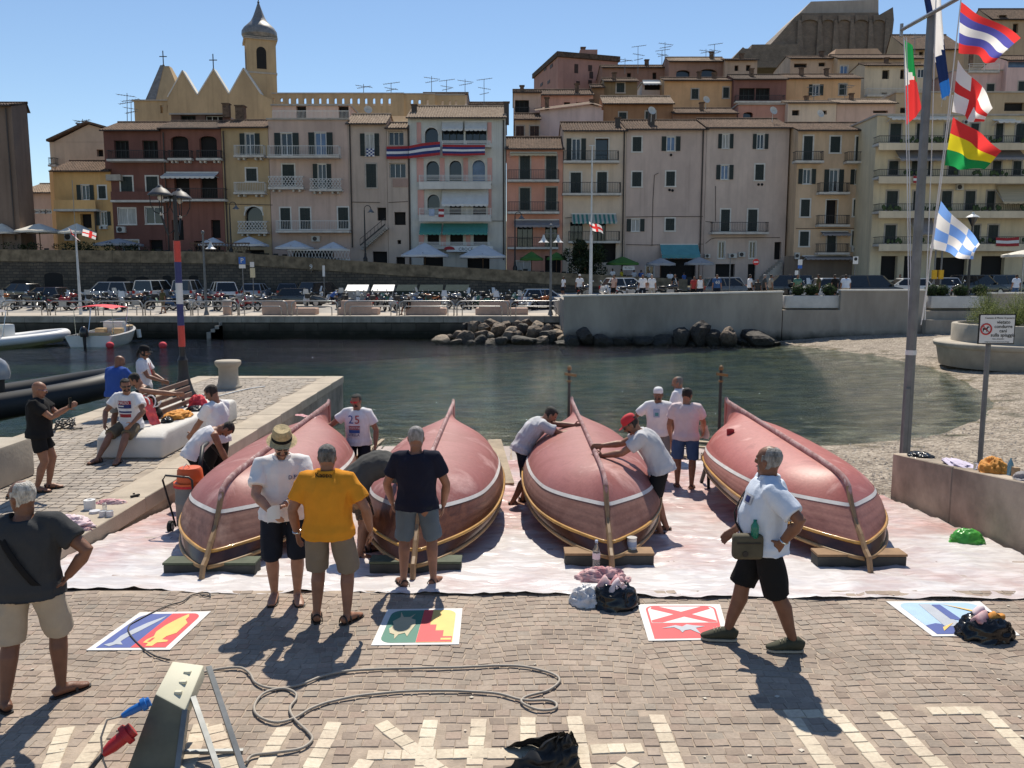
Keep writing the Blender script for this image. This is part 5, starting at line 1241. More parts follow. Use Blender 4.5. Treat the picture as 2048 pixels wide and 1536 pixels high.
def make_bike(scooter,paint,screen):
 B=thing('scooter' if scooter else 'motorbike','x','scooter' if scooter else 'motorbike')
 r=.25 if scooter else .31;wb=.64 if scooter else .70
 for x in(-wb,wb):
  q=MB();n=16;ring=[(x+(r-.05)*cos(2*pi*k/n),0,r+(r-.05)*sin(2*pi*k/n))for k in range(n)]
  q.tube(ring,.06,6,closed=True);o=q.build('wheel',M['tyre'],B)
  q=MB();q.cyl((x,-.03,r),(x,.03,r),r*.5,r*.5,10)
  for k in range(6):q.bar((x,0,r),(x+(r-.06)*cos(k*pi/3),0,r+(r-.06)*sin(k*pi/3)),.03,.02)
  q.build('rim',M['alloy'],o)
 if scooter:
  q=MB();q.tube([(-.85,0,.62),(-.6,0,.66),(-.2,0,.6),(0.0,0,.34),(.2,0,.3),(.34,0,.34)],[(.08,.12),(.16,.2),(.17,.2),(.2,.1),(.2,.06),(.18,.06)],10,side=(0,1,0))
  q.tube([(.34,0,.32),(.42,0,.6),(.36,0,.95)],[(.2,.05),(.22,.09),(.12,.08)],10,side=(0,1,0));q.ell((.66,0,.50),(.28,.10,.09),10,6)
  q.build('body',M[paint],B,smooth=True)
  q=MB();q.tube([(-.8,0,.80),(-.4,0,.82),(-.1,0,.78)],[(.12,.05),(.16,.07),(.12,.05)],10,side=(0,1,0));q.build('seat',M['black_plastic'],B,smooth=True)
  q=MB();q.box((-.88,0,.96),(.34,.38,.28));bevel(q.build('top_case',M['black_plastic'],B),.06,2)
 else:
  q=MB();q.ell((.1,0,.80),(.32,.16,.15),12,8);q.tube([(-.85,0,.78),(-.6,0,.7),(-.3,0,.66)],[(.07,.04),(.12,.08),(.13,.1)],8,side=(0,1,0));q.ell((.42,0,.82),(.2,.16,.18),10,8);q.ell((wb,0,r*2-.02),(.26,.07,.05),10,6)
  q.build('body',M[paint],B,smooth=True)
  q=MB();q.tube([(-.7,0,.80),(-.35,0,.80),(-.1,0,.78)],[(.10,.05),(.14,.07),(.10,.06)],10,side=(0,1,0));q.build('seat',M['black_plastic'],B,smooth=True)
  q=MB();q.box((.08,0,.45),(.48,.3,.36));q.tube([(.1,.17,.3),(-.3,.2,.26),(-.8,.22,.42)],.055,8);q.build('engine',M['steel'],B)
 q=MB();q.tube([(.36,0,.98),(.46,0,.75),(wb,0,r)],.035,6);q.tube([(.26,-.36,1.02),(.38,-.2,1.0),(.4,0,.98),(.38,.2,1.0),(.26,.36,1.02)],.022,6);q.build('handlebar',M['black_iron'],B)
 for s in(-1,1):q=MB();q.bar((.32,s*.28,1.02),(.36,s*.36,1.18),.015,.015);q.ell((.36,s*.38,1.2),(.02,.07,.045),8,6);q.build('mirror',M['chrome'],B)
 q=MB();q.ell((.52,0,.86 if not scooter else .8),(.06,.09,.08),10,6);q.build('headlight',M['head_light'],B)
 q=MB();q.box((-.9,0,.6),(.05,.12,.07));q.build('tail_light',M['tail_light'],B)
 if screen:q=MB();q.grid(lambda i,j:(.50-.12*j+.05*(1-(2*i-1)**2),(i-.5)*(.46-.14*j),.98+.42*j),7,5);q.build('windscreen',M['clear_screen'],B,smooth=True)
 q=MB();q.bar((-.05,.12,.3),(-.08,.26,.02),.03,.03);q.build('kick_stand',M['black_iron'],B)
 return B
bproto={}
ordn0=lambda k:'%d%s'%(k,'th' if 10<k%100<14 else{1:'st',2:'nd',3:'rd'}.get(k%10,'th'))
bikes=[(12,1,'bike_white',1,'white scooter with a tall windscreen at the left edge of the quay'),(38,0,'car_black',0,'black motorbike right of the leftmost scooter'),(66,0,'car_black',0,'black motorbike before the dark wine hatchback'),
 (96,1,'car_black',0,'black scooter before the bonnet of the dark wine hatchback'),(122,0,'bike_red',0,'dark red motorbike left of the white flag mast'),(148,1,'car_black',1,'black scooter with a windscreen at the foot of the white flag mast'),
 (176,1,'bike_white',1,'white scooter with a pale upright windscreen right of the flag mast'),(198,0,'car_black',0,'black motorbike before the silver sport utility car'),(222,0,'car_black',0,'black motorbike behind the red boat awning'),
 (244,0,'car_silver',1,'silver motorbike with a fairing right of the red boat awning'),(268,0,'car_black',0,'big black motorbike left of the walking man in olive'),(296,1,'car_black',0,'black scooter behind the walking man in olive'),
 (346,1,'bike_blue',1,'blue scooter left of the striped lamp post'),(366,0,'car_black',0,'black motorbike right of the striped lamp post'),(390,1,'bike_white',0,'white scooter left of the grey quay lamp'),
 (428,0,'car_black',0,'black motorbike between quay lamp and pink litter bin'),(452,0,'car_black',0,'black motorbike behind the pink litter bin'),(478,1,'bike_red',0,'red scooter right of the pink litter bin'),
 (504,0,'car_silver',0,'silver motorbike left of the low black saloon'),(530,0,'car_black',0,'black motorbike at the tail of the low black saloon'),(613,1,'bike_white',1,'white scooter whose windscreen rises over the black saloon'),
 (680,0,'car_black',0,'black motorbike at the nose of the low black saloon'),(708,1,'bike_white',1,'white scooter with windscreen before the first waste container'),(738,1,'car_black',0,'black scooter between the two pale waste containers'),
 (764,0,'car_black',0,'black motorbike before the second pale waste container'),(786,1,'bike_white',0,'white topped scooter right of the second pale waste container'),(806,0,'car_black',0,'black motorbike by the person sitting on the bench'),
 (834,1,'bike_blue',0,'blue scooter above the third pink bench'),(856,1,'bike_green',0,'green scooter above the third pink bench'),(888,1,'bike_white',1,'white scooter with a tall windscreen right of the third pink bench'),
 (912,0,'car_black',0,'black motorbike left of the fourth pink bench'),(938,0,'car_black',0,'black motorbike at the corner of the fourth pink bench'),(966,1,'bike_green',0,'green scooter above the fourth pink bench'),
 (990,1,'car_black',1,'black scooter with windscreen above the fourth pink bench'),(1014,0,'car_black',0,'black motorbike left of the tall windscreen'),(1032,1,'car_silver',1,'grey scooter with a round windscreen right of the fourth pink bench'),
 (1056,1,'bike_white',0,'white scooter beside the pale blue compact car'),(1085,0,'bike_orange',0,'orange motorbike before the pale blue compact car')]
rb=random.Random(11)
for i,(u,sc,pa,scr,lab)in enumerate(bikes):
 k=(sc,pa,scr)
 if k not in bproto:bproto[k]=o=make_bike(*k)
 else:o=copy_tree(bproto[k])
 Y=rb.uniform(62.2,64.6);p=at(u,600,Y)
 put(o,(p.x,Y,road_z(Y)-.002),rb.choice([R(60),R(-70),R(35),R(110),R(150),R(-120)])+rb.uniform(-.2,.2),lab,1.04);o['group']='motorbikes parked along the quay'
for i in range(26):
 u=20+i*42+rb.uniform(-8,8);Y=rb.uniform(66.3,67.5);k=rb.choice(list(bproto))
 if 520<u<670:Y=69.5
 o=copy_tree(bproto[k]);put(o,(at(u,600,Y).x,Y,road_z(Y)),rb.uniform(0,6.28),'%s %s in the rear row along the quay, %s from the left of that row'%({'car_black':'black','car_silver':'silver'}.get(k[1],k[1].replace('bike_','')),'scooter' if k[0]else 'motorbike',ordn0(i+1)),1.04);o['group']='motorbikes parked along the quay'
for i,(u,Y,k,lab)in enumerate([(1170,58,(0,'car_black',0),'black motorbike behind the sea wall at the white flagpole'),(1215,58.5,(1,'bike_white',0),'white scooter behind the sea wall left of the white hatchback'),(1258,57.6,(0,'car_black',0),'black motorbike before the small white hatchback'),(1338,60,(0,'car_black',1),'black motorbike at the end of the stone terrace wall'),(1606,60,(1,'car_black',1),'black scooter with upright windscreen below the bus stop sign'),(1912,60,(0,'car_black',0),'black motorbike right of the yellow pole sleeves')]):
 if k not in bproto:bproto[k]=o=make_bike(*k)
 else:o=copy_tree(bproto[k])
 put(o,(at(u,590,Y).x,Y,RZ),rb.uniform(-2,2),lab,1.04);o['group']='motorbikes parked along the quay'
mat('bin_lid',(.62,.63,.63),.5,.1,3);mat('bin_body',(.30,.30,.29),.6,.15,2);mat('bin_green',(.03,.045,.045),.9,.15,2,spec=.05)
for i,(u0,u1,lid,lab)in enumerate([(694,737,'bin_lid','waste container with a pale lid, left one of the two light lids'),(746,789,'bin_lid','waste container with a pale lid heaped with bags'),(795,834,'bin_green','dark waste container right next to the light lidded ones'),(840,886,'bin_green','dark waste container in the middle of the three dark ones'),(892,938,'bin_green','dark waste container furthest right of the row')]):
 a,b=at(u0,598,70),at(u1,598,70);B=thing('waste_container',lab,'waste container',((a.x+b.x)/2,70,QZ),'waste containers before the stone wall')
 w=(b.x-a.x)/2;c=(a.x+b.x)/2
 q=MB();q.add([(c-w*.92,69.4,QZ+.12),(c+w*.92,69.4,QZ+.12),(c+w*.92,70.5,QZ+.12),(c-w*.92,70.5,QZ+.12),(c-w,69.3,QZ+1.35),(c+w,69.3,QZ+1.35),(c+w,70.6,QZ+1.35),(c-w,70.6,QZ+1.35)],[(0,3,2,1),(4,5,6,7),(0,1,5,4),(1,2,6,5),(2,3,7,6),(3,0,4,7)]);q.build('body',M['bin_body' if lid=='bin_lid' else 'bin_green'],B)
 q=MB();q.add([(c-w*1.03,69.2,QZ+1.36),(c+w*1.03,69.2,QZ+1.36),(c+w*1.0,70.4,QZ+1.85),(c-w*1.0,70.4,QZ+1.85),(c-w*1.0,70.7,QZ+1.36),(c+w*1.0,70.7,QZ+1.36)],[(0,1,2,3),(3,2,5,4),(0,3,4),(1,5,2),(0,4,5,1)]);q.build('lid',M[lid],B)
 for s in(-.7,.7):
  for y in(69.6,70.3):q=MB();q.cyl((c+w*s-.04,y,QZ+.08),(c+w*s+.04,y,QZ+.08),.09,.09,10);q.build('wheel',M['tyre'],B)
hoops=[(5,96),(101,192),(197,286),(291,382),(386,476),(479,575),(584,676),(690,794),(799,908),(914,1016),(1021,1124)]
names=['leftmost at the photo edge','behind the white rigid boat','behind the red boat awning','before the walking man in olive','around the pink litter bin','left of the first pink bench','across the first pink bench','across the second pink bench','across the third pink bench','left of the fourth pink bench','at the right end beside the sea wall']
for(u0,u1),nmx in zip(hoops,names):
 a,b=at(u0,632,56.7),at(u1,632,56.7)
 B=thing('railing_hoop','steel tube hoop railing on the quay edge, '+nmx,'railing',((a.x+b.x)/2,56.7,QZ),'steel hoop railings along the quay edge')
 def arch(x0,x1,h,r):return[(x0,56.7,QZ),(x0,56.7,QZ+h-r)]+[(x0+r-r*cos(t*pi/8),56.7,QZ+h-r+r*sin(t*pi/8))for t in range(1,5)]+[(x1-r+r*sin(t*pi/8),56.7,QZ+h-r+r*cos(t*pi/8))for t in range(0,5)]+[(x1,56.7,QZ)]
 MB().tube(arch(a.x,b.x,.95,.3),.045,7).build('hoop',M['steel'],B,smooth=True)
 MB().tube(arch(a.x+.35,b.x-.4,.6,.15),.035,7).build('hoop',M['steel'],B,smooth=True)
mat('pink_stone',(.52,.36,.28),.8,.12,2.2,.3,25)
for u0,u1,s0,s1,lab in[(527,593,527,634,'first pink stone bench from the left on the far quay'),(684,745,676,758,'second pink stone bench on the far quay'),(820,881,812,893,'third pink stone bench, with a person seated at its end'),(958,1019,951,1056,'fourth pink stone bench, right end of the far quay')]:
 Yb=57.9;a,b,c,d=at(u0,630,Yb),at(u1,630,Yb),at(s0,630,Yb),at(s1,630,Yb)
 B=thing('stone_bench',lab,'bench',((c.x+d.x)/2,Yb,QZ),'pink stone benches on the far quay')
 bevel(MB().bx(c.x,d.x,Yb-.35,Yb+.75,QZ,QZ+.45).build('seat',M['pink_stone'],B),.09,3)
 bevel(MB().bx(a.x,b.x,Yb-.36,Yb+.05,QZ+.01,QZ+.95).build('backrest',M['pink_stone'],B),.06,2)
p=at(455,628,57.6);B=thing('litter_bin','round pink stone litter bin on the far quay','litter bin',(p.x,57.6,QZ))
q=MB();q.lathe((p.x,57.6,QZ),[(.26,0),(.29,.05),(.29,.85),(.26,.9)],16);q.build('bin',M['pink_stone'],B,smooth=True,angle=40)
q=MB();q.lathe((p.x,57.6,QZ+.9),[(.27,0),(.30,.02),(.30,.1),(.22,.12)],16);q.build('rim',M['steel'],B)
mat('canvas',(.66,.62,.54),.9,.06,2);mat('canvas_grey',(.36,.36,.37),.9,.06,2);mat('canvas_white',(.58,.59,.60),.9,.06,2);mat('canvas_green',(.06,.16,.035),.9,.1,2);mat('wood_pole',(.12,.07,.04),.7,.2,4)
def parasol(u0,u1,v0,v1,Y,m,lab,base=None,pole='wood_pole'):
 a,b=at(u0,v1,Y),at(u1,v1,Y);top=at(0,v0,Y).z;c=(a.x+b.x)/2;w=(b.x-a.x)/2;zb=a.z
 gb=tz(c)if base is None else base
 B=thing('parasol',lab,'parasol',(c,Y,gb),'cafe parasols on the terrace')
 q=MB();n=8;h=top-zb-.18;vs=[];N=24
 prof=[(0.02,1),(.25,.80),(.5,.52),(.75,.25),(1,.0)]
 for r,e in prof:
  for k in range(N):
   t=2*pi*(k+.5)/N;sq=1/max(abs(cos(t)),abs(sin(t)));sq=sq**.75
   vs.append((c+w*r*cos(t)*sq*.8,Y+w*r*sin(t)*sq*.8,zb+.18+h*e-.03*(k%3==1)*r))
 for k in range(N):x,y,z=vs[4*N+k];vs.append((x*1.0,y,z-.18))
 q.add(vs,[(j*N+k,j*N+(k+1)%N,(j+1)*N+(k+1)%N,(j+1)*N+k)for j in range(5)for k in range(N)]);q.build('canopy',M[m],B,smooth=True,angle=45)
 MB().cyl((c,Y,gb),(c,Y,zb+h),.045,.045,8).build('pole',M[pole],B)
 q=MB()
 for k in range(8):t=2*pi*k/8;q.bar((c,Y,zb+h*.55),(c+w*.8*cos(t),Y+w*.8*sin(t),zb+.2+h*.12),.03,.03)
 q.build('ribs',M[pole],B)
 MB().box((c,Y,gb+.05),(.6,.6,.1)).build('base',M['black_iron'],B)
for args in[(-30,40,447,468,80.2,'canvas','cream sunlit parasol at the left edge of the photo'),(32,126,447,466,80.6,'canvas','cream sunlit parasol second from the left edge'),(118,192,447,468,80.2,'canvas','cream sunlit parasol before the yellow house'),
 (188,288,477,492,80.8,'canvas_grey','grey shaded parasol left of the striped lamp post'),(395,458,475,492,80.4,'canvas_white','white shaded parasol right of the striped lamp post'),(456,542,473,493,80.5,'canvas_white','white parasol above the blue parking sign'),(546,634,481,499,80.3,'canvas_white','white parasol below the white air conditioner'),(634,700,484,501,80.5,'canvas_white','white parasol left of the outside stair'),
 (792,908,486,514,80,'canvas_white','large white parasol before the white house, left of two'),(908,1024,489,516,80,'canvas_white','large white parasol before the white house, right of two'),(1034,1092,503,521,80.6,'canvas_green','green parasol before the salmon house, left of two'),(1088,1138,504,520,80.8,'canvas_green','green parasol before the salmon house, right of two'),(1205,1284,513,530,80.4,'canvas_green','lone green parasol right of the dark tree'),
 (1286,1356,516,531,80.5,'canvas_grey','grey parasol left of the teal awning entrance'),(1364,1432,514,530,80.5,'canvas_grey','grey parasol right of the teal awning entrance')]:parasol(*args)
parasol(2005,2090,500,514,66,'canvas','cream parasol at the right edge of the photo',RZ,'steel')
rc=random.Random(5)
cl=MB()
for u in list(range(10,700,9))+list(range(1040,1400,11)):
 Y=rc.uniform(79.2,82.6);p=at(u,500,Y);z=tz(p.x)-.95;h=rc.uniform(.75,1.25)
 cl.bx(p.x-.22,p.x+.22,Y-.2,Y+.2,z+.4,z+.46);cl.bx(p.x-.22,p.x+.22,Y+.17,Y+.2,z+.46,z+h)
 for a in(-.2,.18):
  for b in(-.18,.16):cl.bx(p.x+a,p.x+a+.03,Y+b,Y+b+.03,z,z+.4)
cl.build('cafe_chairs',M['black_plastic'],kind='stuff',label='dark cafe chairs crowded below the terrace parasols')
for u0,u1,lab in[(380,500,'dark wooden screen and planters on the terrace above the parking sign'),(575,700,'white lattice screen on the terrace below the white parasols')]:
 a,b=at(u0,500,78.9),at(u1,500,78.9);B=thing('terrace_screen',lab,'screen',((a.x+b.x)/2,78.9,tz(a.x)))
 q=MB();z0=tz(b.x)+.05;q.bx(a.x,b.x,78.88,78.94,z0,z0+.1);q.bx(a.x,b.x,78.88,78.94,z0+.9,z0+1.0)
 q.build('frame',M['rail_white' if u0>500 else 'wood_pole'],B)
 q=MB();n=int((b.x-a.x)/.3)
 for k in range(n):x=a.x+.3*k;q.bar((x,78.91,z0+.1),(x+.3,78.91,z0+.9),.04,.03);q.bar((x+.3,78.91,z0+.1),(x,78.91,z0+.9),.04,.03)
 q.build('lattice',M['rail_white' if u0>500 else 'wood_pole'],B,kind='stuff')
def hook_lamp(u,v0,v1,Y,lab,m='black_iron',base=None):
 a,b=at(u,v1,Y),at(u,v0,Y);z0=a.z if base is None else base
 B=thing('street_lamp',lab,'street lamp',(a.x,Y,z0))
 q=MB();q.cyl((a.x,Y,z0),(a.x,Y,b.z-.4),.09,.05,8);q.lathe((a.x,Y,z0),[(.2,0),(.2,.5),(.12,.7),(.1,1.0)],10);q.build('pole',M[m],B)
 q=MB();q.tube([(a.x,Y,b.z-.4)]+[(a.x+.3-.3*cos(t*pi/8),Y,b.z-.3+.3*sin(t*pi/8))for t in range(9)],.035,6);q.build('arm',M[m],B)
 q=MB();q.lathe((a.x+.6,Y,b.z-.62),[(.32,0),(.24,.08),(.12,.2),(.06,.34)],12);q.build('lamp_shade',M['grey_metal'],B)
 q=MB();q.ell((a.x+.6,Y,b.z-.64),(.1,.1,.08),8,6);q.build('bulb',M['head_light'],B)
hook_lamp(463,404,512,79.0,'dark hooked street lamp behind the blue parking sign')
hook_lamp(731,411,528,79.0,'dark hooked street lamp at the foot of the outside stair')
hook_lamp(1030,424,545,79.0,'dark hooked street lamp before the salmon house')
def quay_lamp(u,v0,v1,Y,lab,z,double=True):
 a,b=at(u,v1,Y),at(u,v0,Y);B=thing('street_lamp',lab,'street lamp',(a.x,Y,z))
 q=MB();q.cyl((a.x,Y,z),(a.x,Y,b.z),.10,.06,10);q.lathe((a.x,Y,z),[(.18,0),(.18,.06),(.11,.3)],10);q.build('pole',M['grey_metal'],B)
 zl=at(u,v0+33,Y).z
 for s in((-1,1)if double else(1,)):
  q=MB();q.tube([(a.x,Y,zl+.5)]+[(a.x+s*.16*t,Y,zl+.5+.12*sin(t*pi/3))for t in(1,2,3)],.03,6);q.build('arm',M['grey_metal'],B)
  q=MB();q.lathe((a.x+s*.48,Y,zl),[(.36,0),(.2,.12),(.1,.3),(.06,.5)],12);q.build('lamp_shade',M['bin_lid'],B)
 q=MB();q.ell((a.x,Y,b.z),(.12,.12,.14),8,6);q.build('finial',M['grey_metal'],B)
quay_lamp(413,465,628,57.2,'grey quay lamp with one bell shade left of the parking sign',QZ,False)
quay_lamp(1101,452,625,57.2,'grey quay lamp with two bell shades near the sea wall corner',QZ)
p=at(1936,575,56);B=thing('street_lamp','black lantern lamp rising behind the blue checked flag','street lamp',(p.x,56,RZ));zt=at(1936,452,56).z
MB().cyl((p.x,56,RZ),(p.x,56,zt),.11,.05,8).build('pole',M['black_iron'],B)
q=MB();q.lathe((p.x,56,zt),[(.08,0),(.34,.55),(.30,.56)],8,cap=False);q.build('lantern',M['car_glass'],B);q=MB();q.lathe((p.x,56,zt+.55),[(.42,0),(.3,.1),(.1,.2),(.05,.35)],12);q.build('lamp_shade',M['bin_lid'],B)
def near_lamp():
 x,y=on(369,792,0).x,on(369,792,0).y
 B=thing('striped_lamp','black double lantern lamp post banded red blue and white on the pier','lamp post',(x,y,0))
 zt=at(347,470,y).z
 zof=lambda v:at(355,v,y).z
 rd,bl,wh,bk=mat('band_red',(.55,.06,.045),.5,.08,6),mat('band_blue',(.035,.04,.15),.5,.08,6),mat('band_white',(.66,.66,.66),.5,.05,6),M['black_iron']
 cuts=[(482,524,rd),(524,566,bl),(566,608,wh),(608,651,bl),(651,693,rd)]
 r=.085
 q=MB();q.lathe((x,y,0),[(.30,0),(.30,.05),(.24,.14),(.17,.4),(.13,.62),(.12,.9),(.13,.95),(r+.01,1.0),(r-.005,1.05)],16);q.cyl((x,y,1.0),(x,y,zt+1.0),r-.012,r*.55,12);q.build('pole',bk,B,smooth=True,angle=40)
 for a,b,m in cuts:q=MB();q.cyl((x,y,zof(b)),(x,y,zof(a)),r,r,14);q.build('band',m,B,smooth=True,angle=40)
 def lantern(lx,ly,zb):
  q=MB();q.lathe((lx,ly,zb+.42),[(.30,-.01),(.295,.02),(.25,.06),(.16,.15),(.08,.19),(.05,.24),(.02,.25)],20);o=q.build('lantern_hood',mat('hood_grey',(.055,.057,.062),.55,.15,5),B,smooth=True,angle=40)
  q=MB()
  for k in range(4):t=k*pi/2+.5;q.tube([(lx+.25*cos(t),ly+.25*sin(t),zb+.43),(lx+.24*cos(t),ly+.24*sin(t),zb+.2),(lx+.15*cos(t),ly+.15*sin(t),zb+.0),(lx+.02*cos(t),ly+.02*sin(t),zb-.05)],.012,5)
  q.build('cage',bk,o);q=MB();q.ell((lx,ly,zb-.06),(.04,.04,.035),8,6);q.ell((lx,ly,zb+.36),(.07,.07,.08),10,8);q.build('bulb',M['aircon'],o)
 pl,pr=at(322,424,y-.1),at(361,430,y+.35)
 lantern(pl.x,pl.y,pl.z);lantern(pr.x,pr.y,pr.z)
 q=MB()
 for p in(pl,pr):q.tube([(x,y,zt+.15),((x*.4+p.x*.6),(y+p.y)/2,zt+.0),(p.x,p.y,p.z-.08)],.026,6)
 q.build('arm',bk,B)
near_lamp()
def flag_sheet(name,pts_fn,nu,nv,mats_fn,mats,parent):
 q=MB();vs=[pts_fn(i/nu,j/nv)for j in range(nv+1)for i in range(nu+1)]
 q.v=[tuple(v)for v in vs]
 for j in range(nv):
  for i in range(nu):q.f.append((j*(nu+1)+i,j*(nu+1)+i+1,(j+1)*(nu+1)+i+1,(j+1)*(nu+1)+i));q.m.append(mats_fn((i+.5)/nu,(j+.5)/nv))
 return q.build(name,mats,parent,smooth=True)
def flag_mat(name,c):
 if name in M:return M[name]
 m=bpy.data.materials.new(name);m.use_nodes=True;n=m.node_tree.nodes;l=m.node_tree.links
 p=n['Principled BSDF'];p.inputs['Base Color'].default_value=(*c,1);p.inputs['Roughness'].default_value=.8;p.inputs['Specular IOR Level'].default_value=.1
 t=n.new('ShaderNodeBsdfTranslucent');t.inputs['Color'].default_value=(*[min(1,q*1.25)for q in c],1);x=n.new('ShaderNodeMixShader');x.inputs[0].default_value=.55
 l.new(p.outputs[0],x.inputs[1]);l.new(t.outputs[0],x.inputs[2]);l.new(x.outputs[0],n['Material Output'].inputs[0])
 M[name]=m
 return m
FR,FW,FB,FN,FG,FY_,FSB,FCB=[flag_mat('flag_'+n,c)for n,c in(('red',(.72,.05,.05)),('white',(.80,.78,.76)),('violet_blue',(.10,.10,.38)),('navy',(.01,.02,.07)),('green',(.02,.28,.08)),('yellow',(.85,.68,.03)),('sky_blue',(.20,.38,.80)),('cobalt',(.02,.12,.40)))]
def cross_at(i,j):return 0 if(.4<i<.62)or(.38<j<.62)else 1
p0=at(160,602,58);zt=at(149,458,58).z;B=thing('flag_mast','white mast with two small red and white flags on the far quay','flag mast',(p0.x,58,QZ))
MB().cyl((p0.x,58,QZ),(p0.x,58,zt),.11,.05,8).build('mast',M['bin_lid'],B);q=MB();q.tube([(p0.x,58,zt),(p0.x,58,zt+3.2)],.02,5);q.build('spire',M['aerial'],B)
a=at(136,455,58);flag_sheet('flag',lambda i,j:(a.x+.55*i+.25*j,58-.2*sin(i*3),a.z-.75*i-.18*j),8,5,cross_at,[FR,FW],B)
b=at(166,458,58);flag_sheet('flag',lambda i,j:(b.x+.95*i-.1*j,58+.15*sin(i*4),b.z-.3*i-.42*j),8,5,cross_at,[FR,FW],B)
p0=at(1181,590,57);zt=at(1181,290,57).z;B=thing('flag_mast','tall white flagpole with a red and white flag behind the sea wall','flag mast',(p0.x,57,RZ))
q=MB();q.cyl((p0.x,57,RZ),(p0.x,57,at(0,470,57).z),.12,.10,10);q.cyl((p0.x,57,at(0,470,57).z),(p0.x,57,zt),.065,.045,8);q.build('mast',M['bin_lid'],B);q=MB();q.bar((p0.x-.4,57,at(0,324,57).z),(p0.x+.5,57,at(0,322,57).z),.05,.05);q.bar((p0.x-.2,57,at(0,291,57).z),(p0.x+.15,57,at(0,291,57).z),.05,.05);q.build('spreader',M['bin_lid'],B)
a=at(1178,443,57);flag_sheet('flag',lambda i,j:(a.x+.85*i+.12*j,57-.2*sin(i*4),a.z-.32*i-.5*j-.06*sin(i*6)),10,6,cross_at,[FR,FW],B)
def sign_post(u,v0,v1,Y,w,m,lab,z,plates,name='road_sign'):
 a=at(u,0,Y);B=thing(name,lab,'sign',(a.x,Y,z));zt=at(u,v0,Y).z
 MB().cyl((a.x,Y+.04,z),(a.x,Y+.04,zt),.035,.035,8).build('post',M['grey_metal'],B)
 for(du,pv0,pv1,pw,mm)in plates:
  z0,z1=at(u,pv1,Y).z,at(u,pv0,Y).z;MB().bx(a.x+du-pw/2,a.x+du+pw/2,Y-.03,Y-.005,z0,z1).build('sign_plate',mm,B)
 return B,a.x
sgn_blue,sgn_white,sgn_red,sgn_yel=mat('sign_blue',(.03,.12,.42),.5,0),mat('sign_white',(.68,.68,.67),.5,0),mat('sign_red',(.5,.03,.03),.5,0),mat('sign_cream',(.5,.46,.32),.6,0)
S1,x=sign_post(463,512,537,61,.5,None,'blue parking sign with a white plate on the far quay',QZ,[(0,514,528,.48,sgn_blue),(0,529,536.5,.46,sgn_white)])
text_mesh('P',.46,sgn_white,'sign_letter',S1,(x,60.966,at(463,521.3,61).z),(pi/2,0,0))
sign_post(484,523,556,62,.4,None,'cream notice box on a post right of the parking sign',QZ,[(0,536,555,.36,sgn_yel),(-.02,524,534,.3,M['bin_lid'])],'parking_meter')
sign_post(632,530,566,70,.3,None,'thin tall sign post above the black saloon',QZ,[(0,531,553,.2,M['bin_lid'])])
S9,x=sign_post(606,527,541,77.8,.4,None,'small white number plate on the stone wall',at(606,545,77.8).z,[(0,527,541,.34,M['parapet_stone'])],'number_plate');text_mesh('9',.6,sgn_white,'sign_letter',S9,(x,77.76,at(606,534,77.8).z),(pi/2,0,0))
S2,x=sign_post(1623,518,570,60,.3,None,'bus stop sign with a blue foot behind the white planter',RZ,[(0,519,530,.30,sgn_white),(0,530.5,537,.30,sgn_blue),(-.22,541,550,.24,M['bin_lid'])],'bus_stop_sign')
S3,x=sign_post(1738,512,560,66,.5,None,'square white parking notice with a black disc on the corner of the block',RZ,[(0,513,528,.40,sgn_white)])
q=MB();z=at(1738,518,66).z;q.cyl((x,65.965,z),(x,65.955,z),.13,.13,16);q.build('sign_disc',M['black_plastic'],S3)
S4,x=sign_post(1531,518,560,72,.5,None,'round red no entry sign by the stone steps',RZ,[]);z=at(1531,524,72).z;q=MB();q.cyl((x,71.97,z),(x,71.95,z),.27,.27,18);q.build('sign_disc',sgn_red,S4);MB().bx(x-.19,x+.19,71.935,71.948,z-.05,z+.05).build('sign_bar',sgn_white,S4)
S5,x=sign_post(1478,515,582,57,.1,None,'plain pale post behind the sea wall left of the pedestrians',RZ,[],'post')
S6,x=sign_post(1141,498,560,79,.1,None,'thin dark post chequered with white beside the dark tree',at(0,560,79).z,[],'post')
for k in range(9):z=at(1141,500+k*6,79).z;q=MB();q.cyl((x,79.04,z),(x,79.04,z-.13),.05,.05,8);q.build('band',sgn_white,S6)
a=at(1257,546,79.2);MB().box((a.x,79.2,at(0,536,79.2).z),(1.1,.05,.36)).build('shop_board',sgn_white,label='white shop board under the lone green parasol',cat='sign')
b_=text_mesh('Blu Navy',.2,M['rail_dark'],'board_lettering',bpy.data.objects['shop_board'],(a.x,79.17,at(0,536,79.2).z),(pi/2,0,0))
for u,lab in((1868,'left pole with a yellow sleeve before the silver hatchback'),(1881,'right pole with a yellow sleeve before the silver hatchback')):
 a=at(u,560,60);B=thing('sleeved_pole',lab,'pole',(a.x,60,RZ));MB().cyl((a.x,60,RZ),(a.x,60,at(0,500,60).z),.06,.06,8).build('pole',M['grey_metal'],B);MB().bx(a.x-.15,a.x+.15,59.9,60.1,at(0,558,60).z,at(0,540,60).z).build('sleeve',mat('sleeve_yellow',(.6,.35,.02),.7),B)
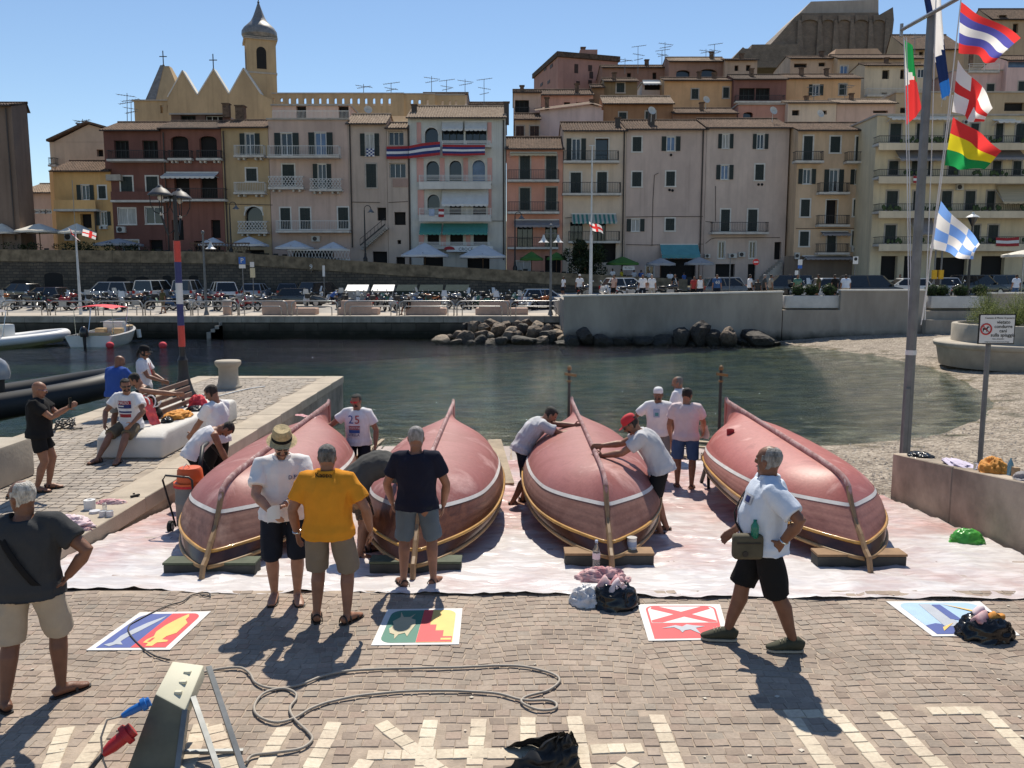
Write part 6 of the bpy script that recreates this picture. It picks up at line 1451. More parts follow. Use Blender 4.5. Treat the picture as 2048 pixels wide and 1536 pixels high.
def leaf_mat(name,c1,c2):
 m,n,l,p=_nodes(name);g=n.new('ShaderNodeNewGeometry');r=n.new('ShaderNodeValToRGB');r.color_ramp.elements[0].color=(*c1,1);r.color_ramp.elements[1].color=(*c2,1)
 l.new(g.outputs['Random Per Island'],r.inputs[0]);l.new(r.outputs[0],p.inputs['Base Color']);p.inputs['Roughness'].default_value=.6;p.inputs['Specular IOR Level'].default_value=.3
 t=n.new('ShaderNodeBsdfTranslucent');l.new(r.outputs[0],t.inputs['Color']);x=n.new('ShaderNodeMixShader');x.inputs[0].default_value=.35;l.new(p.outputs[0],x.inputs[1]);l.new(t.outputs[0],x.inputs[2]);l.new(x.outputs[0],n['Material Output'].inputs[0])
 M[name]=m;return m
leaf_mat('leaf_dark',(.012,.022,.010),(.045,.065,.022));leaf_mat('leaf_hedge',(.012,.026,.010),(.05,.09,.025));leaf_mat('leaf_olive',(.07,.10,.025),(.22,.25,.08))
def leaves(q,n,fn,size,rnd_):
 for _ in range(n):
  p,nrm=fn();s=size*rnd_.uniform(.6,1.3);a=Vector((rnd_.gauss(0,1),rnd_.gauss(0,1),rnd_.gauss(0,1))).normalized();b=nrm.cross(a)
  if b.length<.01:continue
  b.normalize();c=(a+nrm*.6).normalized()
  q.add([p-b*s*.4,p+c*s,p+b*s*.4,p-c*s*.5],[(0,1,2,3)])
rl=random.Random(21)
def ball(c,r,squash=.85):
 def f():
  d=Vector((rl.gauss(0,1),rl.gauss(0,1),rl.gauss(0,1))).normalized();k=rl.uniform(.72,1.02)*(1+.12*noise.noise(d*3+Vector(c)))
  return Vector(c)+Vector((d.x*r*k,d.y*r*k,d.z*r*squash*k)),d
 return f
mat('hedge_core',(.012,.018,.008),.9,.2,5)
for us,box,lab0 in(((1596,1622,1657),(1567,1679,591,616),'white planter'),((1864,1884,1921,1960),(1857,1984,592,616),'right hand planter')):
 Yp=52.9;a,b=at(box[0],box[3],Yp),at(box[1],box[2],Yp)
 B=thing('planter','long white planter box set into the sea wall, '+('left of the short wall' if box[0]<1700 else 'right of the flagpole'),'planter',((a.x+b.x)/2,Yp,a.z),'white planters on the sea wall')
 q=MB();q.bx(a.x,b.x,Yp-.3,Yp+.5,a.z,b.z);bevel(q.build('box',mat('white_render',(.60,.585,.55),.85,.08,2),B),.04,2)
 MB().bx(a.x+.08,b.x-.08,Yp-.22,Yp+.42,b.z+.001,b.z+.02).build('soil',M['hedge_core'],B)
 for i,u in enumerate(us):
  c=at(u,583,Yp+.1);r=.44
  T=thing('clipped_shrub','round clipped shrub, %s of the %s'%(('first','second','third','fourth')[i],lab0),'shrub',(c.x,c.y,b.z),'clipped shrubs in the planters')
  q=MB();q.ell((c.x,c.y,b.z+.32),(r*.8,r*.8,r*.7),12,8);q.build('branches',M['hedge_core'],T)
  q=MB();leaves(q,700,ball((c.x,c.y,b.z+.34),r),.07,rl);q.build('foliage',M['leaf_hedge'],T)
c=at(1168,520,79.4);T=thing('dark_tree','dark bushy tree before the cream house with curved balconies','tree',(c.x,79.4,tz(c.x)-1))
q=MB();q.tube([(c.x,79.4,tz(c.x)-1),(c.x+.1,79.4,c.z-.8),(c.x,79.4,c.z+.5)],[.16,.12,.05],8)
for k in range(6):t=k*1.05;q.tube([(c.x,79.4,c.z-.6),(c.x+1.1*cos(t),79.4+1.1*sin(t),c.z+.5+.3*(k%3))],[.07,.02],6)
q.build('trunk',M['wood_pole'],T)
q=MB()
for k in range(20):
 t=rl.uniform(0,6.28);rr=rl.uniform(0,1.7);cc=(c.x+rr*cos(t),79.4+rr*sin(t),c.z+rl.uniform(-1.5,1.7)*(1.2-rr*.35));leaves(q,260,ball(cc,rl.uniform(.5,.8)),.15,rl)
q.build('crown',M['leaf_dark'],T)
q=MB()
for k in range(26):
 u=rl.uniform(0,320);p=at(u,500,78.3);leaves(q,60,ball((p.x,78.4,tz(p.x)+rl.uniform(.0,.5)),rl.uniform(.3,.6)),.12,rl)
q.build('terrace_hedge',M['leaf_dark'],label='dark straggling hedge along the left end of the stone wall',kind='stuff')
pc=at(2010,700,33.5);zb=-.32
B=thing('round_planter','round concrete planter with a bench ring on the beach','planter',(21.9,37.0,zb))
c=(21.9,37.0,zb)
q=MB();q.lathe(c,[(2.9,-.5),(3.05,.3),(3.15,.36),(3.2,.5),(3.15,.56),(2.5,.58)],48);bevel(q.build('bench_ring',mat('planter_stone',(.39,.345,.28),.85,.14,1.5,.2,20),B),.01,1)
q=MB();q.lathe(c,[(2.48,.4),(2.48,1.3),(2.45,1.34),(2.25,1.35),(2.25,1.2)],48);q.build('planter_wall',M['planter_stone'],B,smooth=True,angle=40)
q=MB();q.lathe((c[0],c[1],zb+1.18),[(2.24,0),(1.2,.1),(.01,.14)],24);q.build('soil',M['hedge_core'],B)
for k,(dx,dy,r,h)in enumerate([(-1.5,-.6,.95,1.2),(-.6,-1.0,1.0,1.55),(.4,-.8,1.05,1.6),(-.9,.6,1.0,1.75),(.7,.5,1.1,1.9),(1.5,-.2,.9,1.5)]):
 T=thing('feathery_shrub','pale green feathery shrub in the round planter, %s'%('leftmost','front left','front middle behind the dog sign','back left','back and tallest','rightmost')[k],'shrub',(c[0]+dx,c[1]+dy,zb+1.28),'feathery shrubs in the round planter')
 q=MB();base=Vector((c[0]+dx,c[1]+dy,zb+1.25))
 for _ in range(230):
  t=rl.uniform(0,6.28);e=rl.uniform(.15,1.35);L=h*rl.uniform(.6,1.05);d=Vector((cos(t)*cos(e),sin(t)*cos(e),sin(e)))
  tip=base+Vector((d.x*r,d.y*r,d.z*L));st_=base+Vector((d.x*.1,d.y*.1,0));mid=st_.lerp(tip,.55)+Vector((0,0,.12));s=Vector((-sin(t),cos(t),0))*.006
  q.add([st_-s,st_+s,mid+s,mid-s,tip],[(0,1,2,3),(3,2,4)])
  for j in range(9):
   pt=mid.lerp(tip,j/8)+Vector((rl.gauss(0,.04),rl.gauss(0,.04),rl.gauss(0,.04)));w=Vector((rl.gauss(0,1),rl.gauss(0,1),rl.gauss(0,1))).normalized()*.045;w2=d.cross(w).normalized()*.014
   q.add([pt-w2,pt+w,pt+w2,pt-w*.3],[(0,1,2,3)])
 q.build('foliage',M['leaf_olive'],T)
def rock_mat(name,c1,c2):
 m,n,l,p=_nodes(name);g=n.new('ShaderNodeNewGeometry');t=n.new('ShaderNodeTexNoise');t.inputs['Scale'].default_value=2.2;t.inputs['Detail'].default_value=9;t.inputs['Roughness'].default_value=.7;l.new(g.outputs['Position'],t.inputs['Vector'])
 sx=n.new('ShaderNodeSeparateXYZ');l.new(g.outputs['Position'],sx.inputs[0]);mr=n.new('ShaderNodeMapRange');mr.inputs[1].default_value=WATER+.05;mr.inputs[2].default_value=WATER+.65;l.new(sx.outputs[2],mr.inputs[0])
 r=n.new('ShaderNodeValToRGB');r.color_ramp.elements[0].position=.38;r.color_ramp.elements[1].position=.62;r.color_ramp.elements[0].color=(*c1,1);r.color_ramp.elements[1].color=(*c2,1);l.new(t.outputs[0],r.inputs[0])
 x=n.new('ShaderNodeMix');x.data_type='RGBA';l.new(mr.outputs[0],x.inputs[0]);x.inputs[6].default_value=(.022,.022,.016,1);l.new(r.outputs[0],x.inputs[7]);l.new(x.outputs[2],p.inputs['Base Color'])
 b=n.new('ShaderNodeBump');b.inputs['Strength'].default_value=.8;b.inputs['Distance'].default_value=.12;l.new(t.outputs[0],b.inputs['Height']);l.new(b.outputs[0],p.inputs['Normal']);p.inputs['Roughness'].default_value=.8
 M[name]=m;return m
rock_mat('rock',(.05,.036,.026),(.22,.155,.105));rock_mat('rock_pale',(.16,.115,.08),(.42,.32,.22));rock_mat('rock_dark',(.018,.015,.012),(.06,.05,.042))
def rock_mesh(seed):
 rr=random.Random(seed);bm=bmesh.new();bmesh.ops.create_icosphere(bm,subdivisions=3,radius=1.0);o=Vector((rr.random()*50,rr.random()*50,rr.random()*50))
 pl=[(Vector((rr.gauss(0,1),rr.gauss(0,1),rr.gauss(0,1))).normalized(),rr.uniform(.5,.85))for _ in range(9)]
 for v in bm.verts:
  d=v.co.normalized();r=1.0
  for n_,k in pl:
   t=d.dot(n_)
   if t>.05:r=min(r,k/t)
  r*=1+.10*noise.fractal(d*2.2+o,1,2,4);v.co=d*r
 me=bpy.data.meshes.new('boulder');bm.to_mesh(me);bm.free()
 return me
rmesh={}
def rock(u,v,wpx,hpx,Y,m,lab,group,k):
 key=(k%7,m)
 if key not in rmesh:me=rock_mesh(k%7);me.materials.append(M[m]);rmesh[key]=me
 p=at(u,v,Y);s=mpp(Y)*(.66 if 'foot' in group else .88);o=link('boulder',rmesh[key],None,(p.x,p.y,p.z));o.scale=(wpx*s*.62,wpx*s*.5,hpx*s*.66);o.rotation_euler=(rl.uniform(-.3,.3),rl.uniform(-.3,.3),rl.uniform(0,6.28));tag(o,lab,'boulder',group)
RZ3=lambda x,y:(860+x/4,440+y/4)
ordn=ordn0
pile=[(90,965,150,50,'rock_pale'),(190,985,130,45,'rock'),(220,925,110,60,'rock'),(280,955,150,90,'rock'),(390,970,120,80,'rock_dark'),(410,915,110,60,'rock'),(350,860,120,90,'rock'),(290,860,60,60,'rock_dark'),(480,825,150,50,'rock'),(440,870,110,70,'rock'),(545,895,130,120,'rock'),(590,845,110,60,'rock'),(655,895,100,60,'rock_pale'),(690,850,110,70,'rock'),(770,830,120,60,'rock'),(740,880,90,90,'rock_dark'),(850,850,130,60,'rock_pale'),(830,905,150,90,'rock'),(930,880,110,80,'rock'),(950,940,150,100,'rock_dark'),(1020,870,100,60,'rock'),(1030,910,110,70,'rock_pale'),(1085,960,160,70,'rock_pale'),(1160,968,70,35,'rock'),(760,965,220,70,'rock_dark'),(890,975,150,60,'rock_pale'),(630,945,110,80,'rock'),(500,985,130,60,'rock'),(470,940,90,60,'rock_pale'),(330,990,90,50,'rock_dark'),(570,970,120,70,'rock_dark'),(700,930,110,70,'rock'),(1060,995,120,50,'rock_dark'),(140,940,80,40,'rock')]
for i,(x,y,w,h,m)in enumerate(sorted(pile)):
 u,v=RZ3(x,y);Yr=55.0-(v-642)/55*6.2+(i%3)*.3
 rock(u,v,w/4*1.15,h/4*1.35,Yr,m,'%s boulder, %s from the left end of the rock pile before the far quay'%({'rock':'brown','rock_pale':'pale sunlit','rock_dark':'dark'}[m],ordn(i+1)),'boulders piled before the far quay',i)
base=[(1140,676,40,26),(1172,664,44,34),(1205,676,50,30),(1246,678,46,26),(1285,676,50,28),(1325,674,48,30),(1362,668,44,44),(1400,660,56,62),(1425,672,44,46),(1459,668,40,44),(1512,668,72,44),(1545,680,40,22),(1490,680,36,22),(1380,684,40,20),(1345,684,40,18)]
base.sort(key=lambda q:(q[0]==1459,q[0]));base.insert(9,base.pop())
for i,(u,v,w,h)in enumerate(base):
 rock(u,v+8,w*1.35,h*1.25,50.3 if i !=9 else 49.9,'rock_dark' if i !=9 else 'rock','round greyish boulder standing out at the foot of the sea wall' if i==9 else 'dark wet boulder, %s from the left at the foot of the sea wall'%ordn(i+1),'boulders at the foot of the sea wall',i+3)  # foot boulders coloured extra dark for the shade of the wall
##  overturned rowing boats on the slipway, motor boats
def hull_mat(name,cols,scale,rough,coat=0.0,stretch=(1,1,1),bump=.12):
 m,n,l,p=_nodes(name);tc=n.new('ShaderNodeTexCoord');mp=n.new('ShaderNodeMapping');mp.inputs['Scale'].default_value=stretch;l.new(tc.outputs['Object'],mp.inputs[0])
 oi=n.new('ShaderNodeObjectInfo');va=n.new('ShaderNodeVectorMath');va.operation='ADD';l.new(mp.outputs[0],va.inputs[0]);l.new(oi.outputs['Location'],va.inputs[1])
 t=n.new('ShaderNodeTexNoise');t.inputs['Scale'].default_value=scale;t.inputs['Detail'].default_value=7;t.inputs['Roughness'].default_value=.62;t.inputs['Distortion'].default_value=.6;l.new(va.outputs[0],t.inputs['Vector'])
 r=n.new('ShaderNodeValToRGB');e=r.color_ramp.elements
 while len(e)<len(cols):e.new(.5)
 for i,c in enumerate(cols):e[i].position=.30+.40*i/(len(cols)-1);e[i].color=(*c,1)
 l.new(t.outputs[0],r.inputs[0])
 t2=n.new('ShaderNodeTexNoise');t2.inputs['Scale'].default_value=30;t2.inputs['Detail'].default_value=3;l.new(va.outputs[0],t2.inputs['Vector'])
 x=n.new('ShaderNodeMix');x.data_type='RGBA';x.blend_type='OVERLAY';x.inputs[0].default_value=.22;l.new(r.outputs[0],x.inputs[6]);l.new(t2.outputs[0],x.inputs[7]);l.new(x.outputs[2],p.inputs['Base Color'])
 mr=n.new('ShaderNodeMapRange');mr.inputs[3].default_value=rough*.7;mr.inputs[4].default_value=min(1,rough*1.3);l.new(t.outputs[0],mr.inputs[0]);l.new(mr.outputs[0],p.inputs['Roughness'])
 b=n.new('ShaderNodeBump');b.inputs['Strength'].default_value=bump;b.inputs['Distance'].default_value=.01;l.new(t2.outputs[0],b.inputs['Height']);l.new(b.outputs[0],p.inputs['Normal'])
 p.inputs['Coat Weight'].default_value=coat;p.inputs['Coat Roughness'].default_value=.15;p.inputs['Specular IOR Level'].default_value=.4
 M[name]=m
hull_mat('sanded_red',[(.20,.058,.048),(.35,.135,.118),(.29,.10,.086),(.52,.30,.275)],1.0,.46)
hull_mat('sanded_red_b',[(.25,.065,.052),(.43,.145,.122),(.37,.11,.093),(.56,.28,.25)],1.0,.46)
hull_mat('mahogany',[(.06,.018,.008),(.16,.055,.022),(.09,.028,.012),(.24,.095,.045)],1.6,.45,.10,(2.2,.35,2.2))
hull_mat('worn_brown',[(.13,.055,.04),(.24,.12,.09),(.19,.085,.062),(.34,.20,.155)],1.4,.6,0,(1,.6,1));hull_mat('worn_red',[(.20,.07,.055),(.34,.15,.12),(.28,.11,.085),(.42,.23,.19)],1.3,.6,0,(1,.6,1))
hull_mat('worn_keel',[(.18,.08,.075),(.50,.34,.32),(.30,.14,.13),(.66,.52,.49)],4.5,.6,0,(1,.7,1),.2)
hull_mat('dark_mahogany',[(.04,.016,.011),(.085,.033,.02),(.06,.022,.015)],2.0,.35,.35,(2,.3,2))
mat('rub_yellow',(.50,.27,.06),.35,.2,5,coat=.4);mat('gunwale_wood',(.36,.22,.10),.5,.2,5);mat('stem_wood',(.30,.19,.10),.5,.25,4);mat('stripe_white',(.66,.63,.60),.6,.1,5)
mat('beam_green',(.07,.085,.055),.8,.25,4);mat('beam_side',(.055,.055,.05),.85,.25,4);mat('beam_tan',(.26,.16,.085),.8,.2,4);mat('old_wood',(.32,.25,.17),.8,.25,3,.2,20)
BL=6.3
def hk(t):return .80+.045*t-.32*math.exp(-t/.045)
def hg(t):return .05+.07*sin(pi*t)-.06*t
def hb(t):return max(.012,.90*(max(0,1-abs(2*(t**.92)-1)**2.3))**.80)
def hw(t):return min(hk(t)-.03,.55-.26*t)
def hull_pt(t,h,s,off=0.0):
 e=min(1,4.0*t)*min(1,3.2*(1-t));e=e*e*(3-2*e)
 m=1.0+2.3*e;n=1.55-.93*e
 w=max(0,1-h**m)**n
 b=hb(t);z=hg(t)+(hk(t)-hg(t))*h
 bulge=1+.05*sin(pi*min(1,h*2))*e
 y=t*BL+.55*h**1.5*math.exp(-t/.07)-.10*(1-h)*math.exp(-(1-t)/.06)
 return Vector((s*(b*w*bulge+off),y,z+off*h))
def make_hull(x,red,lab,y0,side):
 B=thing('rowing_boat',lab,'boat',(x,y0,0),'overturned rowing boats on the slipway')
 NT=56;ts=[((i/NT)**1.35 if i<NT*.5 else 1-((NT-i)/NT)**1.35*((.5**1.35)/(.5**1.35)))for i in range(NT+1)]
 ts=[.5-.5*cos(pi*i/NT)for i in range(NT+1)]
 ts=[.35*a+.65*i/NT for i,a in enumerate(ts)]
 W=lambda p:(p.x+x,p.y+y0,p.z)
 def band(name,m,h0,h1,n,s,off=0.0):
  q=MB();vs=[]
  for t in ts:
   a,b=h0(t),h1(t)
   for k in range(n+1):vs.append(W(hull_pt(t,a+(b-a)*k/n,s,off-(.0022 if 5<n<30 and k%5==2 else 0))))
  c=n+1
  for i in range(NT):
   for k in range(n):
    f=(i*c+k,i*c+k+1,(i+1)*c+k+1,(i+1)*c+k);q.f.append(f if s<0 else f[::-1]);q.m.append(0)
  q.v=vs
  return q.build(name,m,B,smooth=True)
 def hz(fz):return lambda t:max(.02,min(.985,(fz(t)-hg(t))/(hk(t)-hg(t))))
 rub=lambda t:hg(t)+.145
 for s in(-1,1):
  band('sheer_strake',M['dark_mahogany'],lambda t:0.0,hz(rub),4,s)
  band('side_planking',M[side],hz(rub),hz(hw),20,s)
  band('waterline_stripe',M['stripe_white'],hz(lambda t:hw(t)-.018),hz(lambda t:hw(t)+.018),1,s,.004)
  band('bottom_planking',M[red],hz(hw),lambda t:1.0,36,s)
  for nm,fz,m,r in(('rubbing_strake',rub,'rub_yellow',.020),('gunwale',lambda t:hg(t)+.012,'gunwale_wood',.024)):
   q=MB();q.tube([W(hull_pt(t,hz(fz)(t)if nm !='gunwale' else .012,s,.006))for t in ts],r,6);q.build(nm,M[m],B,smooth=True)
 q=MB();kp=[W(hull_pt(t,1,1)+Vector((-hb(t)*0,0,.03)))for t in ts if .012<t<.995];kp=[(x,p[1],p[2])for p in kp]
 kp.append((x,y0+BL+.02,hk(1)+.07))
 q.tube(kp,[(.027 if i>5 else .026,.045)for i in range(len(kp))],8,side=(1,0,0));q.build('keel',M['worn_keel'],B,smooth=True,angle=50)
 q=MB();sp=[(x,y0-.14,gz(y0-.14)+.01),(x,y0-.07,.09)]+[(x,W(hull_pt(0.0,h,1))[1]-.02,W(hull_pt(0,h,1))[2])for h in(.2,.5,.8)]+[kp[0],kp[2]]
 q.tube(sp,[(.032,.045)]*len(sp),6,side=(1,0,0));q.build('stem_post',M['stem_wood'],B)
 q=MB();q.tube([(x,y0+BL+.02,hk(1)+.08),(x,y0+BL+.02,.4),(x,y0+BL-.04,-.02)],[(.03,.05)]*3,6,side=(1,0,0));q.build('stern_post',M[red],B)
 return B
HX=[(-3.3,'sanded_red','pink sanded rowing boat turned keel up, nearest the pier and the grey vacuum drum',8.82,'worn_brown'),(-1.06,'sanded_red','pink sanded rowing boat turned keel up behind the man in the navy shirt',8.86,'mahogany'),(1.1,'sanded_red','pink sanded rowing boat turned keel up with two men leaning over it',9.14,'worn_brown'),(3.93,'sanded_red_b','reddest rowing boat turned keel up, beside the concrete wall, a cup on its keel side',9.1,'worn_red')]
for i,h in enumerate(HX):
 make_hull(*h);x,yb=h[0],h[3]+.1
 B=thing('support_beam','wooden beam with a %s top under the bow of the %s boat'%(('green','green','tan','tan')[i],('pier side','navy shirt man\'s','middle right','wall side')[i]),'beam',(x,yb+.12,gz(yb)),'beams under the boats')
 q=MB();q.bx(x-.5,x+.5,yb,yb+.22,gz(yb+.1)-.02,.045);bevel(q.build('beam',M['beam_side'],B),.01,1)
 MB().bx(x-.505,x+.505,yb-.005,yb+.225,.046,.072).build('beam_pad',M['beam_green' if i<2 else 'beam_tan'],B)
 T=thing('trestle','dark trestle carrying the stern of the %s boat'%('pier side','navy shirt man\'s','middle right','wall side')[i],'trestle',(x,14.6,gz(14.6)),'trestles under the boat sterns')
 zt=.05
 MB().bx(x-.62,x+.62,14.5,14.62,zt-.1,zt).build('top_rail',M['stem_wood'],T)
 for sx in(-.5,.5):
  for sy in(-.3,.3):q=MB();q.bar((x+sx,14.56,zt-.08),(x+sx*1.1,14.56+sy,gz(14.56+sy)),.05,.05);q.build('leg',M['black_iron'],T)
mat('bronze',(.20,.11,.05),.45,.2,6,metal=.5)
for x,nmx in((1.1,'middle right boat'),(3.93,'wall side boat')):
 B=thing('stern_prop','rusty iron prop with a cross handle rising at the stern of the '+nmx,'prop',(x-.03,15.75,gz(15.75)))
 q=MB();q.cyl((x-.03,15.75,gz(15.75)),(x-.03,15.75,1.42),.035,.03,8);q.build('rod',M['black_iron'],B)
 q=MB();q.bar((x-.12,15.72,1.34),(x+.10,15.78,1.30),.05,.05);q.ell((x-.03,15.75,1.44),(.045,.045,.05),8,6);q.ell((x-.03,15.75,1.2),(.05,.05,.03),8,6);q.build('handle',M['bronze'],B)
for x,u,v,Y,txt in((3.93,1665,1078,10.45,'LA CROCE'),):
 w=hull_pt(.2,.1,-1);a=hull_pt(.14,.1,-1);b=hull_pt(.26,.1,-1);d=(a-b).normalized();ang=atan2(d.y,d.x)
 bo=[o for o in bpy.data.objects if o.name.startswith('rowing_boat')and abs(o.location.x-x)<.01][0]
 text_mesh(txt,.085,mat('letter_dark',(.03,.012,.008),.5,0),'carved_name',bo,(x+w.x-.028,9.1+w.y,w.z+.01),(pi/2,0,ang))
##  white rigid boats at the far left
mat('gelcoat',(.66,.66,.65),.25,.04,2,coat=.4);mat('rib_white',(.64,.65,.66),.5,.05,2);mat('cushion',(.52,.37,.20),.75,.1,4);mat('canvas_red',(.72,.06,.08),.8,.08,3);mat('outboard_black',(.015,.015,.017),.3,.1,3,coat=.3);mat('rib_black',(.018,.019,.021),.55,.15,3);mat('rib_grey',(.20,.205,.20),.6,.1,2)
def outboard(P,c,ang,s=1.0,cowl='outboard_black',label=None):
 R3=Matrix.Rotation(ang,3,'Z');f=lambda x,y,z:Vector(c)+R3 @ Vector((x*s,y*s,z*s))
 q=MB();q.tube([f(0,0,.25),f(0,0,.38),f(0,-.02,.62),f(0,.02,.78),f(0,.05,.82)],[(.20*s,.26*s),(.22*s,.30*s),(.20*s,.28*s),(.13*s,.18*s),(.05*s,.07*s)],12,side=R3 @ Vector((1,0,0)))
 o=q.build('outboard_motor',M[cowl],P,smooth=True,angle=50)
 q=MB();q.tube([f(0,0,.25),f(0,0,-.3),f(0,.02,-.7)],[(.09*s,.14*s),(.06*s,.12*s),(.05*s,.14*s)],8,side=R3 @ Vector((1,0,0)));q.build('motor_leg',M['black_plastic'],o)
 return o
def boat_frame(u,v,ang):p=on(u,v,WATER);return p,Matrix.Rotation(ang,3,'Z')
p,R3=boat_frame(178,694,R(0));f=lambda x,y,z:p+R3 @ Vector((x,y,z))
B=thing('motor_boat','white motor boat with a red awning moored at the far quay','boat',p)
secs=[]
for k in range(15):
 t=k/14;b=1.35*(1-max(0,(t-.45)/.55)**2.2)+.02;zs=.62+.42*t*t
 secs.append([(sx*b*wx,t*5.2,z0+(zs-z0)*0 if False else z)for sx,wx,z in((-1,.1,-.25+.5*t**3),(-1,.75,-.1+.6*t**3),(-1,1.0,zs),(-1,.86,zs+.02),(1,.86,zs+.02),(1,1.0,zs),(1,.75,-.1+.6*t**3),(1,.1,-.25+.5*t**3))])
q=MB();vs=[f(*pt)for s in secs for pt in s];q.v=[tuple(v)for v in vs]
for i in range(14):
 for k in(0,1,2,4,5,6,7):q.f.append((i*8+k,(i+1)*8+k,(i+1)*8+(k+1)%8,i*8+(k+1)%8));q.m.append(0)
q.f.append((0,1,2,3,4,5,6,7));q.m.append(0)
q.build('hull',M['gelcoat'],B,smooth=True,angle=40)
q=MB();q.v=[tuple(f(*pt))for s in secs[1:11]for pt in(((s[3][0]),s[3][1],.35),((s[4][0]),s[4][1],.35))];q.f=[(2*i,2*i+1,2*i+3,2*i+2)for i in range(9)];q.m=[0]*9;q.build('deck',M['gelcoat'],B)
for c,d in(((0,.75,.62),(1.7,.5,.3)),((-.5,2.6,.75),(.55,.5,.35)),((.5,2.6,.75),(.55,.5,.35)),((0,4.0,.95),(1.2,1.1,.12))):
 q=MB();q.box(f(*c),d,mtx=R3);bevel(q.build('seat',M['cushion'],B),.06,2)
q=MB();q.box(f(0,3.3,1.0),(1.2,.5,.6),mtx=R3);bevel(q.build('console',M['gelcoat'],B),.08,2)
q=MB();q.grid(lambda i,j:f((i-.5)*2.3,.7+2.1*j,2.15+.16*sin(pi*i)+.06*sin(pi*j)),9,7);q.build('awning',M['canvas_red'],B,smooth=True)
q=MB()
for s in(-1.1,1.1):
 for y0,y1 in((.7,.8),(2.75,2.2)):q.tube([f(s,y1,.6),f(s,y0,2.12)],.022,6)
q.build('awning_frame',M['chrome'],B)
q=MB();q.tube([f(s,y,z)for s,y,z in((-.8,3.2,1.25),(-.6,4.3,1.35),(0,5.1,1.4),(.6,4.3,1.35),(.8,3.2,1.25))],.02,6);q.build('bow_rail',M['chrome'],B)
outboard(B,f(-.1,-.25,.35),R(0),1.0)
for s in(1.12,):q=MB();q.tube([f(s,4.0,.75),f(s+.05,4.0,.25)],.13,10);q.build('fender',M['gelcoat'],B)
def rib(p,R3,L,Wd,r,tube_m,lab,floor_m='gelcoat',lift=.3):
 f=lambda x,y,z:p+R3 @ Vector((x,y,z))
 B=thing('rigid_inflatable',lab,'boat',p)
 path=[(-Wd,0,.35)]+[(-Wd,L*t,.35+lift*t*t)for t in(.2,.4,.55,.7)]+[(-Wd*cos(a)if False else-Wd*cos(a),L*.7+L*.3*sin(a),.35+lift*(.7+.3*sin(a))**2)for a in(.25,.5,.8,1.1,1.35,1.57)]
 full=path+[(-x,y,z)for x,y,z in path[::-1][1:]]
 q=MB();n=len(full);q.tube([f(*c)for c in full],[r*(.35 if i in(0,n-1)else 1)for i in range(n)],14,side=(0,0,1));q.build('tube',M[tube_m],B,smooth=True,angle=60)
 q=MB();vs=[];N=10
 for k in range(N):
  t=k/(N-1);y=L*.98*t;w=Wd*(1 if t<.6 else max(.03,1-((t-.6)/.4)**2));zz=lift*t*t
  vs+=[f(-w,y,.30+zz),f(-w*.5,y,-.12+zz*1.2),f(0,y,-.28+zz*1.5),f(w*.5,y,-.12+zz*1.2),f(w,y,.30+zz)]
 q.add(vs,[(i*5+k,i*5+k+1,(i+1)*5+k+1,(i+1)*5+k)for i in range(N-1)for k in range(4)]+[(0,1,2,3,4)]);q.build('hull',M['rib_grey' if tube_m=='rib_black' else 'gelcoat'],B,smooth=True,angle=40)
 q=MB();q.add([f(-Wd,.1,.3),f(Wd,.1,.3),f(Wd,L*.65,.3+lift*.3),f(-Wd,L*.65,.3+lift*.3)],[(0,1,2,3)]);q.build('deck',M[floor_m],B)
 return B,f
p,R3=Vector((-30.6,46.0,WATER)),Matrix.Rotation(R(-38),3,'Z');B,f=rib(p,R3,6.2,.95,.27,'rib_white','white rigid inflatable with a tan seat moored at the far left')
for c,d in(((0,1.5,.72),(1.2,.5,.7)),((0,.9,.6),(1.2,.5,.4))):q=MB();q.box(f(*c),d,mtx=R3);bevel(q.build('seat',M['cushion'],B),.08,2)
q=MB();q.box(f(0,3.0,.85),(.8,.6,.95),mtx=R3);bevel(q.build('console',M['gelcoat'],B),.1,2)
q=MB();q.grid(lambda i,j:f((i-.5)*1.7,1.2+1.6*j,2.05+.12*sin(pi*i)),7,5);q.build('canopy',M['awning_grey'],B,smooth=True)
q=MB()
for s in(-.85,.85):q.tube([f(s,2.4,.5),f(s,2.7,2.05)],.025,6);q.tube([f(s,2.4,.5),f(s,1.3,2.05)],.025,6)
q.build('canopy_frame',M['chrome'],B);outboard(B,f(0,-.2,.35),R(-38),1.0)
p=Vector((-16.7,20.3,WATER+.3));R3=Matrix.Rotation(R(-57),3,'Z');B,f=rib(p,R3,6.6,1.0,.34,'rib_black','black inflatable boat with a grey hull lying along the pier','rib_grey',.55)
outboard(B,f(.3,3.7,.9),R(-57),1.0,'car_silver');q=MB();q.box(f(0,1.4,.6),(.9,.9,.4),mtx=R3);bevel(q.build('cover',M['awning_grey'],B),.15,2)
for u,v,lab in((326,690,'red mooring buoy right of the striped lamp'),(220,690,'red mooring buoy at the bow of the red awning boat')):
 pt=on(u,v+5,WATER);q=MB();q.ell((pt.x,pt.y,WATER+.13),(.22,.22,.2),14,10);q.build('buoy',M['canvas_red'],smooth=True,label=lab,cat='buoy',group='red mooring buoys')
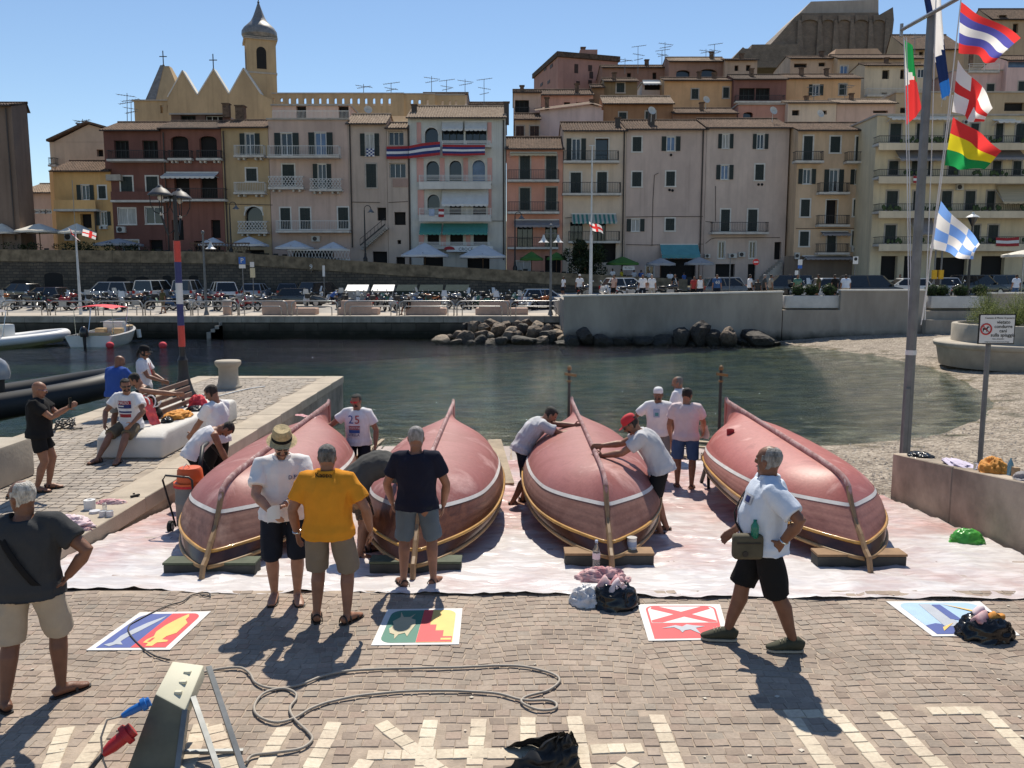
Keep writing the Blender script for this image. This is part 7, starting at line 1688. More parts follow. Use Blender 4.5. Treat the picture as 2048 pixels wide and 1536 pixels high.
##  people
def remeshed(name,mb,m,voxel,smooth=3,fold=0.0,fscale=7.0,parent=None,seed=0,fac=.5):
 me=mb.mesh('t',m);t=bpy.data.objects.new('t',me);COL.objects.link(t)
 r=t.modifiers.new('r','REMESH');r.mode='VOXEL';r.voxel_size=voxel;r.adaptivity=0
 s=t.modifiers.new('s','SMOOTH');s.iterations=smooth;s.factor=fac
 dg=bpy.context.evaluated_depsgraph_get();out=bpy.data.meshes.new_from_object(t.evaluated_get(dg));out.name=name
 bpy.data.objects.remove(t);bpy.data.meshes.remove(me)
 out.materials.clear();out.materials.append(m)
 if fold>0:
  n=len(out.vertices);co=np.empty(n*3,np.float32);no=np.empty(n*3,np.float32);out.vertices.foreach_get('co',co);out.vertices.foreach_get('normal',no);co=co.reshape(-1,3);no=no.reshape(-1,3)
  d=np.array([noise.noise((x*fscale+seed,y*fscale,z*fscale*.55))+.5*noise.noise((x*fscale*2.3,y*fscale*2.3+seed,z*fscale*1.3))for x,y,z in co],np.float32)
  d=-np.abs(d)*1.3+.35
  out.vertices.foreach_set('co',(co+no*d[:,None]*fold).ravel())
 out.polygons.foreach_set('use_smooth',[True]*len(out.polygons));out.update()
 return link(name,out,parent)
def ik(a,b,l1,l2,hint):
 d=b-a;L=min(d.length,(l1+l2)*.999);d=d.normalized();b2=a+d*L
 x=(l1*l1-l2*l2+L*L)/(2*L);h=sqrt(max(0,l1*l1-x*x));hn=hint-d*hint.dot(d)
 hn=hn.normalized()if hn.length>1e-5 else Vector((0,0,1))
 return a+d*x+hn*h,b2
for nm,c in(('skin_tan',(.27,.13,.08)),('skin_brown',(.19,.088,.053)),('skin_light',(.37,.20,.135))):mat(nm,c,.5,.14,9,.12,60,spec=.35)
for nm,c in(('hair_black',(.014,.012,.011)),('hair_dark',(.03,.022,.018)),('hair_grey',(.26,.25,.24)),('hair_white',(.55,.52,.47)),('hair_salt',(.13,.125,.12))):mat(nm,c,.7,.5,34,1.0,110,stretch=(1,1,.35))
def cloth(nm,c,var=.06):return mat(nm,c,.9,var,6,.15,90,spec=.15)
for nm,c in(('tee_white',(.74,.73,.74)),('tee_pinkish',(.62,.52,.52)),('tee_grey',(.075,.075,.072)),('tee_charcoal',(.045,.047,.05)),('tee_black',(.014,.014,.015)),('tee_navy',(.014,.016,.030)),('polo_orange',(.66,.27,.025)),('polo_blue',(.04,.09,.32)),('polo_sky',(.60,.66,.76)),('tee_lightgrey',(.50,.50,.52)),
              ('short_beige',(.40,.345,.275)),('short_taupe',(.21,.175,.135)),('short_navy',(.018,.022,.032)),('short_black',(.014,.014,.015)),('short_jean',(.10,.13,.16)),('short_blue',(.05,.10,.22)),('short_khaki',(.155,.125,.085)),('short_grey',(.22,.22,.22)),('olive_cloth',(.075,.07,.035)),('tee_yellow',(.5,.4,.04)),('tee_blue',(.06,.12,.33)),('tee_rose',(.50,.33,.27)),('tee_red',(.35,.05,.05))):cloth(nm,c)
mat('short_floral',(.28,.15,.07),.9,0,14,col2=(.05,.035,.025),lo=.42,hi=.56)
mat('leather_dark',(.022,.018,.016),.55,.15,8);mat('sole_pale',(.42,.38,.30),.8,.1,5);mat('shoe_olive',(.055,.055,.035),.85,.15,9);mat('sunglass',(.01,.01,.011),.05,0,spec=.8);mat('straw',(.46,.36,.20),.85,.2,40,.6,120);mat('cap_red',(.55,.03,.04),.8,.08,8);mat('eye_white',(.5,.47,.44),.3,0);mat('lip',(.24,.085,.065),.5,0)
HEAD=[(-.02,.10,.10,.24),(.03,.19,.18,.20),(.10,.255,.27,.13),(.2,.295,.345,.065),(.32,.315,.39,.01),(.45,.33,.42,-.02),(.58,.342,.44,-.04),(.7,.335,.435,-.055),(.82,.29,.38,-.06),(.91,.21,.28,-.06),(.97,.12,.16,-.06),(1.0,.03,.04,-.06)]
def head_r(z):
 for a,b in zip(HEAD[:-1],HEAD[1:]):
  if z<=b[0]:k=max(0,(z-a[0])/(b[0]-a[0]));return[a[i]+(b[i]-a[i])*k for i in(1,2,3)]
 return list(HEAD[-1][1:])
class P:pass
def person(label,loc,face,H=1.74,skin='skin_tan',top='tee_white',bottom='short_navy',hair=('short','hair_dark'),shoes='sandal',bulk=1.0,belly=0.0,pel=None,lean=0,side=0,twist=0,hl=None,hr=None,el=(-.5,-.6,-.3),er=(.5,-.6,-.3),
           fl=None,fr=None,kl=(-.15,1,.2),kr=(.15,1,.2),tl=8,tr=-8,look=(0,0),sleeve=.62,shorts=.93,tank=False,fine=.009,collar=False,curl=.5,head_fwd=0.0,far=False,group=None,glasses=None,hat=None,hem=-.13):
 B=thing('person',label,'person',(0,0,0),group)
 h=H;V=Vector;J=P()
 pelv=V(pel)if pel else V((0,0,.525*h))
 Rt=Matrix.Rotation(radians(twist),3,'Z')@ Matrix.Rotation(radians(-lean),3,'X')@ Matrix.Rotation(radians(side),3,'Y')
 Rh=Matrix.Rotation(radians(twist*.3),3,'Z')@ Matrix.Rotation(radians(-lean*.35),3,'X')
 def sp(t):
  k=min(1,max(0,t*1.25));n=10;p=pelv.copy();prev=0
  A=Rh.to_quaternion().slerp(Rt.to_quaternion(),k).to_matrix()
  if t<=0:return pelv+Rh @ V((0,0,t*.29*h)),Rh
  for i in range(n):
   a=t*(i+.5)/n;q=Rh.to_quaternion().slerp(Rt.to_quaternion(),min(1,a*1.25)).to_matrix();p=p+q @ V((0,0,.29*h*t/n))
  return p,A
 b=bulk
 rings=[(-.16,.094,.070,.0),(-.08,.102,.080,-.004),(.0,.104,.080,0),(.12,.100,.075,.25),(.28,.097,.072,.75),(.45,.100,.072,.8),(.62,.106,.072,.35),(.78,.111,.070,.1),(.9,.100,.062,0),(.97,.074,.054,0),(1.03,.050,.045,0),(1.07,.040,.040,0)]
 def ring(t,rx,ry,bl):
  c,A=sp(t);f=belly*bl*h
  return c+A @ V((0,f*.55,0)),A,(rx*b*h,(ry*b+belly*bl*.6)*h)
 def torso(q,grow,t0=-.2,t1=2,neck=0):
  pts=[];rr=[]
  for t,rx,ry,bl in rings:
   if t<t0 or t>t1:continue
   c,A,r=ring(t,rx,ry,bl);fl_=.016 if grow>0 and t<.1 else 0;pts.append(c);rr.append((r[0]+grow+fl_,r[1]+grow+fl_))
  if grow>0:c,A,r=ring(hem,.106,.084,0);pts.insert(0,c);rr.insert(0,(r[0]+grow+.018,r[1]+grow+.018))
  q.tube(pts,rr,18,side=Rt @ V((1,0,0)))
 C,A1=sp(1.0);J.C=C;J.A=A1
 sh=[C+A1 @ V((s*.104*h*(b*.55+.45),0,-.024*h))for s in(-1,1)]
 hands=[hl,hr];hints=[V(el),V(er)];J.hand=[];J.elbow=[]
 for i in(0,1):
  t=V(hands[i])if hands[i]else sh[i]+V(((-.05,.05)[i]*h,.03*h,-.325*h))
  e,w=ik(sh[i],t,.178*h,.150*h,hints[i]);J.elbow.append(e);J.hand.append(w)
 hip=[pelv+Rh @ V((s*.052*h*(b*.5+.5),0,-.01*h))for s in(-1,1)]
 feet=[fl or(-.075*h,0,0),fr or(.075*h,0,0)];J.ankle=[];J.knee=[]
 for i in(0,1):
  a=V(feet[i])+V((0,0,.045*h));k,a=ik(hip[i],a,.245*h,.242*h,V((kl,kr)[i]));J.knee.append(k);J.ankle.append(a)
 N=sp(1.06)[0];Ah=A1.lerp(Matrix.Identity(3),.0)@ Matrix.Rotation(radians(look[0]),3,'Z')@ Matrix.Rotation(radians(-look[1]),3,'X')
 hh=.132*h;O=N+A1 @ V((0,.010*h+head_fwd,.017*h));J.O=O;J.Ah=Ah;J.hh=hh
 hp=lambda x,y,z:O+Ah @ V((x*hh,y*hh,z*hh))
 vox=fine if not far else .022
 ##  body: one continuous surface
 q=MB();torso(q,-.022 if not tank else-.006)
 q.tube([N-A1 @ V((0,0,.05*h)),N+A1 @ V((0,.006*h,0)),hp(0,-.10,.12),hp(0,-.10,.4)],[.040*h*b**.5,.034*h*b**.5,.034*h,.03*h],12)
 q.tube([hp(0,cy,z)for z,rx,ry,cy in HEAD],[(rx*hh,ry*hh)for z,rx,ry,cy in HEAD],20,side=Ah @ V((1,0,0)))
 if not far:
  q.tube([hp(0,.40,.56),hp(0,.47,.44),hp(0,.50,.36),hp(0,.42,.31)],[(.03*hh,.03*hh),(.045*hh,.05*hh),(.07*hh,.06*hh),(.05*hh,.03*hh)],8)
  q.tube([hp(-.24,.33,.585),hp(0,.41,.60),hp(.24,.33,.585)],.045*hh,8);q.tube([hp(-.10,.375,.21),hp(0,.41,.205),hp(.10,.375,.21)],.035*hh,6);q.ell(hp(0,.33,.03),(.09*hh,.08*hh,.08*hh),8,6)
  for s in(-1,1):q.tube([hp(s*.335,-.02,.55),hp(s*.375,-.06,.47),hp(s*.355,-.02,.36),hp(s*.33,0,.33)],[(.05*hh,.03*hh),(.09*hh,.03*hh),(.06*hh,.03*hh),(.03*hh,.03*hh)],8,side=Ah @ V((0,1,0)))
 for i in(0,1):
  s=(-1,1)[i];S,E,W=sh[i],J.elbow[i],J.hand[i];m1=S.lerp(E,.45);m2=E.lerp(W,.3);k=h*(b*.5+.5)
  q.tube([S+(C-S)*.35,S,m1,E,m2,W],[.028*k,.033*k,.030*k,.0245*k,.0265*k,.0165*k],12)
  d=(W-E).normalized();pn=V((s,0,0))if abs(d.x)<.7 else V((0,0,-1));sd=d.cross(pn).normalized();pn=sd.cross(d).normalized();K=W+d*.05*h
  q.tube([W,W+d*.018*h,K,K+d*.012*h],[(.016*h,.012*h),(.022*h,.0105*h),(.024*h,.010*h),(.022*h,.008*h)],10,side=sd)
  if not far:
   for j,L in enumerate((.040,.046,.043,.034)):
    o=K+sd*(.0185-.0122*j)*h*1.05;d2=(d+pn*-s*0-pn*(.4*curl)).normalized();d3=(d-pn*1.2*curl).normalized()
    q.tube([o-d*.012*h,o,o+d2*L*.5*h,o+d2*L*.5*h+d3*L*.55*h],[.0060*h,.0058*h,.0054*h,.0042*h],6)
   o=W+d*.012*h+sd*.018*h;q.tube([o,o+(d*.5+sd*.8-pn*.3)*.022*h,o+(d*1.0+sd*.75-pn*.5)*.036*h],[.0075*h,.0068*h,.0050*h],6)
  Hh,Kn,An=hip[i],J.knee[i],J.ankle[i];cf=V((0,-1,0))
  dn=(An-Kn).normalized();back=(Kn-Hh).normalized().cross(V((1,0,0)));calf=Kn.lerp(An,.28)-(dn.cross(V((1,0,0)))).normalized()*-.008*h
  q.tube([Hh,Hh.lerp(Kn,.45),Kn,calf,Kn.lerp(An,.7),An,An-V((0,0,.02*h))],[.056*k,.046*k,.033*k,.0345*k,.025*k,.0195*h,.021*h],14)
  yaw=radians((tl,tr)[i]);fd=V((-sin(yaw),cos(yaw),0));G=An-V((0,0,.045*h))
  fp=[G-fd*.036*h+V((0,0,.022*h)),G-fd*.01*h+V((0,0,.03*h)),G+fd*.045*h+V((0,0,.027*h)),G+fd*.085*h+V((0,0,.018*h)),G+fd*.115*h+V((0,0,.014*h))]
  q.tube(fp,[(.019*h,.018*h),(.024*h,.025*h),(.026*h,.022*h),(.028*h,.013*h),(.020*h,.008*h)],10,side=fd.cross(V((0,0,1))))
 remeshed('body',q,M[skin],vox,2,parent=B)
 ##  clothes
 g=.017;sd_=random.Random(label).random()*40
 q=MB();torso(q,g,t0=hem+.03,t1=1.0 if tank else 1.05)
 if not tank:
  for i in(0,1):
   S,E=sh[i],J.elbow[i];k=h*(b*.5+.5);e2=S.lerp(E,sleeve)
   q.tube([C+(S-C)*.3,S,S.lerp(E,sleeve*.5),e2],[.043*k,.048*k,.048*k,.048*k],14)
 J.top=remeshed('tank_top' if tank else 'shirt',q,M[top],.012 if not far else .03,3 if not far else 2,.019 if not far else 0,5.5,B,sd_)
 q=MB();pts=[];rr=[]
 for t,rx,ry,bl in rings[:3]:c,A,r=ring(t,rx,ry,bl);pts.append(c);rr.append((r[0]+.001,r[1]+.001))
 q.tube(pts,rr,18,side=Rh @ V((1,0,0)))
 for i in(0,1):
  k=h*(b*.5+.5);Hh,Kn=hip[i],J.knee[i];e=Hh.lerp(Kn,min(1,shorts));o=V(((-1,1)[i]*.006*h,0,0));L=[Hh+V((0,0,.03*h)),Hh+o,Hh.lerp(Kn,shorts*.5)+o,e+o];rr=[.046*k,.058*k,.058*k,.057*k]
  if shorts>1:e2=Kn.lerp(J.ankle[i],shorts-1);L=L[:3]+[Kn,e2];rr=[.046*k,.058*k,.058*k,.05*k,.045*k]
  q.tube(L,rr,16)
 remeshed('shorts' if shorts<1.6 else 'trousers',q,M[bottom],.014 if not far else .03,3 if not far else 2,.018 if not far else 0,5.0,B,sd_+9)
 if collar:
  q=MB();n_=16;ct=[N+A1 @ V((.046*h*sin(2*pi*k/n_)*b**.5,-.050*h*cos(2*pi*k/n_)+.004*h,(.010 if abs(k-n_/2)>1.5 else-.02)*h-.01*h))for k in range(n_)]
  q.tube(ct,[(.006*h,.018*h)]*n_,8,closed=True);q.build('collar',M[top],B,smooth=True)
 ##  hair, hat, face
 st_,hm=hair
 if st_ not in('none',):
  q=MB();nu,nv=44,30
  def hf(i,j):
   a=2*pi*i;z=.12+.90*j;z=min(z,.995);rx,ry,cy=head_r(z);fr_=cos(a)# a=0 at the face
   line=.30+.06*noise.noise((a*6,2,0))-.12*(1 if fr_<-.2 else 0)+(.16 if-.2<=fr_<.35 else 0)+(.50 if fr_>=.35 else 0)
   if st_=='long':line=-.2+(.95 if fr_>.45 else .3 if fr_>.1 else 0)
   on_=z>line
   if st_=='balding':on_=on_ and(z<.72+.05*fr_)and fr_<.35
   if st_=='receding':on_=on_ and not(fr_>.1 and z>.70)and not(z>.93)
   k=1.065+.035*noise.noise((a*5,z*14,1))if on_ else .90
   if st_ in('short','long')and on_ and z>.7:k+=.03
   zz=z+(.03 if on_ and z>.8 else 0)
   return hp(rx*k*sin(a),cy+ry*k*cos(a),zz)
  q.grid(hf,nu,nv);tp=hf(0,1);q.build('hair',M[hm],B,smooth=True)
  if st_=='long':q=MB();q.tube([hp(0,-.42,.6),hp(0,-.55,.25),hp(.05,-.5,-.15)],[(.25*hh,.12*hh),(.22*hh,.13*hh),(.1*hh,.06*hh)],10,side=Ah @ V((1,0,0)));q.build('hair_tail',M[hm],B,smooth=True)
 if not far:
  for s in(-1,1):q=MB();q.ell(hp(s*.135,.365,.50),(.045*hh,.04*hh,.03*hh),8,6);q.build('eye',M['eye_white'],B);q=MB();q.ell(hp(s*.135,.40,.50),(.022*hh,.012*hh,.022*hh),6,4);q.build('pupil',M['hair_black'],B)
  q=MB();q.tube([hp(-.10,.41,.205),hp(0,.445,.205),hp(.10,.41,.205)],[.012*hh,.02*hh,.012*hh],6);q.build('mouth',M['lip'],B)
 if glasses:
  q=MB()
  for s in(-1,1):q.tube([hp(s*.03,.45,.50),hp(s*.17,.44,.50),hp(s*.29,.33,.50)],[(.05*hh,.012*hh),(.075*hh,.014*hh),(.05*hh,.012*hh)],8,side=Ah @ V((0,0,1)));q.tube([hp(s*.29,.33,.52),hp(s*.36,.0,.52)],.012*hh,5)
  q.build('sunglasses',M[glasses],B)
 def rl_(prof,sx=1,sy=1,dy=-.05,n=24):
  q=MB();vs=[hp(r*sx*sin(2*pi*i/n),dy+r*sy*cos(2*pi*i/n),z+(.05*(1 if len(prof)>6 else 0)*-abs(sin(2*pi*i/n)))*(r>.5))for r,z in prof for i in range(n)]
  q.add(vs,[(j*n+i,j*n+(i+1)%n,(j+1)*n+(i+1)%n,(j+1)*n+i)for j in range(len(prof)-1)for i in range(n)]+[tuple((len(prof)-1)*n+k for k in range(n))]);return q
 if hat=='fedora':
  o=rl_([(.66,.66),(.62,.67),(.48,.70),(.43,.74),(.42,.95),(.40,1.1),(.34,1.2),(.2,1.19),(.05,1.14)],.95,1.12).build('straw_hat',M['straw'],B,smooth=True,angle=50);rl_([(.445,.72),(.445,.86),(.42,.86)],.95,1.12).build('hat_band',M['tee_black'],o)
 if hat in('cap_red','tee_black','tee_white'):
  o=rl_([(.40,.60),(.405,.72),(.38,.88),(.30,1.0),(.15,1.06),(.03,1.08)],.92,1.14).build('cap',M[hat],B,smooth=True)
  if hat !='tee_white':q=MB();q.grid(lambda i,j:hp((i-.5)*.62*(1-.25*j),.36+.38*j*(1-.5*(2*i-1)**2),.66-.05*j-.06*(2*i-1)**2),9,5);q.build('cap_peak',M[hat],o,smooth=True)
 ##  feet
 for i in(0,1):
  yaw=radians((tl,tr)[i]);fd=V((-sin(yaw),cos(yaw),0));sdv=fd.cross(V((0,0,1)));G=J.ankle[i]-V((0,0,.045*h));ol=[(-.045,.016),(-.048,0),(-.045,-.016),(-.01,-.024),(.05,-.027),(.09,-.031),(.118,-.02),(.126,0),(.118,.018),(.09,.028),(.05,.025),(-.01,.022)]
  q=MB();n=len(ol);q.add([G+fd*a*h+sdv*c*h+V((0,0,-.004))for a,c in ol]+[G+fd*a*h+sdv*c*h+V((0,0,.014))for a,c in ol],[tuple(range(n)),tuple(range(2*n-1,n-1,-1))]+[(k,n+k,n+(k+1)%n,(k+1)%n)for k in range(n)])
  so=q.build('sandal' if shoes !='shoe' else 'shoe',M['leather_dark' if shoes !='shoe' else 'sole_pale'],B)
  if shoes=='shoe':
   q=MB();q.tube([G-fd*.045*h+V((0,0,.026*h)),G-fd*.02*h+V((0,0,.036*h)),G+fd*.03*h+V((0,0,.033*h)),G+fd*.08*h+V((0,0,.022*h)),G+fd*.118*h+V((0,0,.015*h)),G+fd*.128*h+V((0,0,.012*h))],[(.020*h,.022*h),(.028*h,.034*h),(.029*h,.029*h),(.031*h,.019*h),(.022*h,.011*h),(.008*h,.006*h)],12,side=sdv);q.build('shoe_upper',M['shoe_olive'],so,smooth=True)
   for k in range(3):q=MB();c=G+fd*(.035+.015*k)*h+V((0,0,(.062-.006*k)*h));q.tube([c-sdv*.018*h,c+V((0,0,.003)),c+sdv*.018*h],.003,4);q.build('lace',M['sole_pale'],so)
  elif not far:
   for a,z in((.06,.036),(.005,.05),(-.028,.045))if shoes=='sandal' else((.055,.034),):
    q=MB();q.tube([G+fd*a*h+sdv*.030*h*cos(t*pi/6)+V((0,0,.008+z*h*sin(t*pi/6)))for t in range(7)],[(.010,.004)]*7,6,side=fd);q.build('strap',M['leather_dark'],so)
 B.location=loc;B.rotation_euler=(0,0,radians(face));J.B=B;J.M=Matrix.Translation(loc)@ Matrix.Rotation(radians(face),4,'Z');J.h=h
 J.ring=lambda t:ring(*[np.interp(t,[r[0]for r in rings],[r[k]for r in rings])for k in range(4)])
 return J
def patch(J,t0,t1,a0,a1,m,name='print',off=.024,nu=7,nv=5):
 q=MB()
 def f(i,j):
  c,A,r=J.ring(t0+(t1-t0)*j);a=radians(a0+(a1-a0)*i)
  return c+A @ Vector(((r[0]+off)*sin(a),(r[1]+off)*cos(a),0))
 q.grid(f,nu,nv);o=link(name,q.mesh(name,m,smooth=True),J.top);return o
def at_hand(J,i,fwd=.05):d=(J.hand[i]-J.elbow[i]).normalized();return J.M @(J.hand[i]+d*fwd*J.h)
def strap(J,m,s=1,name='bag_strap',low=-.05):
 q=MB();pts=[]
 for k in range(25):
  a=2*pi*k/24;t=.42+(.56 if True else 0)*sin(a+0)*1.0;t=.45+.55*cos(a);c,A,r=J.ring(max(low,t));pts.append(c+A @ Vector((s*(r[0]+.045)*(cos(a)*-.62 if t<.9 else-.5),(r[1]+.045)*sin(a)*(1 if t<.9 else .9),.012 if t>.9 else 0)))
 q.tube(pts[:-1],[(.022,.004)]*24,6,closed=True);return link(name,q.mesh(name,m,smooth=True),J.B)
def sh_text(J,txt,size,t,ang,m,name='print_lettering',off=.032):
 c,A,r=J.ring(t);a=radians(ang);n=A @ Vector((sin(a)/r[0],cos(a)/r[1],0)).normalized();p=c+A @ Vector(((r[0]+off)*sin(a),(r[1]+off)*cos(a),0));up_=A @ Vector((0,0,1));x=up_.cross(n).normalized();R_=Matrix((x,n.cross(x),n)).transposed()
 o=text_mesh(txt,size,m,name,None,(0,0,0),(0,0,0));o.parent=J.top;o.location=p;o.rotation_euler=R_.to_euler();return o
PEOPLE={}
J=PEOPLE['left']=person('white haired man from behind in a dark grey shirt and beige shorts, hand on hip',(-3.55,6.0,0),14,1.74,'skin_brown','tee_charcoal','short_beige',('receding','hair_white'),'flip',1.20,.02,hr=(.27,-.02,.98),er=(1,-.35,.1),hl=(-.30,.16,.92),fl=(-.20,-.05,0),fr=(.14,.10,0),tl=35,tr=-55,look=(55,6),glasses='sunglass',shorts=.98)
strap(J,M['short_black'],1)
J=PEOPLE['photo']=person('bald man in black taking a photo with his phone',(-6.95,12.3,0),-75,1.66,'skin_tan','tee_black','short_black',('none',''),'sandal',1.14,.02,hr=(.10,.42,1.24),hl=(-.06,.42,1.23),el=(-.4,-.2,-1),er=(.4,-.2,-1),look=(0,14),shorts=.62,fl=(-.1,.05,0),fr=(.1,-.06,0),glasses='chrome')
patch(J,.5,.95,-16,16,M['tee_lightgrey'],'shirt_front',.02)if False else None
q=MB();p=at_hand(J,1,.03);q.box((p.x+.01,p.y-.02,p.z+.05),(.012,.075,.15));q.build('phone',M['sunglass'],label='dark phone held up by the bald man in black',cat='phone')
p=J.M @ Vector((.05,-.30,.78));q=MB();q.add([Vector(p)+Vector(v)for v in((-.10,-.05,.16),(.10,-.05,.16),(.10,.05,.16),(-.10,.05,.16),(-.16,-.07,-.16),(.20,-.07,-.12),(.20,.07,-.12),(-.16,.07,-.16))],[(0,3,2,1),(4,5,6,7),(0,1,5,4),(1,2,6,5),(2,3,7,6),(3,0,4,7)])
J=PEOPLE['seated']=person('seated young man with sunglasses and a red and blue printed white shirt',(-6.74,14.85,0),172,1.80,'skin_tan','tee_white','short_khaki',('short','hair_black'),'sandal',1.04,0,pel=(0,.02,.56),lean=8,hl=(-.27,.40,.64),hr=(.25,.40,.62),el=(-.9,-.3,0),er=(.9,-.3,0),fl=(-.17,.72,0),fr=(.20,.72,0),tl=15,tr=-15,look=(40,4),shorts=.92,glasses='sunglass')
patch(J,.74,.86,-33,33,RED);patch(J,.60,.735,-33,33,NAVY);patch(J,.66,.70,0,30,WHT,off=.027);patch(J,.44,.50,-34,34,NAVY);patch(J,.28,.40,-30,30,RED);sh_text(J,'PALIO',.075,.80,0,WHT,off=.03)
J=PEOPLE['blue']=person('bald man in a blue shirt behind the white bench',(-7.78,16.5,0),-20,1.64,'skin_brown','polo_blue','short_grey',('none',''),'sandal',1.16,.01,lean=14,hr=(.55,.30,.72),look=(-30,10))
J=PEOPLE['cap']=person('person with black cap and long dark hair in a white shirt behind the bench',(-7.55,17.3,0),-85,1.76,'skin_tan','tee_white','short_grey',('long','hair_black'),'sandal',.95,0,hr=(.12,.38,1.02),hl=(-.1,.36,1.0),look=(0,12),hat='tee_black',glasses='sunglass')
q=MB();q.tube([J.M @ Vector(v)for v in((-.06,.0,1.48),(-.05,.13,1.36),(0,.17,1.12),(.05,.13,1.36),(.06,0,1.48))],.006,5)
o=q.build('lanyard',M['cap_red']);o.parent=J.B;o.matrix_parent_inverse=J.M.inverted()
J=PEOPLE['tank']=person('man in a black tank top sitting sideways with his arm over the bench back',(-6.85,15.95,0),120,1.84,'skin_tan','tee_black','short_black',('short','hair_black'),'sandal',1.05,0,pel=(0,0,.55),lean=22,twist=-15,hl=(-.30,-.45,.93),el=(-1,.2,-.2),hr=(.1,.40,.70),fl=(-.15,.6,0),fr=(.15,.6,0),look=(-5,18),tank=True)
J=PEOPLE['shaven']=person('man with shaven head in a white shirt looking down beside the pier',(-4.78,13.6,gz(13.6)),72,1.90,'skin_tan','tee_white','short_black',('short','hair_dark'),'sandal',1.02,0,hl=(-.10,.46,1.02),el=(-.3,-.3,-1),hr=(.2,.1,.86),look=(0,28),lean=2,fl=(-.1,.03,0),fr=(.1,-.05,0),shorts=1.3)
J=PEOPLE['hose']=person('bending man in a white vest working a black vacuum hose',(-4.80,12.75,gz(12.75)),-65,1.70,'skin_tan','tee_white','short_black',('short','hair_dark'),'sandal',1.02,0,pel=(0,-.08,.84),lean=62,hl=(-.12,.46,.62),hr=(.14,.44,.60),el=(-.3,-.5,.3),er=(.3,-.5,.3),look=(0,25),tank=True,shorts=1.3)
PEOPLE['hose']=J
J=PEOPLE['dpm']=person('man in straw hat, sunglasses and white polo holding a sheet of paper',(-2.22,8.05,gz(8.05)),193,1.74,'skin_light','tee_white','short_navy',('short','hair_dark'),'flip',1.16,.02,hl=(-.02,.33,1.06),hr=(.10,.35,1.00),el=(-1,-.1,-.5),er=(1,-.1,-.5),look=(6,22),fl=(-.10,.04,0),fr=(.12,-.03,0),hat='fedora',glasses='sunglass',collar=True,shorts=1.02,sleeve=.72,curl=.8)
sh_text(J,'D.P.M.',.055,.72,-30,NAVY)
for z in(0,.012):q=MB();w=J.hand[0];d=(J.hand[0]-J.elbow[0]).normalized();q.tube([w-d*(.02+z)+(d.cross(Vector((0,0,1))).normalized()*cos(k*pi/6)+d.cross(Vector((1,0,0))).normalized()*sin(k*pi/6))*.036 for k in range(12)],.005,5,closed=True);link('bracelet',q.mesh('bracelet',M['rub_yellow' if z else 'tee_white']),J.B)
p=(at_hand(J,0)+at_hand(J,1))/2;q=MB();q.grid(lambda i,j:(p.x-.07+.12*i,p.y-.07-.02*sin(i*3),p.z-.08+.13*j+.06*i+.015*sin(i*4)),7,5);q.build('paper_sheet',M['sign_white'],smooth=True,label='white sheet of paper in the hands of the man in the straw hat',cat='paper')
J=PEOPLE['orange']=person('man from behind in an orange polo and taupe shorts',(-1.67,7.5,0),-4,1.70,'skin_tan','polo_orange','short_taupe',('short','hair_salt'),'sandal',1.20,.02,hl=(-.31,.05,.83),hr=(.36,.10,.86),el=(-.6,-.6,0),er=(.6,-.6,0),fl=(-.14,.02,0),fr=(.15,0,0),tl=18,tr=-28,look=(8,6),collar=True,shorts=.98,sleeve=.68,curl=.7)
c,A,r=J.ring(1.06);o=text_mesh('Kappa',.062,M['tee_black'],'collar_lettering',None,(0,0,0),(0,0,0));o.parent=J.top;o.location=c+A @ Vector((0,-.108,.0));o.rotation_euler=(pi/2,0,0)
q=MB();w=J.hand[0].lerp(J.elbow[0],.08);d=(J.hand[0]-J.elbow[0]).normalized();s_=d.cross(Vector((1,0,0))).normalized();e_=d.cross(s_);q.tube([w+(s_*cos(k*pi/6)+e_*sin(k*pi/6))*.034 for k in range(12)],.008,6,closed=True);link('watch',q.mesh('watch',M['chrome']),J.B)
J=PEOPLE['bend']=person('bending man in a grey shirt and floral shorts reaching to the second boat',(-1.72,9.75,gz(9.75)),-68,1.74,'skin_tan','tee_grey','short_floral',('short','hair_grey'),'sandal',1.14,.01,pel=(0,-.12,.92),lean=88,hl=(-.12,.62,.55),hr=(.16,.60,.45),el=(-.4,-.2,.2),er=(.4,-.2,.2),look=(0,10),fl=(-.14,.05,0),fr=(.14,-.12,0))
J=PEOPLE['navy']=person('man from behind in a navy shirt and jean shorts between bow and banner',(-.98,8.52,gz(8.52)),3,1.72,'skin_tan','tee_navy','short_jean',('short','hair_grey'),'sandal',1.08,0,hl=(-.27,.18,.86),hr=(.27,.12,.84),el=(-1,-.5,.1),er=(1,-.5,.1),fl=(-.15,0,0),fr=(.16,.01,0),tl=20,tr=-22,look=(0,16),shorts=.95)
patch(J,-.12,-.02,130,165,M['short_navy'],'back_pocket',.03)
J=PEOPLE['25']=person('man in red mirror sunglasses and a white shirt numbered 25 rubbing the first boat',(-2.58,14.0,gz(14.0)),170,1.72,'skin_tan','tee_white','short_navy',('short','hair_black'),'sandal',1.12,.01,hr=(.62,.18,1.06),er=(.4,-.4,-.6),hl=(-.32,.05,.84),look=(-12,8),glasses='cap_red')
sh_text(J,'2',.20,.74,13,M['tee_blue']);sh_text(J,'5',.20,.74,-13,M['tee_red']);patch(J,.42,.54,-26,26,M['tee_red']);patch(J,.30,.41,-26,26,M['tee_blue']);sh_text(J,'EDIZIONE',.05,.48,0,WHT);sh_text(J,'STELLA',.06,.24,0,NAVY)
rag=J
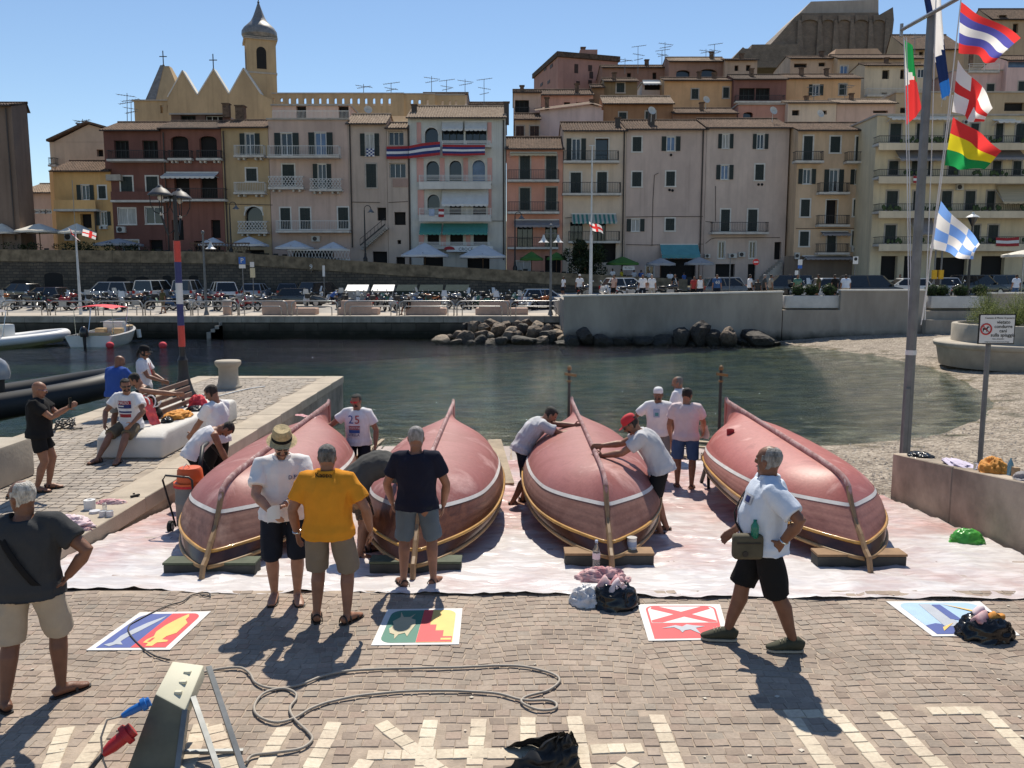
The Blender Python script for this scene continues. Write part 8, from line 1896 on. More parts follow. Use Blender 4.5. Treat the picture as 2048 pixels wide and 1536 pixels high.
J=PEOPLE['leanl']=person('man in a light grey shirt leaning over the third boat from the left',(.14,13.0,gz(13.0)),-80,1.78,'skin_tan','tee_lightgrey','short_navy',('short','hair_black'),'sandal',1.08,0,pel=(0,.02,.90),lean=52,hl=(.05,.98,1.22),hr=(.22,.85,1.16),el=(-.3,-.2,-.5),er=(.5,-.2,-.5),look=(0,-10),fl=(-.12,.05,0),fr=(.14,-.16,0),shorts=1.05)
J=PEOPLE['leanr']=person('man in a red cap and grey shirt leaning over the third boat from the right',(1.98,10.85,gz(10.85)),78,1.78,'skin_tan','tee_lightgrey','short_black',('short','hair_dark'),'sandal',1.10,.01,pel=(0,.04,.92),lean=44,hl=(-.12,.78,1.06),hr=(.14,.82,1.14),el=(-.5,-.3,-.6),er=(.5,-.3,-.6),look=(0,-5),fl=(-.13,.02,0),fr=(.12,-.05,0),hat='cap_red',glasses='sunglass')
q=MB();w=J.hand[0];d=(w-J.elbow[0]).normalized();q.tube([w-d*.03,w+d*.03,w+d*.08],[.034,.040,.042],10);q=None
J=PEOPLE['whitecap']=person('man in a white head cloth and a stained white shirt with a blue print',(2.64,15.2,gz(15.2)),178,1.76,'skin_brown','tee_white','short_grey',('short','hair_dark'),'sandal',1.05,0,hl=(-.28,.08,.84),hr=(.34,-.05,.92),er=(1,-.5,0),look=(-20,6),hat='tee_white',sleeve=.7)
patch(J,.55,.85,-4,26,M['towel_blue']);patch(J,.6,.72,2,18,M['awning_teal'],off=.027)
J=PEOPLE['polo']=person('tall man with receding hair in a white polo at the water edge',(3.50,17.6,gz(17.6)),62,1.86,'skin_tan','tee_white','short_navy',('receding','hair_salt'),'sandal',1.12,.01,hl=(-.2,.28,.98),hr=(.16,.36,1.05),look=(15,14),collar=True)
J=PEOPLE['pink']=person('man from behind in a paint dusted pink shirt and blue shorts',(2.98,14.35,gz(14.35)),-12,1.80,'skin_tan','tee_pinkish','short_blue',('short','hair_black'),'sandal',1.10,0,hr=(.30,.36,.98),er=(.8,-.5,-.6),hl=(-.26,.20,.90),look=(-18,14),fl=(-.12,.04,0),fr=(.12,-.03,0))
p=at_hand(J,1);q=MB();q.grid(lambda i,j:(p.x-.06+.14*i+.02*sin(j*5),p.y+.04*sin(i*5),p.z-.10+.24*j),7,7);q.build('rag',M['rag']if 'rag' in M else mat('rag',(.62,.52,.48),.95,.2,12),smooth=True,label='pale rag held by the man in the pink dusted shirt',cat='rag')
J=PEOPLE['walk']=person('stout man in a pale blue polo with a hand on his hip walking left',(2.14,6.98,0),82,1.80,'skin_brown','polo_sky','short_black',('receding','hair_grey'),'shoe',1.22,.035,lean=-3,hl=(-.26,-.10,1.02),el=(-.8,-.9,.3),hr=(.24,.22,.96),fl=(-.06,-.27,0),fr=(.09,.27,0),tl=4,tr=0,kl=(0,1,.1),kr=(0,1,.1),look=(-38,2),collar=True,shorts=.99,sleeve=.78,curl=.7)
patch(J,.66,.82,-40,-12,M['tee_lightgrey'],'badge',.03);patch(J,.69,.79,-34,-18,NAVY,'badge',.033)
strap(J,M['short_black'],-1,low=.05)
p=J.M @ Vector((-.24,.17,.97));B=thing('shoulder_bag','olive shoulder bag with a green bottle hanging in front of the stout walking man','bag',(p.x,p.y,p.z-.14))
q=MB();q.box((p.x,p.y,p.z),(.25,.10,.21));bevel(q.build('bag',mat('bag_olive',(.085,.075,.05),.85,.15,9),B),.04,3)
q=MB();q.box((p.x,p.y-.056,p.z+.04),(.20,.006,.010));q.build('zip',M['leather_dark'],B);q=MB();q.cyl((p.x-.03,p.y-.051,p.z-.05),(p.x-.03,p.y-.057,p.z-.05),.025,.025,12);q.build('badge',M['leather_dark'],B)
q=MB();q.lathe((p.x+.05,p.y-.02,p.z+.08),[(.033,0),(.033,.10),(.015,.13),(.015,.15)],12);q.build('bottle_top',mat('bottle_green',(.03,.32,.22),.15,0,trans=.5),B,smooth=True)
q=MB();w=J.hand[0].lerp(J.elbow[0],.1);d=(J.hand[0]-J.elbow[0]).normalized();s_=d.cross(Vector((0,0,1))).normalized();e_=d.cross(s_);q.tube([w+(s_*cos(k*pi/6)+e_*sin(k*pi/6))*.036 for k in range(12)],.008,6,closed=True);link('watch',q.mesh('watch',M['chrome']),J.B)
##  people on the far side, each small in the photo
far=[(327,626,59.5,QZ,150,'skin_brown','olive_cloth','short_khaki','man in olive walking behind the quay railing',dict(fl=(-.1,.25,0),fr=(.1,-.25,0))),(664,600,69,QZ,-60,'skin_tan','tee_blue','short_navy','man bending down beside the black sport utility car',dict(lean=70,hl=(-.1,.5,.6),hr=(.1,.5,.6))),
 (818,626,57.6,QZ,100,'skin_tan','tee_black','short_black','fair haired person sitting at the end of the third pink bench',dict(pel=(0,0,.55),fl=(-.1,.5,0),fr=(.1,.5,0),hair=('short','hair_white'))),
 (1127,590,72,RZ-.2,120,'skin_brown','tee_white','short_navy','person in white standing left of the white flagpole by the wall',{}),(1159,590,58,RZ,170,'skin_tan','tee_white','short_black','person in a white shirt and pale cap just left of the white flagpole',dict(hat='tee_white')),
 (1228,592,56,RZ,120,'skin_tan','tee_rose','short_black','bare shouldered person left of the white hatchback',{}),(1285,592,55,RZ,160,'skin_tan','tee_white','short_navy','person in white right of the white hatchback, left of two',{}),(1303,592,54.6,RZ,185,'skin_light','tee_white','short_beige','grey haired man in a white shirt right of the white hatchback',dict(hair=('short','hair_grey'))),
 (1225,552,79.3,None,10,'skin_brown','tee_white','short_navy','person in white on the terrace left of the shop board',{}),(1243,552,79.5,None,60,'skin_tan','tee_yellow','short_navy','person in yellow on the terrace by the shop board',{}),(1268,552,79.4,None,20,'skin_tan','tee_lightgrey','short_navy','person in light grey on the terrace right of the shop board',{}),(1282,552,79.6,None,-30,'skin_tan','tee_blue','short_navy','person in blue on the terrace right of the shop board',{}),
 (1298,552,79.4,None,140,'skin_tan','tee_lightgrey','short_jean','person in pale clothes at the terrace under the left grey parasol',{}),(1340,555,79.3,None,0,'skin_brown','tee_white','short_navy','broad person in white on the terrace before the teal awning',dict(bulk=1.25)),(1368,556,79.5,None,40,'skin_tan','tee_blue','short_black','person in blue and white at the right end of the terrace',{}),
 (1388,590,55,RZ,175,'skin_tan','tee_red','short_black','dark haired person in red at the sea wall, left of a couple',dict(H=1.62)),(1400,590,54.6,RZ,150,'skin_tan','tee_white','short_navy','person in a white vest at the sea wall, right of a couple',dict(H=1.68,tank=True)),(1433,588,54.4,RZ,180,'skin_tan','short_blue','short_navy','person in a blue shirt marked 60 leaning on the sea wall',dict(bulk=1.2)),
 (1499,588,55.5,RZ,-80,'skin_tan','tee_white','short_black','man in a long white shirt walking right behind the sea wall',{}),(1515,588,55,RZ,160,'skin_brown','leather_dark','short_black','small dark clothed person between the walkers',dict(H=1.45)),(1528,588,55.2,RZ,-90,'skin_light','tee_grey','short_black','man in dark grey with fair hair walking right',dict(hair=('short','hair_grey'))),(1541,588,55.9,RZ,-90,'skin_tan','short_beige','short_khaki','person in beige with a backpack at the end of the sea wall',{}),
 (1594,590,54.5,RZ,180,'skin_tan','bike_green','short_black','person in green behind the white planter',{}),(1636,592,55.5,RZ,90,'skin_brown','olive_cloth','short_black','person in brown beside the bus stop sign',{}),(1668,600,54.2,RZ,20,'skin_tan','tee_black','short_black','dark clothed person carrying a white bag at the planter',{}),(1690,598,54.0,RZ,-10,'skin_tan','polo_sky','short_beige','stout man in a pale blue shirt from behind at the black estate car',dict(bulk=1.25)),
 (2031,590,55.5,RZ,0,'skin_tan','polo_sky','short_blue','person in pale blue from behind at the far right',{}),(1800,560,70,RZ,120,'skin_tan','tee_grey','short_black','person in dark clothes behind the white saloon',{}),(1350,560,66,RZ,180,'skin_tan','tee_black','short_black','dark clothed rider beside the terrace wall end',{}),(1580,560,66,RZ,80,'skin_tan','tee_black','short_black','person in black at the foot of the stone steps',{})]
for u,v,Y,z,fa,sk,tp_,bt,lab,kw in far:
 p=at(u,v,Y);zz=z if z is not None else tz(p.x)-1.0
 kw=dict(kw);kw.setdefault('hair',('short','hair_dark'));J=person(lab,(p.x,Y,zz),fa,kw.pop('H',1.74),sk,tp_,bt,far=True,group='people on the far side of the harbour',**kw)
 if 'marked 60' in lab:sh_text(J,'60',.28,.6,0,WHT,off=.05)
##  things on the slipway, pier, plaza and beach wall
def sheet_mat():
 m,n,l,p=_nodes('plastic_sheet');g=n.new('ShaderNodeNewGeometry')
 t=n.new('ShaderNodeTexNoise');t.inputs['Scale'].default_value=.55;t.inputs['Detail'].default_value=7;t.inputs['Roughness'].default_value=.65;l.new(g.outputs['Position'],t.inputs['Vector'])
 mp=n.new('ShaderNodeMapping');mp.inputs['Scale'].default_value=(1.6,6,1);l.new(g.outputs['Position'],mp.inputs[0]);t2=n.new('ShaderNodeTexNoise');t2.inputs['Scale'].default_value=1.4;t2.inputs['Detail'].default_value=6;t2.inputs['Distortion'].default_value=1.2;l.new(mp.outputs[0],t2.inputs['Vector'])
 sx=n.new('ShaderNodeSeparateXYZ');l.new(g.outputs['Position'],sx.inputs[0]);a=n.new('ShaderNodeMapRange');a.inputs[1].default_value=8.6;a.inputs[2].default_value=12.5;a.inputs[3].default_value=-.10;a.inputs[4].default_value=.13;l.new(sx.outputs[1],a.inputs[0])
 s=n.new('ShaderNodeMath');l.new(t.outputs[0],s.inputs[0]);l.new(a.outputs[0],s.inputs[1])
 r=n.new('ShaderNodeValToRGB');e=r.color_ramp.elements;e[0].position=.40;e[1].position=.70;e[0].color=(.60,.575,.57,1);e[1].color=(.46,.275,.25,1);l.new(s.outputs[0],r.inputs[0])
 r2=n.new('ShaderNodeValToRGB');r2.color_ramp.elements[0].position=.42;r2.color_ramp.elements[1].position=.66;r2.color_ramp.elements[0].color=(.42,.40,.40,1);r2.color_ramp.elements[1].color=(.80,.78,.78,1);l.new(t2.outputs[0],r2.inputs[0])
 x=n.new('ShaderNodeMix');x.data_type='RGBA';x.blend_type='OVERLAY';x.inputs[0].default_value=.5;l.new(r.outputs[0],x.inputs[6]);l.new(r2.outputs[0],x.inputs[7]);l.new(x.outputs[2],p.inputs['Base Color']);p.inputs['Roughness'].default_value=.3;p.inputs['Specular IOR Level'].default_value=.35
 b=n.new('ShaderNodeBump');b.inputs['Strength'].default_value=.5;b.inputs['Distance'].default_value=.03;l.new(t2.outputs[0],b.inputs['Height']);l.new(b.outputs[0],p.inputs['Normal']);M['plastic_sheet']=m
sheet_mat()
NX,NY=190,210
X,Y=np.meshgrid(np.linspace(0,1,NX),np.linspace(0,1,NY));vs=[]
for j in range(NY):
 for i in range(NX):
  s,t=i/(NX-1),j/(NY-1);x=-5.24+11.3*s+.05*noise.noise((t*9,s,0));y0=8.16-.032*x+.10*noise.noise((x*.9,3,0))+.03*noise.noise((x*5,1,0));y=y0+(17.6-y0)*t
  w=max(0,.5-abs(noise.noise((x*.8+.3*y,y*1.5,2))))**3*.24+max(0,.5-abs(noise.noise((x*3.1,y*4.2,7))))**2*.08+.008*noise.noise((x*6,y*7,4))
  vs.append((x,y,gz(y)+.010+max(0,w)))
q=MB();q.add(vs,[(j*NX+i,j*NX+i+1,(j+1)*NX+i+1,(j+1)*NX+i)for j in range(NY-1)for i in range(NX-1)])
q.build('plastic_sheet',M['plastic_sheet'],smooth=True,label='creased white plastic sheet stained pink, covering the slipway under the boats',cat='plastic sheet')
pm=lambda n,c:mat('paint_'+n,c,.55,.05,8)
def crest(px,lab,shapes):
 c=[on(u,v,0)for u,v in px]# far left,far right,near right,near left
 def W(s,t,z):a=c[3].lerp(c[2],s);b=c[0].lerp(c[1],s);q=a.lerp(b,t);return(q.x,q.y,z)
 B=thing('crest_panel',lab,'painted panel',W(.5,.5,0),'painted crests lying on the paving')
 q=MB();q.add([W(s,t,z)for z in(.003,.008)for s,t in((0,0),(1,0),(1,1),(0,1))],[(4,5,6,7),(0,1,5,4),(1,2,6,5),(2,3,7,6),(3,0,4,7)]);q.build('board',pm('white',(.66,.65,.63)),B)
 for k,(nm,m,pts)in enumerate(shapes):q=MB();q.add([W(s,t,.0095+.0012*k)for s,t in pts],[tuple(range(len(pts)))]);q.build(nm,m,B)
def rr_(x0,x1,y0,y1,r,cs):
 pts=[]
 for cx,cy,a0,on_ in((x1-r,y1-r,0,cs[1]),(x0+r,y1-r,90,cs[0]),(x0+r,y0+r,180,cs[3]),(x1-r,y0+r,270,cs[2])):
  if on_:pts+=[(cx+r*cos(radians(a0+18*k)),cy+r*sin(radians(a0+18*k)))for k in range(6)]
  else:pts.append((cx+(r if a0 in(0,270)else-r),cy+(r if a0 in(0,90)else-r)))
 return pts
Bl,Rd,Yl,Gn,Gy,Lb,Be=pm('blue',(.055,.09,.30)),pm('red',(.62,.05,.06)),pm('yellow',(.75,.50,.14)),pm('green',(.03,.17,.12)),pm('grey',(.40,.43,.48)),pm('light_blue',(.36,.52,.68)),pm('beige',(.45,.40,.26));Wh=pm('white',(.66,.65,.63))
fish=[(.13,.12),(.20,.18),(.19,.34),(.24,.52),(.31,.68),(.40,.80),(.46,.88),(.445,.76),(.40,.62),(.35,.46),(.30,.34),(.28,.20),(.36,.12),(.27,.13),(.22,.08)]
jug=[(.66,.08),(.74,.08),(.75,.16),(.86,.18),(.86,.22),(.77,.24),(.78,.32),(.86,.40),(.86,.66),(.78,.76),(.78,.84),(.74,.92),(.69,.84),(.64,.72),(.60,.60),(.58,.44),(.62,.32),(.58,.24),(.58,.16),(.65,.15)]
crest([(280,1226),(422,1224),(340,1301),(172,1302)],'crest of a silver fish on blue beside a yellow jug on red',[('blue_field',Bl,rr_(.08,.495,.05,.94,.14,(1,0,0,0))),('red_field',Rd,rr_(.497,.92,.05,.94,.14,(0,1,0,0))),('fish',Gy,fish),('jug',Yl,jug),('jug_handle',Rd,[(.62,.18),(.66,.18),(.66,.28),(.63,.28)])])
ox=[(.16,.30),(.22,.26),(.24,.14),(.27,.26),(.34,.30),(.38,.20),(.40,.34),(.44,.52),(.42,.66),(.36,.70),(.40,.84),(.34,.74),(.26,.74),(.20,.90),(.22,.74),(.14,.62),(.17,.52),(.13,.42)]
crest([(775,1220),(925,1218),(918,1290),(742,1292)],'crest of a buff ox on green beside red steps on yellow',[('green_field',Gn,rr_(.08,.497,.05,.95,.14,(1,0,0,1))),('yellow_field',Yl,rr_(.499,.92,.05,.95,.14,(0,1,0,0))),('red_steps',Rd,[(.50,.06),(.91,.06),(.91,.20),(.80,.20),(.80,.36),(.70,.36),(.70,.52),(.62,.52),(.62,.95),(.50,.95)]),('ox',Be,ox),('tower',Yl,[(.78,.10),(.90,.10),(.90,.15),(.78,.15)])])
crest([(1275,1210),(1440,1210),(1460,1280),(1297,1283)],'crest of a red saltire above a white gull on red',[('red_border',Rd,rr_(.08,.93,.04,.95,.12,(1,1,0,0))),('white_field',Wh,rr_(.105,.905,.45,.92,.10,(1,1,0,0))),('saltire',Rd,[(.11,.46),(.24,.46),(.52,.62),(.80,.46),(.90,.46),(.90,.50),(.62,.69),(.86,.85),(.84,.92),(.76,.92),(.50,.76),(.24,.92),(.16,.92),(.14,.85),(.40,.69),(.11,.52)]),('gull',Gy,[(.20,.30),(.38,.38),(.46,.34),(.52,.40),(.60,.37),(.74,.34),(.62,.30),(.66,.14),(.55,.26),(.48,.24),(.44,.18),(.42,.25),(.36,.32)])])
crest([(1772,1204),(1960,1204),(2040,1272),(1865,1274)],'crest of a white lighthouse with yellow beams on blue, under a black bag',[('blue_field',Lb,rr_(.08,.92,.05,.95,.14,(1,1,0,0))),('sea',Bl,[(.08,.05),(.92,.05),(.92,.22),(.7,.30),(.45,.24),(.22,.34),(.08,.28)]),('lighthouse',Gy,[(.28,.26),(.50,.24),(.42,.90),(.30,.90)]),('lighthouse_shade',Bl,[(.44,.45),(.56,.40),(.52,.88),(.43,.88)]),('beam',Yl,[(.20,.12),(.42,.34),(.24,.22)]),('beam',Yl,[(.30,.08),(.50,.26),(.40,.10)]),('beam',Yl,[(.52,.92),(.90,.62),(.88,.56)])])
def cable(pts,r,m,lab,smooth_n=6):
 P_=[on(u,v,0)for u,v in pts];out=[];n=len(P_)
 for i in range(n-1):
  a,b,c,d=P_[max(i-1,0)],P_[i],P_[i+1],P_[min(i+2,n-1)]
  for k in range(smooth_n):t=k/smooth_n;q=.5*((2*b)+(c-a)*t+(2*a-5*b+4*c-d)*t*t+(3*b-a-3*c+d)*t**3);out.append((q.x,q.y,.006+r+.008*abs(noise.noise((q.x*3,q.y*3,0)))))
 MB().tube(out,r,7).build('cable',m,smooth=True,label=lab,cat='cable')
mat('cable_grey',(.34,.30,.25),.55,.1,6);mat('cable_dark',(.045,.042,.04),.5,.1,6)
cable([(400,1192),(420,1196),(415,1188),(385,1192),(365,1206),(330,1216),(275,1244),(258,1256),(262,1275),(300,1310),(345,1325)],.007,M['cable_dark'],'thin dark cable crossing the fish and jug crest')
cable([(400,1350),(440,1342),(480,1340),(500,1352),(512,1370),(545,1381),(600,1374),(660,1352),(740,1343),(900,1339),(1020,1335),(1085,1345),(1119,1362),(1098,1384),(1052,1398),(1044,1410),(1075,1424),(1108,1422),(1113,1412),(1096,1405),(1050,1405),(990,1391),(900,1386),(780,1389),(680,1403),(625,1420),(590,1440),(550,1449),(516,1436),(509,1415),(528,1391),(565,1381),(590,1390),(592,1402),(580,1420),(588,1441),(618,1470),(624,1485),(600,1502),(550,1510),(505,1516),(492,1532)],.0105,M['cable_grey'],'long pale looping cable on the paving')
mat('box_cream',(.64,.61,.46),.6,.05,4);mat('box_shaded',(.12,.12,.085),.6,.15,5);mat('plug_blue',(.02,.14,.45),.4,.05,4);mat('plug_red',(.42,.02,.025),.4,.05,4);mat('galvanised',(.22,.23,.23),.42,.15,7,metal=.7)  # dark olive stands in for shade on the cream box's front
tl_,tr_,br_,bl_=at(345,1322,5.72),at(408,1330,5.72),at(352,1560,5.12),at(246,1560,5.12)
nn=(tr_-tl_).cross(bl_-tl_).normalized();nn=nn if nn.y>0 else-nn
B=thing('power_board','cream and olive power distribution board on a folding metal stand','power board',(tl_.x,5.3,0))
def slab8(a,b,c,d,th,name,m,par):q=MB();q.add([*(p for p in(a,b,c,d)),*(p+nn*th for p in(a,b,c,d))],[(3,2,1,0),(4,5,6,7),(0,1,5,4),(1,2,6,5),(2,3,7,6),(3,0,4,7)]);o=q.build(name,m,par);bevel(o,.012,2);return o
ml,mr_=at(310,1388,5.40),at(370,1420,5.36)
nl=Vector((0,.12,-.99));nn,n0=nl,(mr_-ml).cross(bl_-ml).normalized();n0=n0 if n0.y>0 else-n0
lid=slab8(tl_,tr_,mr_,ml,.10,'cream_box',M['box_cream'],B);nn=n0;slab8(ml,mr_,br_,bl_,.13,'cabinet',M['box_shaded'],B)
for k in range(3):q=MB();c=tl_.lerp(ml,.25+.25*k).lerp(tr_.lerp(mr_,.25+.25*k),.62)-nl*.008;R_=nl.to_track_quat('Z','Y').to_matrix();q.box(c,(.05,.03,.02),mtx=R_);bevel(q.build('breaker_flap',M['box_cream'],lid),.005,1)
q=MB();q.bar(mr_+nn*.02,br_+nn*.02,.035,.05);q.build('stand_rail',M['galvanised'],B)
for a,b in(((408,1330),(492,1560)),((376,1392),(448,1575))):
 q=MB();q.bar(at(*a,5.5 if a[0]>400 else 5.38)+nn*.12,Vector((on(b[0],b[1],0).x,on(b[0],b[1],0).y,.01)),.035,.022);q.build('stand_leg',M['galvanised'],B)
q=MB();q.bar(at(320,1504,5.25),at(486,1502,5.35),.03,.02);q.build('cross_bar',M['galvanised'],B)
def plug(c0,c1,r,m,par,nm):
 d=(c1-c0);q=MB();q.tube([c0,c0.lerp(c1,.12),c0.lerp(c1,.14),c0.lerp(c1,.3),c0.lerp(c1,.32),c0.lerp(c1,.7),c1],[r,r,r*1.35,r*1.35,r*.9,r*.85,r*.5],12);o=q.build(nm,M[m],par,smooth=True,angle=40);return o
plug(at(300,1402,5.28),at(244,1432,5.2),.032,'plug_blue',B,'blue_plug');plug(at(266,1458,5.2),at(206,1508,5.1),.05,'plug_red',B,'red_plug')
q=MB();q.tube([at(244,1432,5.2),at(214,1440,5.16),at(202,1475,5.1),at(206,1520,5.08),at(222,1560,5.05)],.007,6);q.build('thin_cable',M['cable_grey'],B,smooth=True);q=MB();q.tube([at(208,1506,5.1),at(192,1524,5.05),at(165,1560,5.0)],.016,8);q.build('thick_cable',M['cable_dark'],B,smooth=True)
def shiny(n,c,r=.22):return mat(n,c,r,.08,5,spec=.5)
shiny('bag_black',(.008,.008,.009),.2);mat('bag_white',(.62,.62,.64),.35,.05,4);mat('rag_pink',(.50,.22,.24),.95,0,8,col2=(.62,.46,.46));mat('rag_white',(.62,.56,.58),.95,0,7,col2=(.70,.50,.54));mat('bag_green',(.10,.50,.08),.3,.2,6,trans=.35);mat('cloth_orange',(.62,.27,.05),.8,.15,8);mat('cloth_lilac',(.55,.50,.62),.95,.1,6);mat('tin',(.42,.42,.42),.35,.1,6,metal=.5);mat('clear_plastic',(.75,.78,.80),.08,0,trans=.85);mat('bottle_blue',(.18,.42,.62),.1,0,trans=.6);mat('net_red',(.68,.10,.11),.7,.2,9);mat('card',(.36,.25,.15),.9,.1,6)
def heap(name,lab,c,rx,ry,h,m,seed,rough=.3,cat=None,open_=False,fill=None,group=None,n=44):
 c=Vector(c);q=MB()
 def f(i,j):
  a=2*pi*i;b=j*pi*.5;d=Vector((cos(a)*cos(b),sin(a)*cos(b),sin(b)));k=1+rough*(1.2*(.35-abs(noise.fractal(Vector((d.x*1.9+seed,d.y*1.9,d.z*1.6)),.8,2,4))))
  z=d.z*h*k
  if open_ and j>.66:z=h*.95-(j-.66)*h*1.2;
  return(c.x+rx*d.x*k,c.y+ry*d.y*k,c.z+max(-.002,z-.01))
 q.grid(f,n,n//2);B=thing(name,lab,cat or name.replace('_',' '),c,group)if fill else None
 o=q.build(name if not fill else 'skin',M[m],B,smooth=True,label=None if fill else lab,cat=None if fill else(cat or name.replace('_',' ')),group=None if fill else group)
 if fill:
  for k,mm in enumerate(fill):a=k*2.1+seed;q=MB();q.ell((c.x+rx*.35*cos(a),c.y+ry*.35*sin(a),c.z+h*.80),(rx*.32,ry*.30,h*.26),12,8);v2=[Vector(v)+Vector((1,1,1))*.05*noise.noise(Vector(v)*14)for v in q.v];q.v=[tuple(v)for v in v2];q.build('rags',M[mm],B,smooth=True)
 return B or o
heap('rubbish_bag','open black rubbish bag full of pink rags before the third boat',on(1228,1208,0),.23,.20,.25,'bag_black',3,.26,'rubbish bag',True,('rag_pink','rag_white','rag_pink'));heap('rubbish_bag','open black rubbish bag lying on the lighthouse crest',on(1968,1272,0),.24,.18,.22,'bag_black',8,.28,'rubbish bag',True,('rag_white','rag_pink','cloth_orange'))
heap('plastic_bag','small white plastic bag left of the black rubbish bag',on(1172,1206,0),.15,.13,.18,'bag_white',5,.4);heap('rag_heap','heap of pink stained rags under the bow of the third boat',on(1205,1166,-.05),.28,.14,.16,'rag_pink',12,.5)
p=on(1085,1560,0);q=MB();q.grid(lambda i,j:(p.x+(i-.5)*.52*(1-.78*j)+.14*j+.04*noise.noise((i*5,j*4,3)),p.y+.16*(1-2*i)**2*(1-j)+.12*j-.05+.05*noise.noise((i*7,j*5,1)),.005+.25*j+.05*noise.noise((i*6,j*6,9))*(1-j)),24,18);q.grid(lambda i,j:(p.x+(i-.5)*.52*(1-.78*j)+.14*j,p.y+.38-.26*j+.04*noise.noise((i*7,j*5,6)),.005+.25*j),24,18)
o=q.build('rubbish_bag',mat('bag_matt',(.010,.010,.011),.5,.1,5),smooth=True,label='black rubbish bag with a raised point at the bottom edge of the photo',cat='rubbish bag',kind=None)
heap('plastic_bag','crumpled bright green plastic bag at the foot of the concrete wall',(5.72,10.35,gz(10.35)+.02),.21,.16,.19,'bag_green',4,.2);heap('rag_heap','large heap of white and pink cloths on the pier behind the white haired man',on(128,1056,0),.34,.24,.15,'rag_white',7,.5);heap('rag','dark pink rag at the foot of the white cloth heap',on(160,1060,0),.14,.07,.05,'rag_pink',17,.5);heap('rag','pink rag lying behind the white tape roll on the pier',on(222,1006,0),.20,.10,.06,'rag_pink',21,.5)
def lathe_thing(name,lab,p,prof,m,cat=None,n=16,extra=None,group=None):
 B=thing(name,lab,cat or name.replace('_',' '),p,group);MB().lathe(p,prof,n).build('body',M[m],B,smooth=True,angle=35)
 for nm,pf,mm in extra or():MB().lathe(p,pf,n).build(nm,M[mm],B,smooth=True,angle=35)
lathe_thing('paper_roll','white paper roll standing on the pier left of the pink rag',on(180,1018,0),[(.075,0),(.075,.13),(.03,.13),(.03,.11)],'sign_white');lathe_thing('tape_roll','roll of white masking tape lying on the pier',on(190,1026,0),[(.055,0),(.07,.0),(.07,.035),(.055,.035)],'bag_white');lathe_thing('jar','clear tall jar between the small tins on the pier',on(210,1028,0),[(.028,0),(.028,.15),(.02,.155)],'clear_plastic')
for u,w in((206,'left'),(220,'right')):lathe_thing('tin','small pale tin on the pier edge, %s of a pair'%w,on(u,1033,0),[(.045,0),(.045,.075),(.04,.08),(.04,.07)],'bin_lid',group='small tins on the pier')
q=MB();a,b=on(262,996,0),on(268,990,0);q.bar((a.x,a.y,.02),(b.x+.1,b.y-.05,.02),.035,.025);q.bar((b.x,b.y,.02),(a.x-.02,a.y+.14,.025),.03,.02);q.build('hand_tool',M['tyre'],label='small black hand tool lying on the pier kerb',cat='tool')
lathe_thing('paint_tin','white paint tin standing on the beam of the third boat',(1.37,9.40,.073),[(.055,0),(.055,.125),(.058,.13),(.05,.132)],'sign_white',extra=(('tin_label',[(.0562,.03),(.0562,.09)],'towel_blue'),('rim',[(.059,.124),(.059,.134),(.05,.134)],'tin')));lathe_thing('water_bottle','clear plastic water bottle before the bow of the third boat',(.93,9.05,gz(9.05)+.06),[(.04,0),(.042,.02),(.040,.10),(.043,.12),(.040,.2),(.015,.26),(.015,.29)],'clear_plastic',extra=(('cap',[(.017,.285),(.017,.31),(.0,.312)],'towel_blue'),('bottle_label',[(.0435,.10),(.0435,.17)],'rag_white')))
c=Vector((3.43,13.15,0));c.z=.75;lathe_thing('cup','dark red cup standing on the bottom of the wall side boat',(3.42,13.1,.64),[(.055,0),(.06,.135),(.052,.137),(.048,.02)],'cloth_red')
for x,y,z,r,w in((1.42,11.9,.72,.4,'near the red capped man\'s hand'),(.72,12.9,.70,.2,'beside the leaning man\'s arm')):q=MB();q.box((x,y,z),(.15,.06,.03),r);q.build('sanding_pad',M['mahogany'],label='small dark sanding pad on the third boat '+w,cat='sanding pad')
q=MB();p=PEOPLE['25'].M @ Vector((.72,.22,1.04));q.grid(lambda i,j:(p.x-.26+.34*i,p.y-.07+.16*j+.03*sin(6*i),.87-.05*i+.03*noise.noise((i*6,j*5,2))),12,7);q.build('rag',M['rag_pink'],smooth=True,label='pink rag under the hand of the man numbered 25',cat='rag')
p=Vector((-4.32,11.15,gz(11.15)+.02));B=thing('vacuum_cleaner','grey drum vacuum cleaner with an orange head and black handle','vacuum cleaner',p)
MB().lathe(p,[(.19,.06),(.20,.08),(.20,.36),(.206,.37),(.206,.40),(.20,.41),(.20,.62)],22).build('drum',mat('drum_grey',(.17,.17,.165),.55,.1,5),B,smooth=True,angle=35)
MB().lathe(p,[(.215,.62),(.215,.66),(.175,.67),(.16,.82),(.14,.85),(.0,.86)],22).build('motor_head',mat('head_orange',(.62,.10,.02),.45,.06,5),B,smooth=True,angle=35);MB().lathe(p,[(.218,.60),(.218,.63),(.20,.64)],22).build('clamp_ring',M['cap_red'],B)
q=MB();q.tube([p+Vector(v)for v in((-.16,-.16,.08),(-.30,-.17,.72),(-.26,-.17,.78),(.06,-.20,.76),(.10,-.20,.72),(.12,-.20,.1))],.014,6);q.build('handle',M['black_iron'],B,smooth=True);q=MB();q.tube([p+Vector((-.05,-.1,.86)),p+Vector((0,-.1,.92)),p+Vector((.02,-.06,.86))],.006,5);q.build('hook',M['chrome'],B)
for s in(-.24,.2):disc_wheel('wheel',B,p+Vector((s,-.14,.075)),.08,.05,'x')
